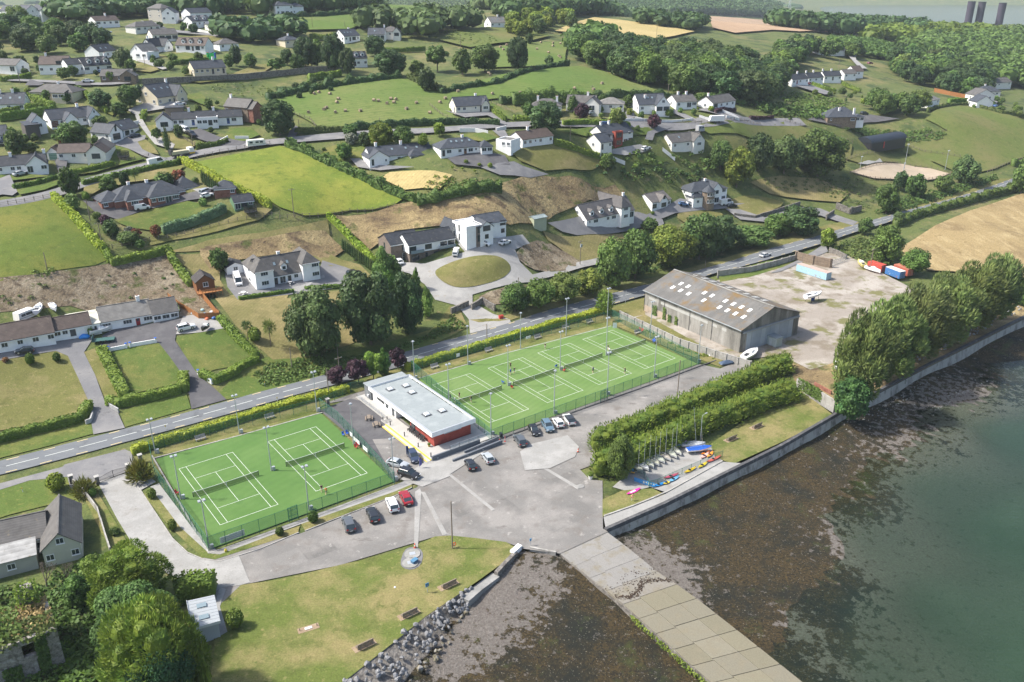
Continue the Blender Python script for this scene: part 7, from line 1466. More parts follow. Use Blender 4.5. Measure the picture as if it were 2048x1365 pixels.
def place(name,lbl,cat,px,px2,gp=None,z=None,lift=0):
 p=xy(*px,z)if z is not None else Vector(P(*px));q=xy(*px2,z)if z is not None else Vector(P(*px2));return tg(name,lbl,cat,p+Vector((0,0,lift+.08)),atan2((q-p).y,(q-p).x),gp)
_wm=TB((0,-.14,0),(0,.14,0),.42,n=12).mesh("wheel",MTY)
def whs(o,xs,w,r=1.):
 for x in xs:
  for s in(-1,1):link("wheel",_wm,o,(x,s*w,.42*r),scale=r)
o=place("lorry","flatbed lorry with a yellow and white cab on the upper lane","lorry",(365,313),(395,303));BQ(-4.2,-1.15,.7,2.2,1.15,1.).bd("chassis",MDM,o);BQ(-4.2,-1.2,1.,2.,1.2,2.).bd("cargo_bed",MP,o,cl=(.45,.42,.28));HX([(2.2,-1.15,.6),(4.2,-1.15,.6),(4.2,1.15,.6),(2.2,1.15,.6)],[(2.3,-1.1,2.7),(3.9,-1.1,2.7),(3.9,1.1,2.7),(2.3,1.1,2.7)]).bd("cab",MP,o,cl=(.75,.74,.68));BQ(2.2,-1.18,.6,4.23,1.18,1.15).bd("cab_skirt",MP,o,cl=(.68,.42,.03));HX([(4.02,-.95,1.75),(4.14,-.95,1.75),(4.14,.95,1.75),(4.02,.95,1.75)],[(3.9,-.95,2.5),(4.,-.95,2.5),(4.,.95,2.5),(3.9,.95,2.5)]).bd("windscreen",MG,o);BQ(-4.4,-1,1.,-3.6,1,2.6).bd("crane",MDM,o);whs(o,(-3,-1.8,3.2),1.)
for px,px2,L,lb in[((513,294),(545,289),6.6,"white caravan on the lane by the bright field"),((52,640),(64,633),5.,"white caravan with flat roof behind the brown roofed cottage"),((1636,246),(1655,243),5.6,"")]:
 if not lb:continue
 o=place("caravan",lb,"caravan",px,px2,"caravans");HX([(-L/2,-1.1,.5),(L/2,-1.1,.5),(L/2,1.1,.5),(-L/2,1.1,.5)],[(-L/2+.15,-1.05,2.5),(L/2-.5,-1.05,2.5),(L/2-.5,1.05,2.5),(-L/2+.15,1.05,2.5)]).bd("body",MP,o,cl=(.78,.77,.72));[BQ(x,-1.13,1.4,x+1.1,-1.06,2.).bd("window",MG,o)for x in(-L/2+.8,-.4,L/2-2.2)];BQ(-L/2,-1.115,.95,L/2-.2,-1.09,1.08).bd("stripe",MP,o,cl=(.3,.3,.28));whs(o,(0,),.95,.8);TB((L/2,0,.5),(L/2+1.2,0,.5),.06).bd("drawbar",MM,o)
for px,px2,lb,c in[((1432,245),(1410,243),"white horse lorry parked on the lane",(.78,.78,.77)),((1206,258),(1190,256),"dark blue horse box on the orchard lawn",(.03,.06,.15)),((1400,265),(1412,262),"grey horse trailer at the hedge gap",(.35,.36,.37))]:
 o=place("horse_box",lb,"horse box",px,px2,"horse boxes");big=c[0]>.7;L=6.4 if big else 3.2;HX([(-L/2,-1.1,.5),(L/2,-1.1,.5),(L/2,1.1,.5),(-L/2,1.1,.5)],[(-L/2,-1.05,2.7),(L/2-.7,-1.05,2.7),(L/2-.7,1.05,2.7),(-L/2,1.05,2.7)]).bd("body",MP,o,cl=c);[BQ(x,-1.13,1.7,x+.7,-1.07,2.2).bd("window",MG,o)for x in(-L/2+.5,.2)];whs(o,(-1,1)if big else(0,),.95,.8)
def container(px,px2,L,c,lbl,rust=None,ang=0,gb=False,z=None):
 o=place("shipping_container",lbl,"container",px,px2,"old shipping containers",z);Mx=MATS.get("container_paint")or tm("container_paint",(1,1,1),[((.30,.10,.04),.7,.60,.72),((.55,.56,.55),1.3,.64,.74)],.7,.1,4,(3,.12),objcol=True,coord="obj");h=2.5
 n=int(L/.4)
 for s in(-1,1):
  b=MB()
  for k in range(n):x=-L/2+L*k/n;b.box(x,s*1.2-.03-.03*(k%2),.12,x+L/n-.002,s*1.2+.03+.03*(k%2),h-.1)
  b.bd("side_panel",Mx,o,cl=c)
 BQ(-L/2,-1.17,.05,L/2,1.17,.15).bd("base",MDM,o);BQ(-L/2-.02,-1.24,h-.12,L/2+.02,1.24,h).bd("roof",Mx,o,cl=rust or c)
 for s in(-.6,.6):BQ(L/2-.05,s-.58,.15,L/2+.04,s+.58,h-.12).bd("door",Mx,o,cl=c);[TB((L/2+.07,s+e,.2),(L/2+.07,s+e,h-.2),.03,n=5).bd("lock_bar",MM,o)for e in(-.25,.25)]
 BQ(-L/2-.04,-1.17,.15,-L/2+.04,1.17,h-.12).bd("end_panel",Mx,o,cl=c)
container((1626,551),(1657,561),12,(.34,.52,.62),"long pale blue container with a rusty roof by the block wall",(.42,.33,.28));container((1789,553),(1812,562),6.1,(.05,.16,.38),"dark blue container with white patches at the field edge",(.62,.60,.58));container((1805,548),(1818,553),6,(.42,.11,.07),"red container behind the dark blue one",(.40,.15,.10));container((1752,541),(1768,546),5.5,(.45,.07,.05),"red container at the left of the field edge group")
#boats
def hme(L,Wd,h,cover=True,mats=None,flat_stern=.75,name="hull"):
 N=10;b=MB();V=[];F=[]
 for i in range(N+1):
  t=i/N;w=Wd/2*(flat_stern+(1-flat_stern)*sin(min(1,t/.45)*pi/2))*(1-max(0,(t-.45)/.55)**2.2);x=-L/2+L*t;zt=h*(1+.25*max(0,t-.5));k=.02+.25*max(0,t-.7)**2*h*4
  V+=[(x,-w,zt),(x,-w*.85,k+h*.35),(x,0,k),(x,w*.85,k+h*.35),(x,w,zt),(x,0,zt+(.10 if cover else-.22))]
 for i in range(N):
  for k in range(4):F.append((i*6+k,i*6+k+1,i*6+7+k,i*6+6+k))
 b.add(V,F);b.add(V,[(i*6+4,i*6+5,i*6+11,i*6+10)for i in range(N)]+[(i*6+5,i*6,i*6+6,i*6+11)for i in range(N)],1);b.add(V[:6],[(0,1,2,3,4,5)]);
 me=b.mesh(name,mats);bm=bmesh.new();bm.from_mesh(me);bmesh.ops.remove_doubles(bm,verts=bm.verts,dist=1e-4);bmesh.ops.recalc_face_normals(bm,faces=bm.faces);bm.to_mesh(me);bm.free();return me
M_gel=plain("gelcoat",(.78,.78,.76),.3,objcol=True);M_cov=tm("faded_boat_cover",(.3,.31,.28),[((.2,.22,.19),1,.45,.7),((.42,.43,.40),1.6,.58,.75)],.9,.3,4,objcol=True,coord="obj");M_cov.name="boat_cover"
def cma(c):
 k="cover_%d_%d_%d"%tuple(int(x*100)for x in c)
 return MATS.get(k)or tm(k,c,[(tuple(.65*x for x in c),1.2,.5,.72),(tuple(min(1,1.5*x)for x in c),1.8,.6,.76)],.85,.3,4,coord="obj")
DH={}
def dinghy(px,px2,L,lbl,hullc=(.6,.6,.58),cov=(.30,.31,.27),mast=6.,gp="covered dinghies in the dinghy park",open_=False,wd=1.5,lift=.25,rake=.0,z=.0):
 o=place("dinghy",lbl,"dinghy",px,px2,gp,z);k=(L,wd,cov,open_)
 if k not in DH:DH[k]=hme(L,wd,.55,not open_,[M_gel,cma(cov)])
 link("hull",DH[k],o,(0,0,lift),cl=hullc);
 if mast:TB((L*.12,0,lift+.3),(L*.12-rake,0,lift+mast),.045,.03,6).bd("mast",MM,o);TB((L*.12,0,lift+1.),(-L*.38,0,lift+.95),.035,n=6).bd("boom",MM,o)
 b=MB();[b.box(x-.06,-.5,-.08,x+.06,.5,lift+.12)for x in(-L*.2,L*.2)];b.bd("launching_trolley",MM,o);return o
DLAB=["covered dinghy at the left end of the row, by the blue gate board","second covered dinghy from the left with a pale cover","third covered dinghy from the left, long olive cover","fourth dinghy from the left with a dirty open cockpit","fifth covered dinghy, grey green cover","sixth dinghy of the row with a brown stained cover","seventh dinghy of the row, pale olive","last covered dinghy of the row before the upturned hulls"]
for i,(bx,by,sx,sy)in enumerate([(1285,951,1262,930),(1297,946,1272,927),(1307,941,1284,921),(1318,936,1296,921),(1329,931,1301,912),(1341,926,1312,908),(1353,921,1326,902),(1362,915,1333,895)]):
 c=((bx+sx)/2,(by+sy)/2);cv=[(.33,.34,.28),(.45,.47,.48),(.45,.46,.38),(.38,.38,.30),(.37,.40,.33),(.38,.35,.30),(.42,.44,.36),(.45,.46,.38)][i]
 dinghy(c,(bx,by),(xy(bx,by,0)-xy(sx,sy,0)).length,DLAB[i],(.55,.56,.55),cv,6.2+(i%3)*.3,rake=.15)
dinghy((1386,894),(1403,893),5.2,"larger grey covered dinghy with a tall raked mast",(.7,.71,.7),(.38,.40,.42),9.,None,wd=1.9,rake=1.2);dinghy((1398,905),(1420,902),5.6,"white dinghy under a bright blue cover",(.8,.8,.8),(.02,.10,.42),7.5,None,wd=1.9,rake=.9,lift=.5)
dinghy((1358,893),(1372,890),3.6,"small upturned boat with a pink and blue cover",(.05,.2,.5),(.42,.25,.33),4.5,None,wd=1.4)
KM={}
def kayak(px,px2,L,c,lbl,wd=.75,gp="kayaks and boards by the dinghy park",name="kayak",cat="kayak",h=.32,lift=.05,z=.0,c2=None):
 o=place(name,lbl,cat,px,px2,gp,z);b=MB();N=10;V=[];F=[]
 for i in range(N+1):
  t=i/N;w=wd/2*max(.04,sin(pi*(.03+.94*t))**.7);x=-L/2+L*t;e=.12*(2*t-1)**2
  V+=[(x,-w,h*.6+e),(x,-w*.6,.05+e),(x,w*.6,.05+e),(x,w,h*.6+e),(x,0,h+e)]
 for i in range(N):
  for k in range(5):F.append((i*5+k,i*5+(k+1)%5,i*5+5+(k+1)%5,i*5+5+k))
 b.add(V,F+[(4,3,2,1,0),tuple(N*5+k for k in range(5))]);b.bd("hull",M_gel,o,cl=c,loc=(0,0,lift))
 if name=="kayak":LT([(.3,0),(.3,.06),(.22,.05)],12).bd("cockpit",MT,o,loc=(-.15,0,lift+h-.02))
 else:BQ(-.9,-.18,0,.5,.18,.015).bd("deck_pad",MP,o,cl=c2 or(.7,.7,.7),loc=(0,0,lift+h+.005))
 return o
for a,b,L,c,lb in[((1380,943),(1390,938),3.4,(.75,.52,.02),"bright yellow kayak nearest the middle of the dinghy park"),((1405,933),(1413,928),3.,(.78,.60,.03),"smaller yellow kayak at the promenade kerb"),((1427,921),(1438,916),4.4,(.70,.16,.11),"long coral red kayak at the right end of the kerb"),((1420,912),(1425,907),2.8,(.85,.32,.03),"orange kayak on end by the blue covered dinghy"),((1409,914),(1416,909),3.,(.75,.45,.40),"pink kayak lying under the orange one"),((1411,908),(1418,905),2.4,(.85,.22,.02),"second orange kayak beside the blue covered dinghy"),((1342,955),(1354,951),3.6,(.55,.07,.14),"crimson kayak leaning by the promenade railing"),((1347,961),(1356,956),3.2,(.18,.48,.72),"sky blue kayak in front of the crimson one"),((1318,972),(1330,968),3.4,(.03,.28,.65),"blue kayak at the near corner of the dinghy park"),((1333,968),(1338,966),1.8,(.75,.55,.05),"short yellow kayak tip beside the blue kayak"),((1256,945),(1248,942),3.,(.55,.30,.06),"orange brown kayak under the conifer hedge")]:kayak(a,b,L,c,lb)
kayak((1267,985),(1282,978),3.6,(.65,.04,.30),"pink and purple paddle board lying on the small lawn",.85,None,"paddle_board","paddle board",.14,c2=(.75,.72,.75))
def yacht(px,px2,L,lbl,c=(.8,.8,.8),keel=True,gp=None,z=None,mast=0):
 o=place("yacht",lbl,"boat",px,px2,gp,z);lift=1.3 if keel else.3;link("hull",hme(L,L*.33,1.1,True,[M_gel,M_gel]),o,(0,0,lift),cl=c);HX([(-L*.1,-.7,0),(L*.2,-.5,0),(L*.2,.5,0),(-L*.1,.7,0)],[(-L*.08,-.55,.5),(L*.14,-.4,.45),(L*.14,.4,.45),(-L*.08,.55,.5)]).bd("coachroof",M_gel,o,loc=(0,0,lift+1.1),cl=(.8,.8,.78))
 BQ(-L*.42,-.5,lift+1.16,-L*.14,.5,lift+1.2).bd("cockpit",MDM,o)
 if keel:BQ(-.7,-.1,.1,.8,.1,lift+.3).bd("keel",MP,o,cl=(.04,.08,.3));b=MB();[b.tube((x,s*1.2,0),(x,s*.6,lift+.5),.06,n=5)for x in(-L*.25,L*.2)for s in(-1,1)];b.bd("cradle",MDM,o)
 return o
yacht((1625,603),(1645,597),7.5,"white and blue sailing boat propped on a cradle in the yard");yacht((1500,715),(1522,700),8,"white yacht hull lying below the shed wall",(.78,.78,.76),False);yacht((1672,738),(1668,720),4.5,"white motor boat half hidden by the seaside trees",(.78,.78,.78),False);yacht((78,625),(80,610),6,"white motor boat on a trailer behind the brown roofed cottage",(.8,.8,.8),False);yacht((108,622),(114,634),5.,"second white boat beside the bank behind the cottage",(.7,.72,.75),False);yacht((203,668),(222,662),5.5,"pale upturned boat on the dark trailer by the cottage drive",(.62,.63,.62),False)
yacht((1722,533),(1712,523),7,"yellow trimmed boat hull beside the red container",(.5,.45,.15),False);yacht((1745,545),(1757,549),6,"white rowing boat in front of the red container",(.8,.8,.78),False);yacht((413,662),(420,656),3,"black inflatable boat on the gravel patch",(.03,.03,.03),False)
o=tg("boat_trailer","dark green boat trailer by the clipped hedge","trailer",P(208,683),.3);BQ(-2.5,-1.1,.4,2.5,1.1,.6).bd("frame",MP,o,cl=(.05,.12,.11));BQ(-2.5,-1.1,.6,-2.4,1.1,1.5).bd("tailboard",MP,o,cl=(.05,.13,.12));whs(o,(-.6,.6),1.2,.8)
def lump(px,lbl,name,cat,s,c,mat=None,z=None,seed=2,gp=None):
 p=xy(*px,z)if z is not None else Vector(P(*px));rnd=random.Random(seed);bm=bmesh.new();bmesh.ops.create_icosphere(bm,subdivisions=3,radius=.5)
 for v in bm.verts:v.co*=1+.16*sin(v.co.x*9+seed)*cos(v.co.y*8)+rnd.uniform(-.05,.05);v.co.z=max(v.co.z,-.3)
 me=bpy.data.meshes.new(name);bm.to_mesh(me);bm.free();me.materials.append(mat or MP);return tag(link(name,me,None,p+Vector((0,0,.25*s[2])),.4,s,c),lbl,cat,gp)
lump((169,676),"crumpled bright blue tarpaulin beside the cottage","tarpaulin","tarpaulin",(2.6,2.,1.3),(.02,.22,.62));lump((1453,728),"dark blue tarpaulin bundle at the end of the concrete wall","tarpaulin","tarpaulin",(4.5,2,1.2),(.06,.09,.14));lump((1420,712),"white sack lying by the concrete wall","sack","sack",(1.2,.9,.6),(.75,.75,.72))
for i,(p,c)in enumerate([((410,630),(.1,.35,.6)),((418,634),(.6,.1,.05)),((432,632),(.7,.3,.05)),((423,626),(.75,.75,.75)),((405,622),(.4,.6,.6)),((414,640),(.75,.2,.1)),((428,638),(.1,.2,.5)),((386,628),(.5,.6,.65))]):
 lump(p,["blue drum in the cluttered gravel yard","red buoy in the cluttered gravel yard","orange buoy at the right of the gravel yard","white bag in the middle of the gravel yard","pale green crate on the gravel yard heap","red orange buoy by the orange fence corner","dark blue bag by the orange fence","pale heap of poles in the gravel yard"][i],["drum","buoy","buoy","bag","crate","buoy","bag","heap"][i],"yard clutter",(1.,.8,.8),c,seed=i)
 #hay bales
def bale_mesh():
 b=MB();b.tube((-.62,0,.64),(.62,0,.64),.64,n=16);Mb=tm("straw_bale",(.33,.26,.18),[((.22,.17,.11),3,.45,.7,(1,4,4)),((.42,.34,.25),5,.6,.75)],.95,.4,8,coord="obj");return b.mesh("straw_bale",Mb)
_bm=bale_mesh();_rb=random.Random(5)
def ba_(pts,lbl,gp):
 for p in pts:tag(link("straw_bale",_bm,None,Vector(P(*p))+Vector((0,0,-.02)),(0,0,_rb.uniform(0,3.1)),.9),lbl,"straw bale",gp)
ba_([(629,190),(638,187),(660,190),(677,200),(674,207),(748,203),(757,204),(774,209),(782,200),(792,201),(788,207),(833,208),(648,221),(653,218),(617,227),(671,227),(691,224),(721,224),(813,220),(860,228),(880,207),(891,199),(822,245)],"round straw bale on the sloping green field left of the cream bungalow","round bales on the middle field")
ba_([(916,185),(985,190),(970,197),(1057,185),(1149,179),(1187,181),(1204,169),(1254,188),(1265,188),(1040,188),(977,149),(981,152)],"round straw bale on the green field below the dark wood","round bales on the wood side field")
ba_([(1082,87),(1106,88),(1121,89),(1106,94),(1074,100),(1097,107),(1118,114),(1121,117),(1001,96),(1007,101),(1013,92),(1026,124)],"small round straw bale on the uppermost green field","round bales on the upper field")
#people
def person_mesh(pose):
 """skeleton -> skinned body; faces coloured by the nearest bone"""
 J={"hip":(0,0,.95,.125),"waist":(0,0,1.1,.115),"chest":(0,0,1.32,.145),"neck":(0,-.0,1.48,.055),"head":(0,-.02,1.60,.085),"crown":(0,-.01,1.70,.075),"nose":(0,-.115,1.60,.018)}
 sp=pose.get("stride",.12);kn=pose.get("knee",.0)
 for s,n in((-1,"l"),(1,"r")):
  f=sp*s
  J["hipj"+n]=(.09*s,0,.90,.095);J["knee"+n]=(.11*s,-.06-f*.5-kn,.50,.062);J["ankle"+n]=(.12*s,f,.09,.045);J["toe"+n]=(.13*s,f-.17,.04,.038)
  J["sh"+n]=(.19*s,0,1.40,.062);el,ha=pose["arm"+n];J["el"+n]=(*el,.045);J["wr"+n]=(*ha,.032)
  v=Vector(ha)-Vector(el);v.normalize();u=v.orthogonal().normalized();J["palm"+n]=(*(Vector(ha)+v*.07),.034)
  for k in range(5):b=Vector(ha)+v*(.10 if k else.05)+u*(-.03+.018*k if k else.045);J["fa%s%d"%(n,k)]=(*(b+v*.03),.010);J["fb%s%d"%(n,k)]=(*(b+v*(.055+.008*(2-abs(k-2)))-u.cross(v)*.02),.008)
 E=[("hip","waist"),("waist","chest"),("chest","neck"),("neck","head"),("head","crown"),("head","nose")]
 for n in "lr":
  E+=[("hip","hipj"+n),("hipj"+n,"knee"+n),("knee"+n,"ankle"+n),("ankle"+n,"toe"+n),("chest","sh"+n),("sh"+n,"el"+n),("el"+n,"wr"+n),("wr"+n,"palm"+n)]+[e for k in range(5)for e in(("palm"+n,"fa%s%d"%(n,k)),("fa%s%d"%(n,k),"fb%s%d"%(n,k)))]
 names=list(J);lean=pose.get("lean",0)
 pos={k:Vector((v[0],v[1]-lean*max(0,v[2]-.95),v[2]))for k,v in J.items()}
 me=bpy.data.meshes.new("skel");me.from_pydata([tuple(pos[k])for k in names],[(names.index(a),names.index(b))for a,b in E],[]);o=link("skel",me);o.modifiers.new("s",'SKIN');
 sv=me.skin_vertices[0].data
 for i,k in enumerate(names):sv[i].radius=(J[k][3],)*2;sv[i].use_root=(k=="hip")
 o.modifiers.new("u",'SUBSURF').levels=1
 dg=bpy.context.evaluated_depsgraph_get();dg.update();out=bpy.data.meshes.new_from_object(o.evaluated_get(dg));bpy.data.objects.remove(o);out.name="body"
 def kind(p):
  best,bk=9,None
  for a,b in E:
   A,B=pos[a],pos[b];t=max(0,min(1,(p-A).dot(B-A)/max(1e-6,(B-A).length_squared)));d=(p-A.lerp(B,t)).length-(J[a][3]*(1-t)+J[b][3]*t)
   if d<best:best,bk=d,(a,b,t)
  a,b,t=bk
  if a in("head","neck"):return 3 if(p.z>1.62 and p.y-pos["head"].y>-.03)or p.z>1.68 else 0
  if a in("hip","waist","chest")and b in("waist","chest","neck","shl","shr"):return 1 if not(b=="neck" and t>.6)else 0
  if a.startswith("sh"):return 1 if t<.55 else 0
  if a=="hip" or a.startswith("hipj"):return 2 if t<.8 or a=="hip" else 0
  if a.startswith("ankle"):return 4
  return 0
 out.materials.clear()
 for c in range(5):out.materials.append(MP)
 out.polygons.foreach_set("material_index",[kind(p.center)for p in out.polygons]);out.polygons.foreach_set("use_smooth",[True]*len(out.polygons));return out
POSE={"stand":dict(arml=((-.24,.02,1.14),(-.23,-.08,.90)),armr=((.24,.02,1.14),(.23,-.08,.90)),stride=.05),"ready":dict(arml=((-.26,-.1,1.16),(-.08,-.34,1.08)),armr=((.28,-.08,1.15),(.14,-.36,1.05)),stride=.10,lean=.25,knee=.1),"swing":dict(arml=((-.32,-.14,1.25),(-.42,-.35,1.18)),armr=((.40,.10,1.28),(.58,.28,1.36)),stride=.28,lean=.12,knee=.05),"walk":dict(arml=((-.24,.12,1.16),(-.22,.12,.92)),armr=((.24,-.10,1.16),(.22,-.26,.98)),stride=.24)}
PM={k:person_mesh(v)for k,v in POSE.items()}
_pmat={}
def pmat(c):
 c=tuple(c)
 if c not in _pmat:_pmat[c]=plain("cloth_%d"%len(_pmat),c,.8)
 return _pmat[c]
SKIN=(.52,.33,.24)
def pe_(px,face,pose,shirt,shorts,hair,lbl,racket=True,shoe=(.7,.7,.7),h=1.):
 p=xy(*px,0)+Vector((0,0,.12));q=xy(*face,0);a=atan2((q-p).y,(q-p).x)+pi/2
 r=tg("person",lbl,"person",p,a);r.scale=(h,h,h);o=link("body",PM[pose],r)
 for i,c in enumerate((SKIN,shirt,shorts,hair,shoe)):o.material_slots[i].link='OBJECT';o.material_slots[i].material=pmat(c)
 if racket:
  hd=Vector(POSE[pose]["armr"][1]);el=Vector(POSE[pose]["armr"][0]);v=(hd-el).normalized();hd.y-=POSE[pose].get("lean",0)*max(0,hd.z-.95);w=r.matrix_basis.to_3x3()@Vector((0,0,1));M_=Matrix.Rotation(a,3,'Z')
  k=tg("tennis_racket","racket held by the "+lbl,"racket",p+M_@(hd*h),0);k.rotation_euler=(M_@(v*.7+Vector((0,-.3,.5)))).to_track_quat('Z','Y').to_euler()
  TB((0,0,-.1),(0,0,.34),.016,n=6).bd("handle",MT,k);b=MB();N=14
  for i in range(N):t0,t1=2*pi*i/N,2*pi*(i+1)/N;b.tube((.13*sin(t0),0,.50-.17*cos(t0)),(.13*sin(t1),0,.50-.17*cos(t1)),.012,n=4,cap=False)
  b.bd("head_frame",MT,k)
BLK,NVY,WHT=(.02,.02,.022),(.03,.05,.18),(.72,.72,.72);HB,HD_,HF=(.08,.05,.03),(.02,.016,.012),(.35,.25,.12)
for a in[((644,986),(620,930),"walk",(.10,.03,.04),(.75,.45,.45),HB,"person in dark red top and pink shorts by the fence"),((653,991),(640,950),"walk",(.85,.30,.04),(.25,.25,.25),HF,"person in bright orange top by the fence"),((901,801),(930,790),"stand",BLK,BLK,HD_,"person in black beside the floodlight behind the clubhouse"),((909,808),(930,800),"ready",WHT,BLK,HB,"person in white top at the first net post"),((919,798),(900,806),"stand",BLK,BLK,HF,"person in black vest beyond the first net"),((943,806),(915,800),"ready",BLK,(.5,.5,.5),HB,"person in grey shorts in front of the first net"),((1021,738),(1030,750),"stand",(.12,.05,.06),BLK,HB,"person in a dark maroon top by the floodlight"),((1021,751),(1010,740),"walk",(.03,.10,.5),BLK,HD_,"person in blue top and black shorts by the floodlight"),((1028,748),(1060,740),"ready",BLK,NVY,HB,"person in black at the left of the second far court"),((1090,699),(1120,730),"ready",(.10,.06,.05),(.6,.55,.5),HB,"person in dark top near the back fence"),((1186,747),(1150,720),"swing",NVY,BLK,HD_,"person in navy on the third far court"),((1250,749),(1200,720),"ready",BLK,BLK,HB,"person in black at the front baseline corner"),((1218,708),(1240,700),"swing",WHT,(.03,.14,.08),HB,"person in white top and green shorts"),((1216,702),(1240,695),"stand",BLK,WHT,HD_,"person in dark top behind the player in white")]:
 pe_(*a,racket=a[2]!="stand")
 #small things
def cone(px,lbl,s=1.,z=.0):
 o=tg("traffic_cone",lbl,"cone",xy(*px,z)+Vector((0,0,.08)),.3,"traffic cones and markers");BQ(-.22*s,-.22*s,0,.22*s,.22*s,.05).bd("base",MT,o);LT([(.17*s,.05),(.05*s,.8*s)],12).bd("cone_body",MP,o,cl=(.75,.10,.04));LT([(.132*s,.32*s),(.10*s,.5*s)],12).bd("reflective_band",ML,o)
cone((830,1097),"orange and white cone at the manhole path",1.2);cone((1156,905),"orange cone at the tip of the conifer hedge");
for p,lb in[((999,889),"red and white post nearest the ramp"),((1010,884),"red and white post beside the car standing apart")]:
 o=tg("barrier_post",lb,"post",xy(*p,0)+Vector((0,0,.08)),0,"red and white posts");LT([(.16,0),(.16,.06),(.07,.07),(.07,1.1)],10).bd("post",MP,o,cl=(.65,.05,.04));[LT([(.075,z),(.075,z+.2)],10).bd("white_band",ML,o)for z in(.3,.75)]
for p,c,lb in[((813,914),(.02,.06,.25),"tall navy feather flag beside the dark blue car"),((839,938),(.10,.10,.35),"tall blue feather flag by the black estate")]:
 o=tg("feather_flag",lb,"flag",xy(*p,0),YAW,"feather flags");TB((0,0,0),(0,0,2.6),.03,n=6).bd("pole",MM,o);HX([(.03,-.01,.5),(.6,-.01,.8),(.6,.01,.8),(.03,.01,.5)],[(.03,-.01,2.6),(.5,-.01,2.3),(.5,.01,2.3),(.03,.01,2.6)]).bd("cloth",MP,o,cl=c)
def wheelie(px,c,lbl,z=None):
 p=xy(*px,z)if z is not None else Vector(P(*px));o=tg("wheelie_bin",lbl,"bin",p+Vector((0,0,.1)),.4,"wheelie bins");HX([(-.25,-.28,.08),(.25,-.28,.08),(.25,.28,.08),(-.25,.28,.08)],[(-.29,-.34,1.),(.29,-.34,1.),(.29,.34,1.),(-.29,.34,1.)]).bd("body",MP,o,cl=c);HX([(-.3,-.37,1.),(.3,-.37,1.),(.3,.36,1.),(-.3,.36,1.)],[(-.28,-.34,1.08),(.28,-.34,1.08),(.28,.34,1.13),(-.28,.34,1.13)]).bd("lid",MP,o,cl=c)
wheelie((925,477),(.5,.02,.03),"red wheelie bin beside the cubic white house");wheelie((928,478),(.03,.08,.35),"blue wheelie bin beside the red one");wheelie((424,1228),(.5,.03,.04),"red wheelie bin beside the metal shed",.2);wheelie((418,1221),(.02,.25,.1),"green wheelie bin behind the metal shed",.2);wheelie((170,662),(.4,.03,.03),"red wheelie bin at the cottage corner");wheelie((1002,876),(.03,.04,.04),"black bin at the corner of the far court fence",0)
patch("gravel_pad",pl("808,1102 822,1095 840,1098 847,1110 842,1132 824,1142 806,1138 800,1128"),MDR,4,1);patch("footpath",pl("830,985 840,978 843,985 836,1096 828,1096"),MC,3,0).color=(.27,.265,.25,1)
patch("concrete_strip",pl("842,985 850,985 895,1070 885,1072"),MC,3,0).color=(.27,.265,.25,1);patch("concrete_strip",pl("897,952 903,950 990,1020 984,1023"),MC,3,0).color=(.27,.265,.25,1);patch("concrete_strip",pl("1086,938 1092,936 1160,976 1155,980"),MC,3,0).color=(.27,.265,.25,1)
for i,(p,lb)in enumerate([((825,1110),"round concrete well cover nearer the cone"),((821,1128),"round concrete well cover with a small blue boat shape on it")]):
 o=tg("well_cover",lb,"cover",xy(*p,0)+Vector((0,0,.1)),.3,"round well covers");LT([(1.35,0),(1.35,.16),(1.3,.18)],24).bd("ring",MC,o,cl=(.25,.25,.23));BQ(-.5,-.4,.18,.5,.4,.21).bd("hatch",MM,o)
o=tg("chest","blue lidded chest on the well cover","chest",xy(829,1127,0)+Vector((0,0,.3)),.9);BQ(-.55,-.35,0,.55,.35,.4).bd("body",MP,o,cl=(.05,.13,.24));BQ(-.6,-.4,.4,.6,.4,.47).bd("lid",MP,o,cl=(.08,.2,.32))
o=tg("memorial_plaque","flat white stone plaque in the lawn between two small posts","plaque",xy(617,1258,0)+Vector((0,0,.08)),.45);BQ(-1.6,-.6,-.03,1.6,.6,.03).bd("bed",M_earth,o);BQ(-.55,-.25,.03,.55,.25,.12).bd("stone",MC,o,cl=(.6,.6,.57));[TB((x,0,0),(x,0,.5),.06,n=6).bd("post",MW,o)for x in(-1.3,1.3)]
o=tg("buoy_sign","blue information sign on a post by the seaside benches","sign",xy(855,1186,0),YAW);TB((0,0,0),(0,0,1.5),.05,n=6).bd("post",MM,o);BQ(-.3,-.03,1.2,.3,.03,1.9).bd("panel",MP,o,cl=(.05,.2,.38));LT([(.7,0),(.6,.04)],12).bd("base",M_earth,o)
o=tg("life_ring","orange life ring hung on the tall pole","life ring",xy(909,1096,0)+Vector((0,0,.8)),YAW);b=MB()
for i in range(14):t0,t1=2*pi*i/14,2*pi*(i+1)/14;b.tube((.3*cos(t0),0,.3*sin(t0)),(.3*cos(t1),0,.3*sin(t1)),.08,n=6,cap=False)
RING=b.bd("ring",MP,o,cl=(.8,.16,.03));BQ(-.05,.0,-.8,.05,.08,.4).bd("bracket",MM,o)
o=tg("life_ring","white life ring stand on the lawn by the paddle board","life ring",xy(1264,1003,0)+Vector((0,0,1.1)),YAW);link("ring",RING.data,o,cl=(.8,.35,.2));TB((0,.1,-1.1),(0,.1,.3),.05,n=6).bd("post",ML,o)
o=tg("slip_sign","small blue sign at the top of the slipway","sign",xy(1061,1092,0),YAW);TB((0,0,0),(0,0,1.3),.04,n=6).bd("post",MM,o);BQ(-.2,-.03,1.,.2,.03,1.5).bd("panel",MP,o,cl=(.1,.3,.5))
lump((1159,974),"flat pale slab lying near the hedge tip","slab","slab",(2.,1.4,.3),(.26,.255,.24),z=0);lump((790,1176),"small white ball on the lawn","ball","ball",(.35,.35,.35),(.8,.8,.8),z=0)
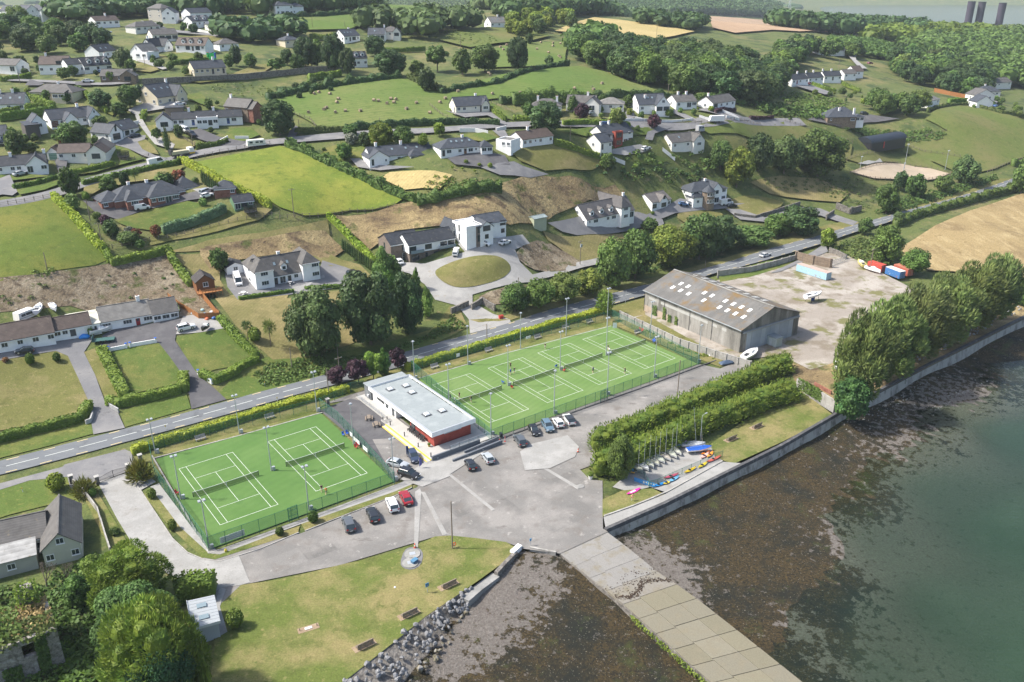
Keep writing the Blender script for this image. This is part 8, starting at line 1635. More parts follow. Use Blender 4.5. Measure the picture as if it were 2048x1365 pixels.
bo_((1278,966),2.,.9,.1,"blue and white banner on the dinghy park gate",(.04,.22,.5),YAW-1.2);bo_((1262,946),.9,1.3,.3,"blue board beside the orange brown kayak",(.03,.20,.48),.4)
b=bo_((1298,972),2.4,.9,.1,"blue patterned banner on the near corner railing of the dinghy park",(.03,.24,.55),-.5);[BQ(-1.2+.5*k,-.136,.3+.2*(k%2),-.9+.5*k,-.131,.8).bd("print_mark",ML,b)for k in range(5)]
fence([(1262,942),(1288,958),(1298,976),(1315,972),(1345,958),(1400,934),(1445,914)],1.5,"green mesh fence round the dinghy park",z=.0,sp=2.5,r=.04)
pole((1400,885),832,"slim street lamp behind the dinghy masts",mat=MM,head=True,name="street_lamp",cat="street lamp",gp=None,r=.06)
def entrance():
 a,b=xy(197,968,0),xy(257,944,0);v=b-a;o=tg("entrance_gate","pair of dark iron gates across the entrance drive","gate",a,atan2(v.y,v.x));w=v.length
 for x0,x1 in((.3,w/2-.05),(w/2+.05,w-.3)):
  m=MB();n=14
  for k in range(n+1):
   x=x0+(x1-x0)*k/n;h=1.15+.45*sin(pi*.5*((x-.3)/(w/2)if x<w/2 else(w-.3-x)/(w/2)));m.tube((x,0,.12),(x,0,h),.022,n=4)
   if k:m.tube((xp,0,hp),(x,0,h),.03,n=4)
   xp,hp=x,h
  for z in(.15,.6):m.tube((x0,0,z),(x1,0,z),.03,n=4)
  m.bd("gate_leaf",MDM,o)
 TB((w/2,0,0),(w/2,0,1.7),.05,n=6).bd("centre_post",MDM,o)
 for i,(px,lb)in enumerate([((196,969),"dark gate pillar on the corner house side"),((258,944),"dark gate pillar on the tennis court side"),((144,967),"stone pillar at the left end of the entrance curve"),((282,925),"square capped stone pillar by the hedge end"),((146+510,812),"grey stone pillar at the corner of the picnic area")]):
  s=tg("gate_pillar",lb,"pillar",xy(*px,0),YAW,"stone gate pillars");BQ(-.35,-.35,0,.35,.35,1.7).bd("shaft",MMO,s);BQ(-.45,-.45,1.7,.45,.45,1.85).bd("cap",MC,s,cl=(.4,.39,.36))
entrance()
wall([(143,967),(160,978),(196,1025),(222,1108)],1.3,.22,"grey block wall beside the corner house drive",seg=2.2,posts=False)
wall([(937,612),(915,622),(902,628)],1.7,.6,"curved dark stone wall on the left of the gravel entrance",MMO,seg=1.,hvar=.06);wall([(943,620),(965,606),(990,622)],1.8,.6,"curved dark stone wall on the right of the gravel entrance",MMO,seg=1.,hvar=.06)
wall([(1468,432),(1510,437),(1550,425),(1600,408)],1.1,.4,"low dark garden wall below the turreted house lawn",MMO,seg=1.5,hvar=.06);wall([(1672,415),(1700,426),(1722,420)],2.,.6,"ruined dark stone wall by the field gateway",MMO,seg=1.5,hvar=.15);wall([(1652,438),(1667,428)],1.8,.5,"short stone wall at the field gateway",MMO,seg=1.2,hvar=.1)
o=tg("red_grit_bin","small red box at the gravel entrance verge","bin",P(1002,637),.5);BQ(-.6,-.4,0,.6,.4,.8).bd("body",MP,o,cl=(.5,.05,.04));HX([(-.65,-.45,.8),(.65,-.45,.8),(.65,.45,.8),(-.65,.45,.8)],[(-.6,-.1,1.05),(.6,-.1,1.05),(.6,.1,1.05),(-.6,.1,1.05)]).bd("lid",MP,o,cl=(.4,.05,.04))
for px,lb in[([(397,750),(424,768)],"white gateway wall with blue cap on the right of the dark drive"),([(372,776),(374,755)],"white gateway pillar wall on the left of the dark drive"),([(218,704),(253,697)],"low white wall with blue pillars before the clipped lawn, left part"),([(261,695),(312,686)],"low white wall with blue pillars before the clipped lawn, right part")]:
 wall(px,1.,.22,lb,MWL,seg=3,cl=WHITE)
 for e in(px[0],px[-1]):
  p=Vector(P(*e));s=tg("gate_pillar","small white pillar with a blue cap at the end of the "+lb.split(" with")[0].replace("gateway pillar wall","gateway wall")+((" left part" if "left part" in lb else " right part")if "part" in lb else(" on the right" if "right" in lb else " on the left"))+(", first" if e is px[0]else ", second"),"pillar",p,YAW,"white blue capped pillars");BQ(-.2,-.2,0,.2,.2,1.25).bd("shaft",MWL,s,cl=WHITE);BQ(-.25,-.25,1.25,.25,.25,1.38).bd("cap",MP,s,cl=(.03,.12,.5))
wall([(187,832),(182,846),(172,850)],1.1,.3,"pale curved wall at the left side of the grey drive mouth",MC,seg=.9,cl=(.42,.42,.41));wall([(211,805),(222,817),(238,826)],1.1,.3,"pale curved wall at the right side of the grey drive mouth",MC,seg=.9,cl=(.42,.42,.41))
for px,lb in[([(1245,243),(1300,243),(1385,241)],"long white garden wall below the gabled blue roofed house"),([(1398,235),(1417,241)],"white wall at the turning by the horse lorry"),([(1428,219),(1478,240)],"white wall sloping down from the last lane bungalow"),([(1452,236),(1478,242)],"short white wall on the lane side"),([(250,243),(262,250),(278,246)],"white wall at the bend of the gravel lane"),([(438,287),(456,277)],"white gateway wall with blue ends at the dark drive, left"),([(470,278),(498,278)],"white gateway wall with blue ends at the dark drive, right"),([(919,262),(950,262),(976,267)],"pale curved wall along the lane"),([(992,262),(1012,257)],"short pale wall at the drive mouth"),([(378,58),(420,68)],"white wall on the ridge lane"),([(1225,318),(1250,328)],"white wall below the red balcony house"),([(1325,300),(1350,320)],"white wall in the shrub garden"),([(1270,238),(1290,243)],"pale rendered wall beside the drive")]:
 wall(px,1.,.3,lb,MWL,seg=3.5,cl=(.74,.74,.72))
wall([(285,168),(330,166),(380,163),(440,160),(512,155),(560,150),(600,146),(690,138)],2.,.6,"long old stone wall running behind the left gardens",MMO,seg=6,hvar=.08)
o=tg("bouncy_castle","green and red inflatable castle on a far lawn","bouncy castle",P(424,119),.3);BQ(-2,-1.8,0,2,1.8,.6).bd("base",MP,o,cl=(.05,.45,.12));[TB((x,y,.5),(x,y,3.),.45,n=10).bd("tower",MP,o,cl=c)for x,y,c in((-1.6,-1.4,(.05,.45,.12)),(1.6,-1.4,(.05,.1,.4)),(-1.6,1.4,(.7,.15,.03)),(1.6,1.4,(.05,.45,.12)))];BQ(-1.8,1.2,.5,1.8,1.5,2.6).bd("back_wall",MP,o,cl=(.05,.5,.14))
for px,lb in[((248,318),"trampoline with a dark net on the front lawn by the lane"),((502,428),"trampoline beside the green chalet")]:
 o=tg("trampoline",lb,"trampoline",P(*px),0,"trampolines");LT([(1.9,.75),(1.95,.85),(1.9,.9)],18).bd("mat",MT,o)
 for k in range(8):a=k*.785;TB((1.9*cos(a),1.9*sin(a),0),(1.9*cos(a),1.9*sin(a),2.5),.04,n=5).bd("pole",MDM,o)
 b=MB();N=18;[b.add([(1.9*cos(i*.349),1.9*sin(i*.349),.9),(1.9*cos((i+1)*.349),1.9*sin((i+1)*.349),.9),(1.9*cos((i+1)*.349),1.9*sin((i+1)*.349),2.5),(1.9*cos(i*.349),1.9*sin(i*.349),2.5)],[(0,1,2,3)])for i in range(18)];b.bd("safety_net",M_net,o)
def gta(px,lbl,c=(.5,.5,.5)):
 o=tg("garden_table",lbl,"table",Vector(P(*px))+Vector((0,0,.12)),.3);LT([(.3,0),(.06,.05),(.06,.68),(.7,.7),(.7,.74)],14).bd("table",MP,o,cl=c);[BQ(1.05*cos(a)-.22,1.05*sin(a)-.22,.38,1.05*cos(a)+.22,1.05*sin(a)+.22,.44).bd("seat",MP,o,cl=c)for a in(0,1.57,3.14,4.71)]
gta((580,569),"grey garden table and seats in front of the twin winged house");gta((487,590),"white garden table on the corner lawn terrace",(.75,.75,.72));gta((430,583),"lime garden table on the cabin deck",(.55,.7,.05))
def rf_(px,lbl,h=1.15,sp=2.6,mat=None,far=False):
 pts=[Vector(P(*p))for p in px];o=tg("rail_fence",lbl,"fence",pts[0]);org=pts[0];L=[]
 for a,b in zip(pts,pts[1:]):
  n=max(1,round((b-a).length/sp));L+=[a.lerp(b,k/n)for k in range(n)]
 L.append(pts[-1])
 for p in L:p.z=float(terr(p.x,p.y))
 pm=BQ(-.07,-.07,-.4,.07,.07,h+.1).mesh("post",mat or MW)
 for p in L:link("post",pm,o,p-org)
 for z in(.45,.95)if not far else(.5,.95):
  m=MB()
  for p,q in zip(L,L[1:]):m.tube(p-org+Vector((0,0,z)),q-org+Vector((0,0,z)),.05,n=4,cap=False)
  m.bd("rail",mat or MW,o)
for px,lb in[([(0,413),(50,405),(105,394)],"dark rail fence along the left field by the lane"),([(395,318),(440,306),(490,297),(540,289)],"rail fence along the top of the bright field"),([(225,497),(300,482),(420,455),(512,436),(560,430)],"rail fence above the mown slope"),([(560,438),(620,434),(700,424),(790,412)],"rail fence at the foot of the bright field"),([(860,212),(885,232),(905,240)],"rail fence round the cream bungalow plot, left side"),([(983,208),(1012,218),(1030,228)],"rail fence beside the cream bungalow drive"),([(590,230),(620,240),(632,255)],"rail fence at the bottom left of the bale field"),([(1570,243),(1620,258),(1660,272),(1705,286)],"pale rail fence above the tree clump"),([(1800,280),(1840,276),(1892,262)],"rail fence round the flowering shrub bank"),([(1700,348),(1760,330),(1800,328),(1862,338),(1900,348)],"rail fence along the far side of the sand arena"),([(1700,348),(1740,358),(1800,364),(1850,362),(1900,350)],"rail fence along the near side of the sand arena"),([(1685,322),(1720,312),(1748,308)],"short dark rail fence left of the arched barn"),([(1815,292),(1850,305),(1920,315)],"rail fence running from the barn across the pasture"),([(1975,345),(2010,330),(2060,315)],"rail fence in the lower corner of the pasture"),([(340,260),(390,292)],"rail fence along the lawn of the blue framed bungalow"),([(240,325),(270,320),(298,314)],"dark rail fence by the trampoline lawn"),([(1365,246),(1440,248),(1520,250)],"rail fence on the field side of the lane")]:
 rf_(px,lb)
def markings():
 o=tg("road_markings","white centre line and yellow edge dashes of the coast road","road markings",(0,0,0));o["kind"]="structure";del o["category"];n=0
 inl=[(-60,938),(0,923),(75,904),(121,892),(207,870),(330,838),(445,806),(512,787),(627,757),(750,722),(894,681),(1022,646),(1131,612),(1291,571),(1409,538),(1534,500),(1636,473),(1716,449),(1786,430),(1898,400),(2023,359)]
 sea=[(-60,966),(0,951),(69,934),(117,921),(165,909),(256,884),(342,861),(425,838),(505,816),(587,792),(672,770),(817,730),(902,704),(1024,667),(1149,632),(1289,592),(1436,546),(1534,521),(1643,489),(1716,464),(1786,443),(1911,409),(2023,371)]
 def walk(pts):
  w=[Vector(P(*p))for p in pts];out=[];
  for a,b in zip(w,w[1:]):
   m=max(1,int((b-a).length));out+=[a.lerp(b,k/m)for k in range(m)]
  return out
 A,B=walk(inl),walk(sea);ctr=[]
 for a in A:
  b=min(B,key=lambda q:(q-a).length_squared);ctr.append((a+b)/2)
 def dash(p,q,w,m):
  nonlocal n
  d=(q-p).xy.normalized();nn=Vector((-d.y,d.x,0))*w/2;v=[]
  for e in(p-nn,q-nn,q+nn,p+nn):v.append((e.x,e.y,float(terr(e.x,e.y))+.16*(1+float(_ss(225,300,e.y)))))
  b=MB().add(v,[(0,1,2,3)]);b.bd("dash",m,o);n+=1
 i=0
 while i+6<len(ctr):dash(ctr[i],ctr[i+5],.15,ML);i+=6
 for L,m,dr in((A,M_yline,1),(B,M_yline,-1)):
  i=0
  while i+3<len(L):
   p,q=L[i],L[i+2];d=(q-p).xy.normalized();off=Vector((d.y,-d.x,0))*.35*dr;dash(p+off,q+off,.2,m);i+=6
markings()
lump((452,1104),"small yellow hydrant stub on the kerbside grass","hydrant","hydrant",(.5,.5,.9),(.6,.5,.05),z=0)
#planting
def lh_(px,h,w,lbl,count=9000,size=.42,mat="conifer",lob=1.7,seed=1,tv_=(1,1,1),z=.0,mode="spray",name="conifer_hedge",wind=(.2,-.1,.45)):
 c=[xy(*p,z)for p in px];rng=RNG(seed);L=[]
 for a,b in zip(c,c[1:]):
  n=max(1,int((b-a).length/(lob*.62)))
  for k in range(n):
   p=a.lerp(b,k/n)
   for s in(-1,1):
    r=lob*rng.uniform(.75,1.15);L.append((p.x+rng.uniform(-.4,.4),p.y+s*w*.22+rng.uniform(-.3,.3),p.z+h*.32,r,r,h*.45));L.append((p.x+rng.uniform(-.5,.5),p.y+s*w*.17+rng.uniform(-.4,.4),p.z+h*rng.uniform(.58,.72),r*.8,r*.8,h*rng.uniform(.26,.36)))
 V,F,T=crown(rng,L,count,size,mode,wind);o=link(name,np_mesh(name,V,F,LEAF[mat],T),cl=tv_);return tag(o,lbl,"hedge")
lh_([(1195,896),(1260,872),(1340,838),(1420,803),(1500,768),(1572,738)],4.4,5.2,"feathery conifer hedge on the car park side, back row of the pair",13000,.36,seed=2,lob=2.2,tv_=(.8,.84,.8))
lh_([(1200,945),(1270,920),(1345,885),(1420,852),(1500,822),(1585,792)],4.6,5.4,"feathery conifer hedge on the seaward grass side, front row of the pair",15000,.36,seed=3,lob=2.3,tv_=(.8,.84,.8))
scrub(pl("1240,905 1330,868 1420,830 1500,797 1570,765 1585,772 1500,812 1420,845 1340,880 1260,920"),1.1,.7,"weeds growing between the two conifer hedge rows","grey",seed=2)
tree("round",1212,872,1268,962,"dark green bush at the near end of the conifer hedges",hi=2)
Y=(1.05,1.,.9)
hg([(264,908),(330,888),(400,868),(512,833),(600,807),(697,783)],1.7,1.9,"long clipped golden hedge along the road behind the near courts","gold")
hg([(812,741),(900,715),(1024,677),(1120,649),(1200,627)],1.7,1.9,"long clipped golden hedge along the road behind the far courts","gold")
hg([(205,705),(225,746),(251,797)],1.9,2.4,"bright clipped hedge along the left side of the square cottage lawn","hedge");hg([(216,808),(240,812),(300,799),(362,784)],1.9,2.1,"bright clipped hedge along the road side of the square cottage lawn","hedge");hg([(368,785),(369,755)],2.3,2.2,"short tall block of clipped hedge at the dark drive","hedge")
hg([(-60,898),(0,884),(70,866),(150,846),(166,840)],1.9,2.,"dark clipped hedge along the road left of the grey drive","hedge",tv_=(.75,.8,.8));hg([(166,838),(180,815)],1.9,2.,"short clipped hedge end at the mouth of the grey drive","hedge")
hg([(403,752),(432,765),(470,747),(484,735),(516,722)],1.7,2.,"stepped clipped hedge on the right of the dark drive","hedge");hg([(440,640),(470,675),(514,716)],1.5,2.,"clipped hedge running up from the road to the orange fence","hedge")
hg([(108,398),(130,418),(165,456),(195,493),(211,506)],2.,2.,"long yellow green hedge down the edge of the left field","gold",tv_=(.9,1,1));hg([(211,506),(222,527)],1.8,1.8,"short hedge joining the field hedge to the bank hedge","hedge");hg([(222,530),(260,522),(333,506)],2.,1.9,"green hedge along the top of the stony bank","hedge");hg([(335,504),(360,546),(382,574)],2.1,1.8,"green hedge down the side of the stony bank to the cabin","hedge")
hg([(362,322),(400,341),(440,363),(480,383),(542,415)],1.8,1.8,"yellow hedge between the brick bungalow garden and the bright field","gold");hg([(656,433),(680,456),(700,476),(725,501),(748,527)],1.7,1.6,"bright hedge running down beside the row of small cypresses","gold",tv_=(.8,.95,1))
hg([(478,600),(512,595),(588,584)],.9,1.,"low dark hedge in front of the twin winged house, left part","hedge",tv_=(.7,.8,.8));hg([(610,579),(686,575)],.9,1.,"low dark hedge in front of the twin winged house, right part","hedge",tv_=(.7,.8,.8))
hg([(325,464),(370,452),(420,434),(450,420)],2.2,2.6,"thick grey green hedge below the brick bungalow lawn","grey",tv_=(.55,.75,.55))
hg([(1108,288),(1150,300),(1208,317)],2.,1.8,"long clipped green hedge beside the brown roofed bungalow","hedge")
hg([(575,290),(620,310),(680,337),(740,365),(800,390),(835,402)],2.2,3.,"wild hedgerow down the right side of the bright field","green",wild=.35,rough=.3);hg([(835,405),(870,400),(930,385),(1000,382)],2.5,4.5,"wild dark hedgerow along the top of the bank","green",wild=.4)
hg([(590,265),(640,262),(690,262)],1.6,1.6,"dark hedge along the lane below the bale field, left end","bramble");hg([(690,258),(760,252),(840,248),(905,245),(1000,250)],1.8,2.2,"hedge along the lane below the bale field and cream bungalow","dark",wild=.2)
hg([(27,378),(70,370),(122,355)],1.4,1.3,"dark clipped hedge between lawn and lane at the left","hedge",tv_=(.6,.7,.7));hg([(125,352),(160,345),(230,330)],1.4,1.4,"clipped hedge along the lane below the trampoline lawn","hedge");hg([(165,370),(230,355),(300,340),(360,325)],1.5,1.5,"dark hedge on the lane side of the brick bungalow garden","hedge",tv_=(.65,.75,.7))
hg([(392,296),(440,290),(455,284)],1.4,1.5,"dark clipped hedge along the lane before the blue framed bungalow","hedge",tv_=(.55,.6,.6));hg([(0,240),(50,232),(108,224)],2.2,2.2,"tall clipped hedge behind the left edge dormer house","hedge",tv_=(.7,.85,.8));hg([(0,228),(60,215),(108,214)],1.6,1.5,"clipped hedge below the cream hipped bungalow","hedge");hg([(62,195),(85,208),(108,219)],2.2,2.2,"bright hedge stepping down beside the cream hipped bungalow","hedge")
hg([(170,190),(190,205),(215,225)],1.6,1.6,"garden hedge running down behind the sprawling bungalow","hedge");hg([(285,240),(290,228)],1.6,2,"square hedge at the gravel lane corner","hedge");hg([(0,160),(40,158),(60,152)],1.5,1.5,"pale hedge by the left edge garden","hedge");hg([(340,127),(380,125),(416,122)],1.4,1.5,"dark hedge on the lawn below the bouncy castle","hedge",tv_=(.6,.7,.7));hg([(618,160),(650,154),(682,150)],2.2,2.4,"bright clipped hedge below the ivy covered garden wall","hedge")
hg([(1125,250),(1170,248),(1220,250),(1260,253)],1.7,1.8,"clipped hedge along the lane in the middle of the bungalow row","hedge");hg([(1026,238),(1060,242)],1.5,1.6,"bright hedge below the dark hipped house","hedge");hg([(983,222),(1010,243)],1.8,1.8,"hedge at the right of the cream bungalow garden","hedge");hg([(1305,228),(1345,228)],1.4,1.6,"clipped hedge before the gabled blue roofed house","hedge",tv_=(.7,.8,.8));hg([(1430,226),(1470,222)],1.3,1.6,"purple leaved hedge by the last lane bungalow","plum");hg([(1500,238),(1545,237)],1.3,1.6,"dark red hedge at the end of the lane row","plum")
hg([(1625,168),(1650,178),(1672,182)],1.2,1.4,"clipped hedge before the terrace","hedge");hg([(1685,168),(1720,182)],1.2,1.6,"bright hedge in the terrace gardens","hedge");hg([(1897,206),(1930,205)],2.2,2.4,"tall square hedge above the pasture","hedge",tv_=(.8,1,1));hg([(1855,222),(1900,212),(1945,208)],1.2,1.6,"field bank hedge along the top of the pasture","bramble",wild=.3);hg([(1945,213),(2000,226),(2060,238)],1.4,2.4,"hedge bank at the top right of the pasture","bramble",wild=.3)
hg([(1790,452),(1830,433),(1900,413),(2000,386),(2100,358),(2250,315)],2.,3.2,"dark hedgerow between the coast road and the straw field","bramble",wild=.3,tv_=(1,1.1,1));hg([(2025,330),(2070,322)],2,2,"hedge in the lower pasture corner","green",wild=.3)
hg([(880,187),(930,176),(1000,166),(1035,150),(1080,138),(1135,130)],1.6,2.5,"field bank hedge between the two bale fields","dark",wild=.35);hg([(1000,205),(1080,196),(1200,194),(1345,193)],1.8,3,"hedge along the foot of the wood side bale field","dark",wild=.35);hg([(535,198),(590,186),(660,174),(720,165),(800,156)],2.2,4,"overgrown hedge bank above the left bale field","dark",wild=.4);hg([(820,157),(850,170),(890,186)],2.,4,"overgrown bank on the right of the left bale field","bramble",wild=.4)
hg([(512,42),(560,36),(640,33),(700,28),(770,30)],2,3,"far hedge along the ridge field","dark",wild=.3);hg([(740,98),(790,103),(850,100)],1.6,2.2,"clipped hedge below the row of three white houses","hedge",tv_=(.7,.8,.8));hg([(620,75),(650,78),(672,74)],2,2.5,"bright hedge beside the row of three white houses","hedge")
G=tree
G("openplum",650,732,698,774,"purple leaved tree at the back corner of the picnic area");G("openplum",694,717,741,770,"middle purple leaved tree behind the clubhouse");G("openplum",778,698,816,741,"purple leaved tree beside the clubhouse back roof")
G("open",725,703,770,762,"thin pale green tree between the purple trees",bt=(1.9,1.7,1.1));G("poplar",756,698,784,752,"dark upright evergreen by the clubhouse back roof",bt=(.9,1,.8))
G("dark",574,578,694,716,"big dark sycamore on the left of the roadside pair",hi=2);G("dark",682,548,802,692,"big dark sycamore in the middle above the bramble bank",hi=2);G("dark",780,548,852,668,"big dark sycamore nearest the gravel entrance",hi=2)
G("poplar",745,495,798,590,"tall pale poplar behind the big sycamores",bt=(1.5,1.5,1.6),hi=2);G("poplar",774,515,812,590,"second pale poplar beside the tall one",bt=(1.4,1.4,1.5));G("poplar",824,536,842,580,"small spire shaped poplar at the gravel drive",bt=(1.2,1.3,1.2));G("poplar",842,574,870,632,"pale poplar right of the sycamores by the entrance",bt=(1.4,1.4,1.5))
scrub(pl("505,752 545,725 620,716 700,716 760,706 840,680 905,632 930,655 880,672 800,702 700,737 600,762 530,772"),1.1,.95,"dense bramble bank below the sycamores along the road","green",seed=4,tv_=(.8,.85,.8))
G("palm",526,638,558,694,"cabbage palm standing on the dry lawn, the taller one");G("palm",482,640,510,678,"cabbage palm on the dry lawn nearest the hedge");G("ball",497,654,524,684,"round clipped bush between the two cabbage palms")
G("ball",454,1217,490,1258,"round clipped bush on the lawn by the metal shed");G("ball",616,1022,638,1046,"dark round bush beside the court gate path",bt=(.45,.55,.55));G("ball",551,1054,569,1072,"small dark round bush on the kerbside grass",bt=(.45,.55,.55));G("ball",336,1038,355,1061,"round bush on the grass along the court side of the drive");G("ball",235,1080,260,1108,"round bush on the verge left of the drive");G("ball",95,945,133,983,"golden clipped dome on the corner lawn",bt=(1.6,1.35,.8));G("ball",295,976,314,998,"small bright round bush beside the gate planting");G("ball",178,976,194,994,"grey leaved ball at the left gate planting",bt=(1.1,1.2,2));G("ball",273,942,291,960,"grey leaved ball at the right gate planting",bt=(1.1,1.2,2));G("bush",218,1053,241,1072,"thin olive shrub on the verge by the block wall")
G("flax",252,916,310,966,"bronze flax clump on the court side of the gates",bt=(1.9,1.4,.9));G("flax",142,952,197,994,"bronze flax clump on the house side of the gates",bt=(1.7,1.3,.9))
G("ball",53,706,71,730,"small dark bush before the brown roofed cottage",bt=(.6,.7,.6));G("ball",107,705,123,724,"small dark tree at the corner of the cottage drive",bt=(.5,.6,.5));G("bush",4,714,18,724,"pink flowering bush at the left lawn edge",bt=(3.,.6,1.2));G("bush",176,652,190,672,"pale flowering bush at the red cottage door",bt=(2,1.8,1.2))
G("conifer",1188,582,1228,629,"round topped conifer at the end of the golden hedge",bt=(.75,.95,.9))
G("conifer",188,1090,345,1225,"feathery golden conifer nearest the entrance drive",hi=3);G("round",195,1165,366,1330,"broad grey green tree between the two golden conifers",hi=3,bt=(.8,.95,1.));G("conifer",225,1205,425,1430,"large golden conifer beside the metal shed",hi=3);G("dark",262,1285,405,1450,"dark rounded tree at the bottom edge below the golden conifer",hi=3,bt=(.7,.95,1.));G("bush",398,1290,432,1400,"dead brown hedge stump beside the metal shed",bt=(2.2,1.2,.8))
hg([(352,1200),(380,1192),(432,1186)],3.4,3.8,"big block of clipped hedge behind the metal shed","hedge",tv_=(.75,.8,.7))
scrub(pl("-60,1190 80,1170 190,1110 230,1130 220,1210 250,1300 230,1450 -60,1450"),1.3,1.1,"tangled undergrowth round the ruin","green",seed=9,tv_=(.75,.8,.7));scrub(pl("100,1300 230,1250 260,1380 240,1460 60,1460 120,1380"),.9,.7,"bright nettles and ferns in front of the ruin","lime",seed=10,tv_=(.6,.8,.6))
def bare_tree(px,h,lbl,seed=3):
 p=Vector(P(*px));o=tg("bare_tree",lbl,"tree",p);rnd=random.Random(seed);b=MB()
 def grow(a,d,L,r,k):
  e=a+d*L;b.tube(a,e,r,r*.65,5,cap=False)
  if k:[grow(e,(d+Vector((rnd.uniform(-.7,.7),rnd.uniform(-.7,.7),rnd.uniform(-.1,.5)))).normalized(),L*.72,r*.6,k-1)for _ in range(3)]
 grow(Vector((0,0,-.2)),Vector((.05,0,1)),h*.32,.16,4);b.bd("branches",M_bark,o)
bare_tree((148,1195),7,"leafless twiggy tree before the rendered gable");bare_tree((95,1180),5.5,"smaller leafless tree by the lean-to",5);G("round",130,1150,190,1215,"dull green bush under the leafless tree",bt=(.9,.9,.9));G("round",170,1110,215,1165,"dull olive bush beside the block wall end",bt=(1.2,1.1,.9))
for i,(bb,lb)in enumerate([((1652,632,1772,812),"wind combed cypress nearest the ivy end wall"),((1700,600,1835,765),"second wind combed cypress along the sea wall"),((1765,575,1892,728),"third wind combed cypress along the sea wall"),((1825,552,1945,695),"fourth wind combed cypress along the sea wall"),((1880,530,1995,668),"fifth wind combed cypress along the sea wall"),((1930,512,2026,650),"last wind combed cypress at the straw field corner")]):G("pine",*bb,lb,gp="cypresses along the sea wall",hi=2)
G("dark",1660,755,1735,838,"dark low branches hanging over the sea wall",bt=(1,1.2,1));G("bush",2015,560,2075,610,"green bush at the right edge behind the cypresses")
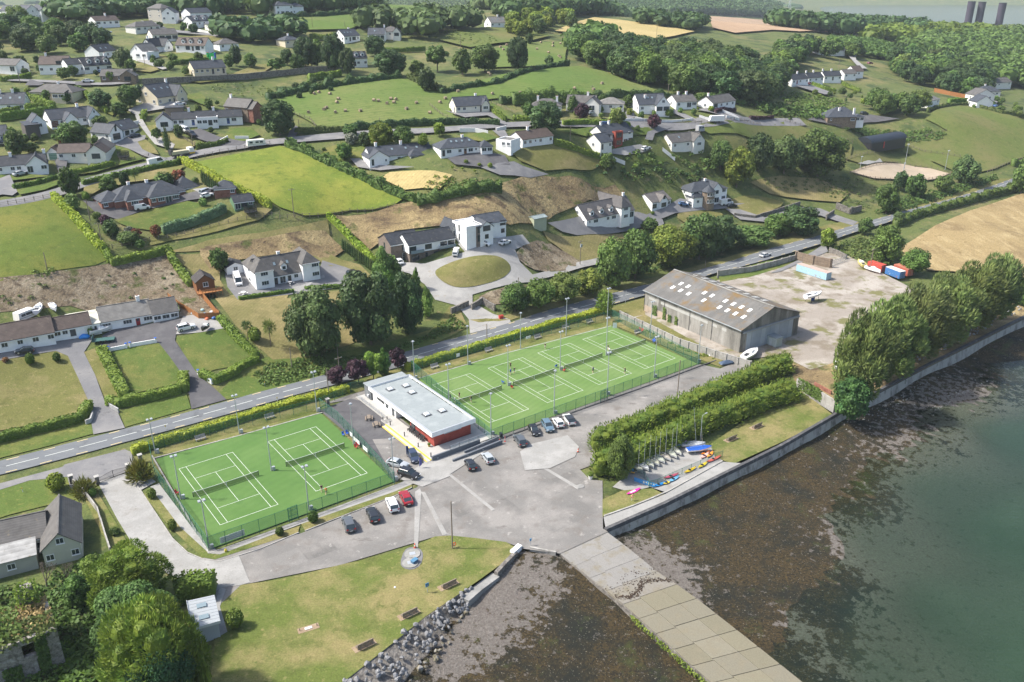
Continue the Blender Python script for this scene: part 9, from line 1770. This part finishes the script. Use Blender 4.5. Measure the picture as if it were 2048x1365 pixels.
for bb,k,lb,tn in[((1000,566,1060,624),"round","low thicket bush at the left end of the roadside belt",1),((1045,558,1110,616),"round","second thicket bush along the roadside belt",.95),((1095,546,1160,604),"round","third thicket bush along the roadside belt",1.05),((1145,538,1205,592),"lime","pale bush before the tall roadside trees",.8),((1190,478,1262,575),"round","bushy tree where the roadside belt grows tall",1.),((1225,462,1315,556),"round","dark green tree in the roadside belt",.8),((1285,452,1395,533),"lime","pale green tree in the roadside belt",.75),((1355,430,1440,517),"round","rounded tree above the old shed roof",.9),((1395,432,1478,503),"dark","dark tree in the roadside belt left of the low bushes",1.1),((1460,450,1545,494),"round","low tree in the roadside belt",.9),((1525,428,1585,472),"round","small round tree near the field gateway, left",1),((1560,412,1640,470),"dark","small round tree near the field gateway, right",1.2),((1282,436,1316,465),"round","small bush on the lawn edge of the white dormer house",1),((1638,457,1671,494),"lime","bright green tree beside the coast road",.95),((1714,436,1746,468),"round","small tree on the sea side of the coast road",1),((1738,452,1802,524),"round","large bush at the edge of the straw field",1),((1798,498,1857,548),"round","spreading bush behind the containers",1.05),((1783,424,1808,448),"dark","small dark bush on the coast road hedge",1.1),((1416,284,1465,338),"round","green tree at the top of the mid slope clump",1),((1440,298,1506,372),"lime","bright tree in front of the mid slope clump",.75),((1488,270,1545,340),"dark","dark tree in the mid slope clump, left",.9),((1530,272,1605,345),"dark","dark tree in the mid slope clump, middle",.85),((1580,262,1688,350),"round","large spreading tree at the right of the mid slope clump",.75),((1748,368,1795,425),"round","bush by the ruined field wall",.9),((1785,343,1815,378),"dark","tree beside the sand arena",1.2),((1808,350,1850,395),"round","bush between the arena and the coast road",.9),((1900,313,1955,368),"dark","round tree at the pasture corner",1.2),((1865,352,1905,385),"round","bush below the arena rail",1),((2020,325,2062,385),"round","tall bush at the right edge by the coast road",1.1),((525,203,594,268),"dark","large weeping tree beside the lane junction",1),((1058,206,1126,265),"dark","big round tree above the lane",1.2),((1148,208,1180,238),"plum","round purple tree among the lane bungalows",1),((1293,230,1322,256),"plum","purple tree by the lane drive",1.2),((1135,193,1155,222),"round","conical tree beside the grey gabled bungalow",1.1),((1215,218,1252,255),"round","green tree before the tan roofed bungalow",1),((1045,205,1068,235),"round","small tree before the dark hipped house",1),((865,246,892,270),"lime","pale round shrub on the lane bank",.9),((738,248,792,292),"lime","bright willow on the lawn by the lane",.9),((690,267,716,290),"grey","silver blue ball shaped shrub",1.),((716,265,745,292),"round","grey green tree beside the silver shrub",.8),((785,253,830,290),"round","darker tree right of the bright willow",.9),((835,267,858,292),"goldcone","golden conical conifer behind the two bungalows",1.1),((672,288,708,320),"round","loose green shrub left of the red ridged bungalow",.9),((685,250,720,275),"round","green tree at the lane bend",.9),((1280-80,308,1232,340),"round","green tree below the clipped hedge",.95),((420,498,462,542),"round","dark bush on the terrace above the twin winged house",.8),((272,480,292,502),"open","small leaning apple tree on the mown slope",1.2),((122,336,163,390),"round","tall dull green tree by the lane at the left",.7),((133,388,164,418),"bush","olive shrub at the start of the brick drive",1.5),((200,352,238,388),"round","feathery tree behind the brick bungalow",.9),((240,344,260,373),"dark","narrow dark tree behind the brick bungalow",.9),((263,338,282,372),"palm","cabbage palm behind the brick bungalow",1),((165,383,180,400),"ball","clipped ball at the brick drive",.9),((232,463,278,488),"bush","grey green mound in the garden corner",1.1),((302,450,325,474),"red","round red and green shrub beside the grey hedge",1),((259,458,285,477),"red","dark reddish shrub in the sloping bed",.8),((248,453,270,472),"grey","pale grey shrub in the sloping bed",.8),((200,430,222,452),"plum","bronze shrub in the sloping bed",2),((205,440,240,470),"bush","layered clipped evergreen in the sloping bed",.9),((186,424,204,440),"ball","layered clipped evergreen at the top of the bed",.7),((398,396,416,412),"bush","yellow shrub by the small brick garage",2.4),((308,344,350,372),"bush","clipped cloud shrubs behind the brick bungalow",.8),((345,340,372,362),"red","pinkish shrub behind the brick bungalow",.9),((327,255,344,300),"column","dark columnar tree by the lane",1.2),((305,257,325,285),"open","small thin tree by the forked drive",1),((118,245,180,292),"round","green tree group in the garden of the sprawling bungalow",.85),((15,258,55,310),"round","bushy tree at the left edge",.75),((45,285,78,305),"round","olive bush in the left garden",.9),((348,250,368,275),"dark","small dark tree by the blue framed bungalow",1),((185,232,215,252),"round","shrub beside the sprawling bungalow",.9),((238,172,282,214),"round","yellowish tree on the garden slope",.8),((180,180,225,215),"dark","dark spreading tree on the garden slope",1.1),((222,205,258,230),"round","rounded bush below the garden slope",.8),((268,170,298,200),"dark","dark tree left of the large cream house",1),((230,100,268,140),"dark","round dark tree beside the steep roofed white house",1.1),((250,120,275,146),"round","lower green tree by the steep roofed white house",.9),((51,207,68,226),"ball","domed clipped bush at the dormer house corner",.8),((388,105,408,122),"round","tree beside the bouncy castle",.8),((460,92,484,130),"dark","tall dark conifer near the bouncy castle",1),((448,110,468,135),"round","round tree near the cream bungalow",.9),((490,108,515,135),"round","bright round tree at the wall garden",1.2),((588,78,634,132),"dark","massive dark tree before the small cream bungalow",.9),((616,82,652,132),"round","lighter tree in the dark group of the wall garden",.8),((645,72,692,140),"dark","tall dark tree in the wall garden group",.8),((678,100,712,148),"dark","dark tree beside the lone dormer cottage",.8),((748,102,814,152),"dark","broad spreading tree above the left bale field",1),((728,74,772,110),"dark","dark tree below the row of three white houses",.9),((836,138,873,182),"dark","dark round bush at the field corner",.9),((536,118,572,146),"open","orchard tree on the walled lawn",1),((580,110,610,143),"round","round tree by the old garden wall",.8),((562,100,588,128),"dark","tree by the orchard lawn",1),((852,95,898,142),"open","open crowned tree left of the upper bale field",.9),((940,92,1000,142),"round","broad tree at the edge of the upper bale field",.8),((905,100,945,148),"round","leafy tree above the cream bungalow field",.8),((818,122,850,152),"round","tree beside the small grey hut",.9),((1012,78,1058,140),"dark","tall tree on the hedge of the upper bale field",.9),((1050,68,1068,88),"dark","small round tree on the upper field hedge",1),((1088,112,1108,132),"dark","dark bush on the field bank",1.2)]:
 G(k,*bb,lb,bt=(tn,tn,tn))
for i in range(8):G("column",402+i*4.6,340+i*3.4,410+i*4.6,366+i*3.4,"small dark cypress in the row beside the brick bungalow garden",gp="row of cypresses by the brick bungalow")
for i in range(14):t=i/13;G("column",682+60*t,478+42*t,692+60*t,500+44*t,"small dark cypress in the row below the bright hedge",gp="row of cypresses below the bright hedge")
TW="broad leaved tree in the wood "
wood(pl("1140,128 1165,112 1225,108 1300,112 1400,122 1480,130 1545,150 1585,182 1530,208 1440,200 1375,193 1325,184 1285,165 1235,152 1180,140"),11.5,(11,15),TW+"below the tan field","wood below the tan field",("dark","round","dark"),seed=3)
wood(pl("1560,100 1640,98 1720,105 1700,118 1630,112 1600,135 1580,165 1545,155 1545,120"),11,(8.5,12),TW+"left of the white hillside bungalow","wood by the hillside bungalow",("dark","round"),seed=4)
wood(pl("1775,152 1840,168 1900,188 1960,196 1990,180 1950,150 1880,128 1800,120 1770,135"),12,(9,14),"tall tree in the wood right of the hillside track","wood right of the hillside track",("dark","dark","round"),seed=5)
wood(pl("1700,228 1730,218 1790,212 1850,215 1845,228 1800,232 1740,232"),9,(7,11),"dark tree behind the tan stone bungalow","trees behind the tan stone bungalow",("dark","round"),seed=6)
wood(pl("-20,112 40,110 130,108 215,102 230,92 180,78 110,70 60,52 -20,52"),12.5,(8,11),TW+"on the far left slope","wood on the far left slope",("dark","round"),seed=7)
wm_(pl("880,70 960,55 900,46 800,48 700,52 690,62 790,66 840,78"),10,(9,13),"wood left of the lone ridge house",8)
wm_(pl("430,82 512,90 580,84 600,72 560,62 500,66 440,62"),10,(7,10),"belt of trees above the walled lawn",9)
wood(pl("1024,72 1075,72 1120,60 1160,52 1130,40 1060,42 1024,55"),13,(8,11),"pale tree around the small cream gabled house","trees around the cream gabled house",("round","lime"),seed=10,tv_=(.85,.85,.85))
wm_(pl("1140,85 1180,72 1225,76 1210,95 1165,108 1140,105"),10,(8,11),"light green trees at the left tip of the tan field",11,"green")
wm_(pl("1275,48 1330,54 1420,66 1405,50 1330,42 1280,38"),9,(7,10),"strip of trees between the two tan fields",12)
wm_(pl("1000,48 1100,40 1200,30 1300,34 1400,30 1560,38 1560,18 1300,14 1100,12 1000,30"),11,(12,16),"dense wood along the far ridge",2);wm_(pl("500,34 700,24 850,10 1000,26 1000,10 800,2 640,4 500,16"),11,(10,14),"line of trees on the far left ridge",3);wm_(pl("100,44 200,40 290,32 430,30 520,22 500,10 300,8 130,16 90,30"),11,(8,11),"trees behind the far left houses",4)
wm_(pl("1540,52 1620,62 1700,72 1760,66 1840,74 1860,60 1800,48 1700,46 1560,40"),11,(11,15),"trees along the ridge beyond the ploughed field",5);wm_(pl("1830,150 1950,155 2048,178 2150,190 2250,120 2150,80 2020,78 1900,82 1840,90 1800,108"),11,(9,13),"rolling wood on the right under the chimneys",6,"green",lvs=90,tv_=(.8,.85,.85));wm_(pl("1740,82 1840,90 1960,84 2060,76 2200,70 2100,58 1900,60 1780,66"),13,(8,12),"distant wood below the chimneys",7,"lime",tv_=(.7,.75,.7))
hg([(1025,206),(1080,203),(1130,203),(1180,207)],4.,5,"tall green screen of trees behind the lane bungalows","green",wild=.3)
scrub(pl("1380,192 1480,205 1560,215 1640,222 1690,228 1660,238 1560,232 1470,205 1390,200"),4.5,2.8,"thicket of bushes between the wood and the lane","green",dens=.75,seed=5)
scrub(pl("1230,300 1330,305 1420,300 1440,345 1330,352 1220,345"),3.2,1.6,"shrubby garden bank below the red balcony house","green",dens=.75,seed=6)
wm_(pl("1660,78 1760,86 1830,110 1790,122 1720,110 1660,98"),5,(2.5,4),"bushy gorse slope below the ploughed field",8,"green",name="gorse",lvs=30)
for i,(pp,sd)in enumerate([([(-2600,3000),(-900,2900),(200,3000),(1000,3300),(900,3700),(-2600,3600)],1)]):
 rng=RNG(4);q=np.array(pp,float);gx=rng.uniform(-2600,1200,900);gy=rng.uniform(2300,4200,900);k=(np.sin(gx*.004)+np.sin(gy*.009+gx*.002))>.35;gx,gy=gx[k],gy[k];gz=terr(gx,gy);s=rng.uniform(10,22,len(gx));k2=gz>-2;gx,gy,gz,s=gx[k2],gy[k2],gz[k2],s[k2]
 V=(np.stack([gx,gy,gz],1)[:,None]+CSV[None]*np.stack([s*1.6,s,s*.6],1)[:,None]).reshape(-1,3);F=(CSF[None]+(np.arange(len(gx))*len(CSV))[:,None,None]).reshape(-1,4);o=link("far_woodland",np_mesh("far_woodland",V,F,LEAF["dark"],np.ones(len(V))));o["kind"]="stuff";o["label"]="hazy woods on the far hills"
for px,sp,sz,lb,m,dn,tv in[("1000,615 1030,588 1100,572 1180,565 1290,540 1400,500 1500,475 1600,445 1600,452 1540,470 1420,508 1290,548 1140,592 1010,622",1.6,1.2,"scrubby undergrowth at the foot of the roadside belt","green",.8,.8),("1640,492 1700,480 1760,470 1800,490 1810,515 1770,530 1720,520 1680,510",1.8,1.2,"bramble patch beside the yard gate","bramble",.9,1.2),("1490,365 1560,350 1660,345 1720,360 1700,395 1640,385 1560,380",2.4,1.,"bracken on the slope below the tree clump","bramble",.8,1.1),("1640,345 1720,360 1760,365 1745,420 1690,410 1660,395",2.6,.9,"weedy growth by the field gateway","bramble",.5,1.1),("1750,425 1800,400 1880,380 1990,350 1990,362 1890,395 1790,428",2.,1.6,"bushy belt above the coast road","green",.9,.8),("1240,375 1330,365 1390,372 1440,345 1430,320 1330,335 1250,345",2.4,1.6,"scrubby bank behind the dormer and turret houses","green",.8,.85),("1180,330 1280,335 1400,335 1400,350 1280,352 1190,348",2.4,1.4,"dark shrub bank below the shrub garden","dark",.9,1.1),("870,400 940,392 1000,390 1005,372 960,362 900,370",2.2,1.5,"bushes on the brow above the modern houses","green",.9,.85),("840,375 880,350 930,365 900,388 860,400",2.2,1.1,"green bushes beside the golden plot","lime",.8,.7),("1780,262 1860,258 1900,268 1870,282 1810,285 1740,275 1690,260 1720,255",1.7,1.2,"flowering shrub bank below the tan stone bungalow","green",.95,1.),("1720,268 1800,270 1820,280 1770,280",2,1.,"reddish shrubs on the flowering bank","plum",.5,2.2),("1380,195 1450,200 1560,205 1640,225 1640,240 1560,238 1470,205 1390,205",3.,1.4,"rough scrub below the wood on the right","green",.8,.9),("1560,185 1640,190 1690,205 1690,228 1640,222 1570,205",3.,1.4,"bramble slope below the terrace","green",.8,.95),("800,70 880,80 960,92 1000,88 980,70 900,62",4,.9,"brown bracken on the ridge slope","bramble",.5,1.4),("600,190 520,195 440,190 410,172 470,165 560,175",3,.8,"dry bracken field beside the large cream house","bramble",.6,1.6),("0,618 60,605 130,600 150,560 60,572 0,580",2.2,.8,"weeds on the stony bank behind the cottages","bramble",.35,1.2),("150,600 250,610 330,600 380,580 330,530 220,545 160,560",2.6,.6,"scattered weeds on the stony cutting","green",.22,.9),("60,545 110,540 108,552 70,558",1.6,1.,"gorse at the field edge above the cutting","green",.9,.9),("1290,660 1340,690 1400,715 1460,730 1400,705 1330,675",1.2,.5,"weeds along the shed wall","lime",.7,.7),("1540,790 1600,775 1620,790 1560,800",1.2,.6,"weeds by the ivy wall","green",.6,.9),("690,495 720,512 748,530 742,540 700,520",1.5,.5,"low growth under the cypress row","green",.5,.8),("1660,850 1760,800 1780,810 1690,850",1.,.5,"green weed below the sea wall","lime",.0,.6)]:
 if dn:scrub(pl(px),sp,sz,lb,m,dens=dn,tv_=(tv,tv,tv),seed=int(sp*10))
for px,sp,h,lb,kinds,tv in[("20,300 110,285 200,295 205,285 120,265 20,262",7,(1.2,3),"garden shrub in the plots left of the forked drive",("bush","round","ball"),1),("0,210 60,215 200,228 230,205 160,178 0,175",9,(1.5,4),"garden shrub on the slope among the left bungalows",("bush","round","lime"),.9),("290,128 330,140 390,152 380,128 320,112",8,(1.5,3.5),"garden shrub round the steep roofed white house",("bush","round"),.95),("420,270 470,250 520,250 520,230 430,240",7,(1.5,3.5),"garden shrub round the old stone house",("bush","round"),.9),("370,222 440,230 450,205 420,195 380,205",7,(1.5,4),"garden shrub behind the blue framed bungalow",("bush","round"),.9),("280,58 370,66 470,82 512,75 420,52 300,48",12,(2,5),"garden tree among the far ridge houses",("dark","round"),1),("870,335 960,345 1010,345 1000,325 960,320",5,(.8,2),"garden shrub below the wide hipped bungalow",("bush","ball","lime"),1),("1205,345 1290,340 1340,330 1330,312 1260,305 1220,322",6,(.9,2.4),"garden shrub below the red balcony house",("bush","ball","lime","plum"),1),("1130,285 1200,275 1300,262 1310,250 1200,256 1130,262",9,(1.2,3),"garden shrub on the orchard lawn",("bush","round","red"),1),("1020,222 1130,232 1260,240 1400,234 1480,226 1480,215 1300,228 1040,215",8,(1.2,3.2),"garden shrub in the front plots of the lane bungalows",("bush","ball","round","lime"),1),("1620,200 1690,205 1780,215 1800,200 1700,185 1620,178",10,(1.5,4),"garden shrub in the terrace gardens",("bush","round","lime"),.9),("1930,222 2048,238 2048,210 2000,195 1930,200",10,(1.5,3.5),"garden shrub round the pasture houses",("bush","round"),1),("1300,430 1340,440 1360,430 1320,418",4,(1,1.8),"clipped shrub on the bank by the glazed garage",("ball","bush"),.9),("380,352 420,352 420,372 395,378",5,(1.2,2.6),"garden shrub behind the conservatory",("bush","red","ball"),1),("560,305 640,315 690,335 660,300 600,285",7,(1.2,3),"wild shrub on the rough lawn by the hedgerow",("bush","round","lime"),.85),("700,178 640,190 560,205 530,190 600,165 700,155",8,(2,4),"hedge bank tree above the left bale field",("dark","round"),.9),("0,140 130,160 230,172 250,160 150,125 0,118",10,(2,5),"tree between the upper left houses",("dark","round"),.95),("1340,205 1460,208 1460,200 1350,196",7,(2,4),"tree behind the lane bungalows",("dark","round"),1),("1000,215 1270,212 1270,202 1020,200",7,(2.5,5),"tree in the line behind the lane bungalows",("dark","round"),.95)]:
 wood(pl(px),sp,h,lb,lb.replace("garden shrub","garden shrubs").replace("tree ","trees ",1),kinds,(.9,1.3),seed=int(sp*3+px.count("1")),tv_=(tv,tv,tv),name="shrub" if "shrub" in lb else None)
o=BQ(-7000,-300,-14,7000,7500,150)
m,nt,b=new_mat("haze");nt.nodes.remove(b);v=nd(nt,"ShaderNodeVolumePrincipled");sv(v,"Density",.00009);sv(v,"Color",(.80,.91,1.,1));sv(v,"Anisotropy",.0)
nt.links.new(v.outputs[0],nt.nodes["Material Output"].inputs["Volume"]);hz=o.bd("haze",m);hz["kind"]="stuff";hz["label"]="thin blue summer haze over the far country"
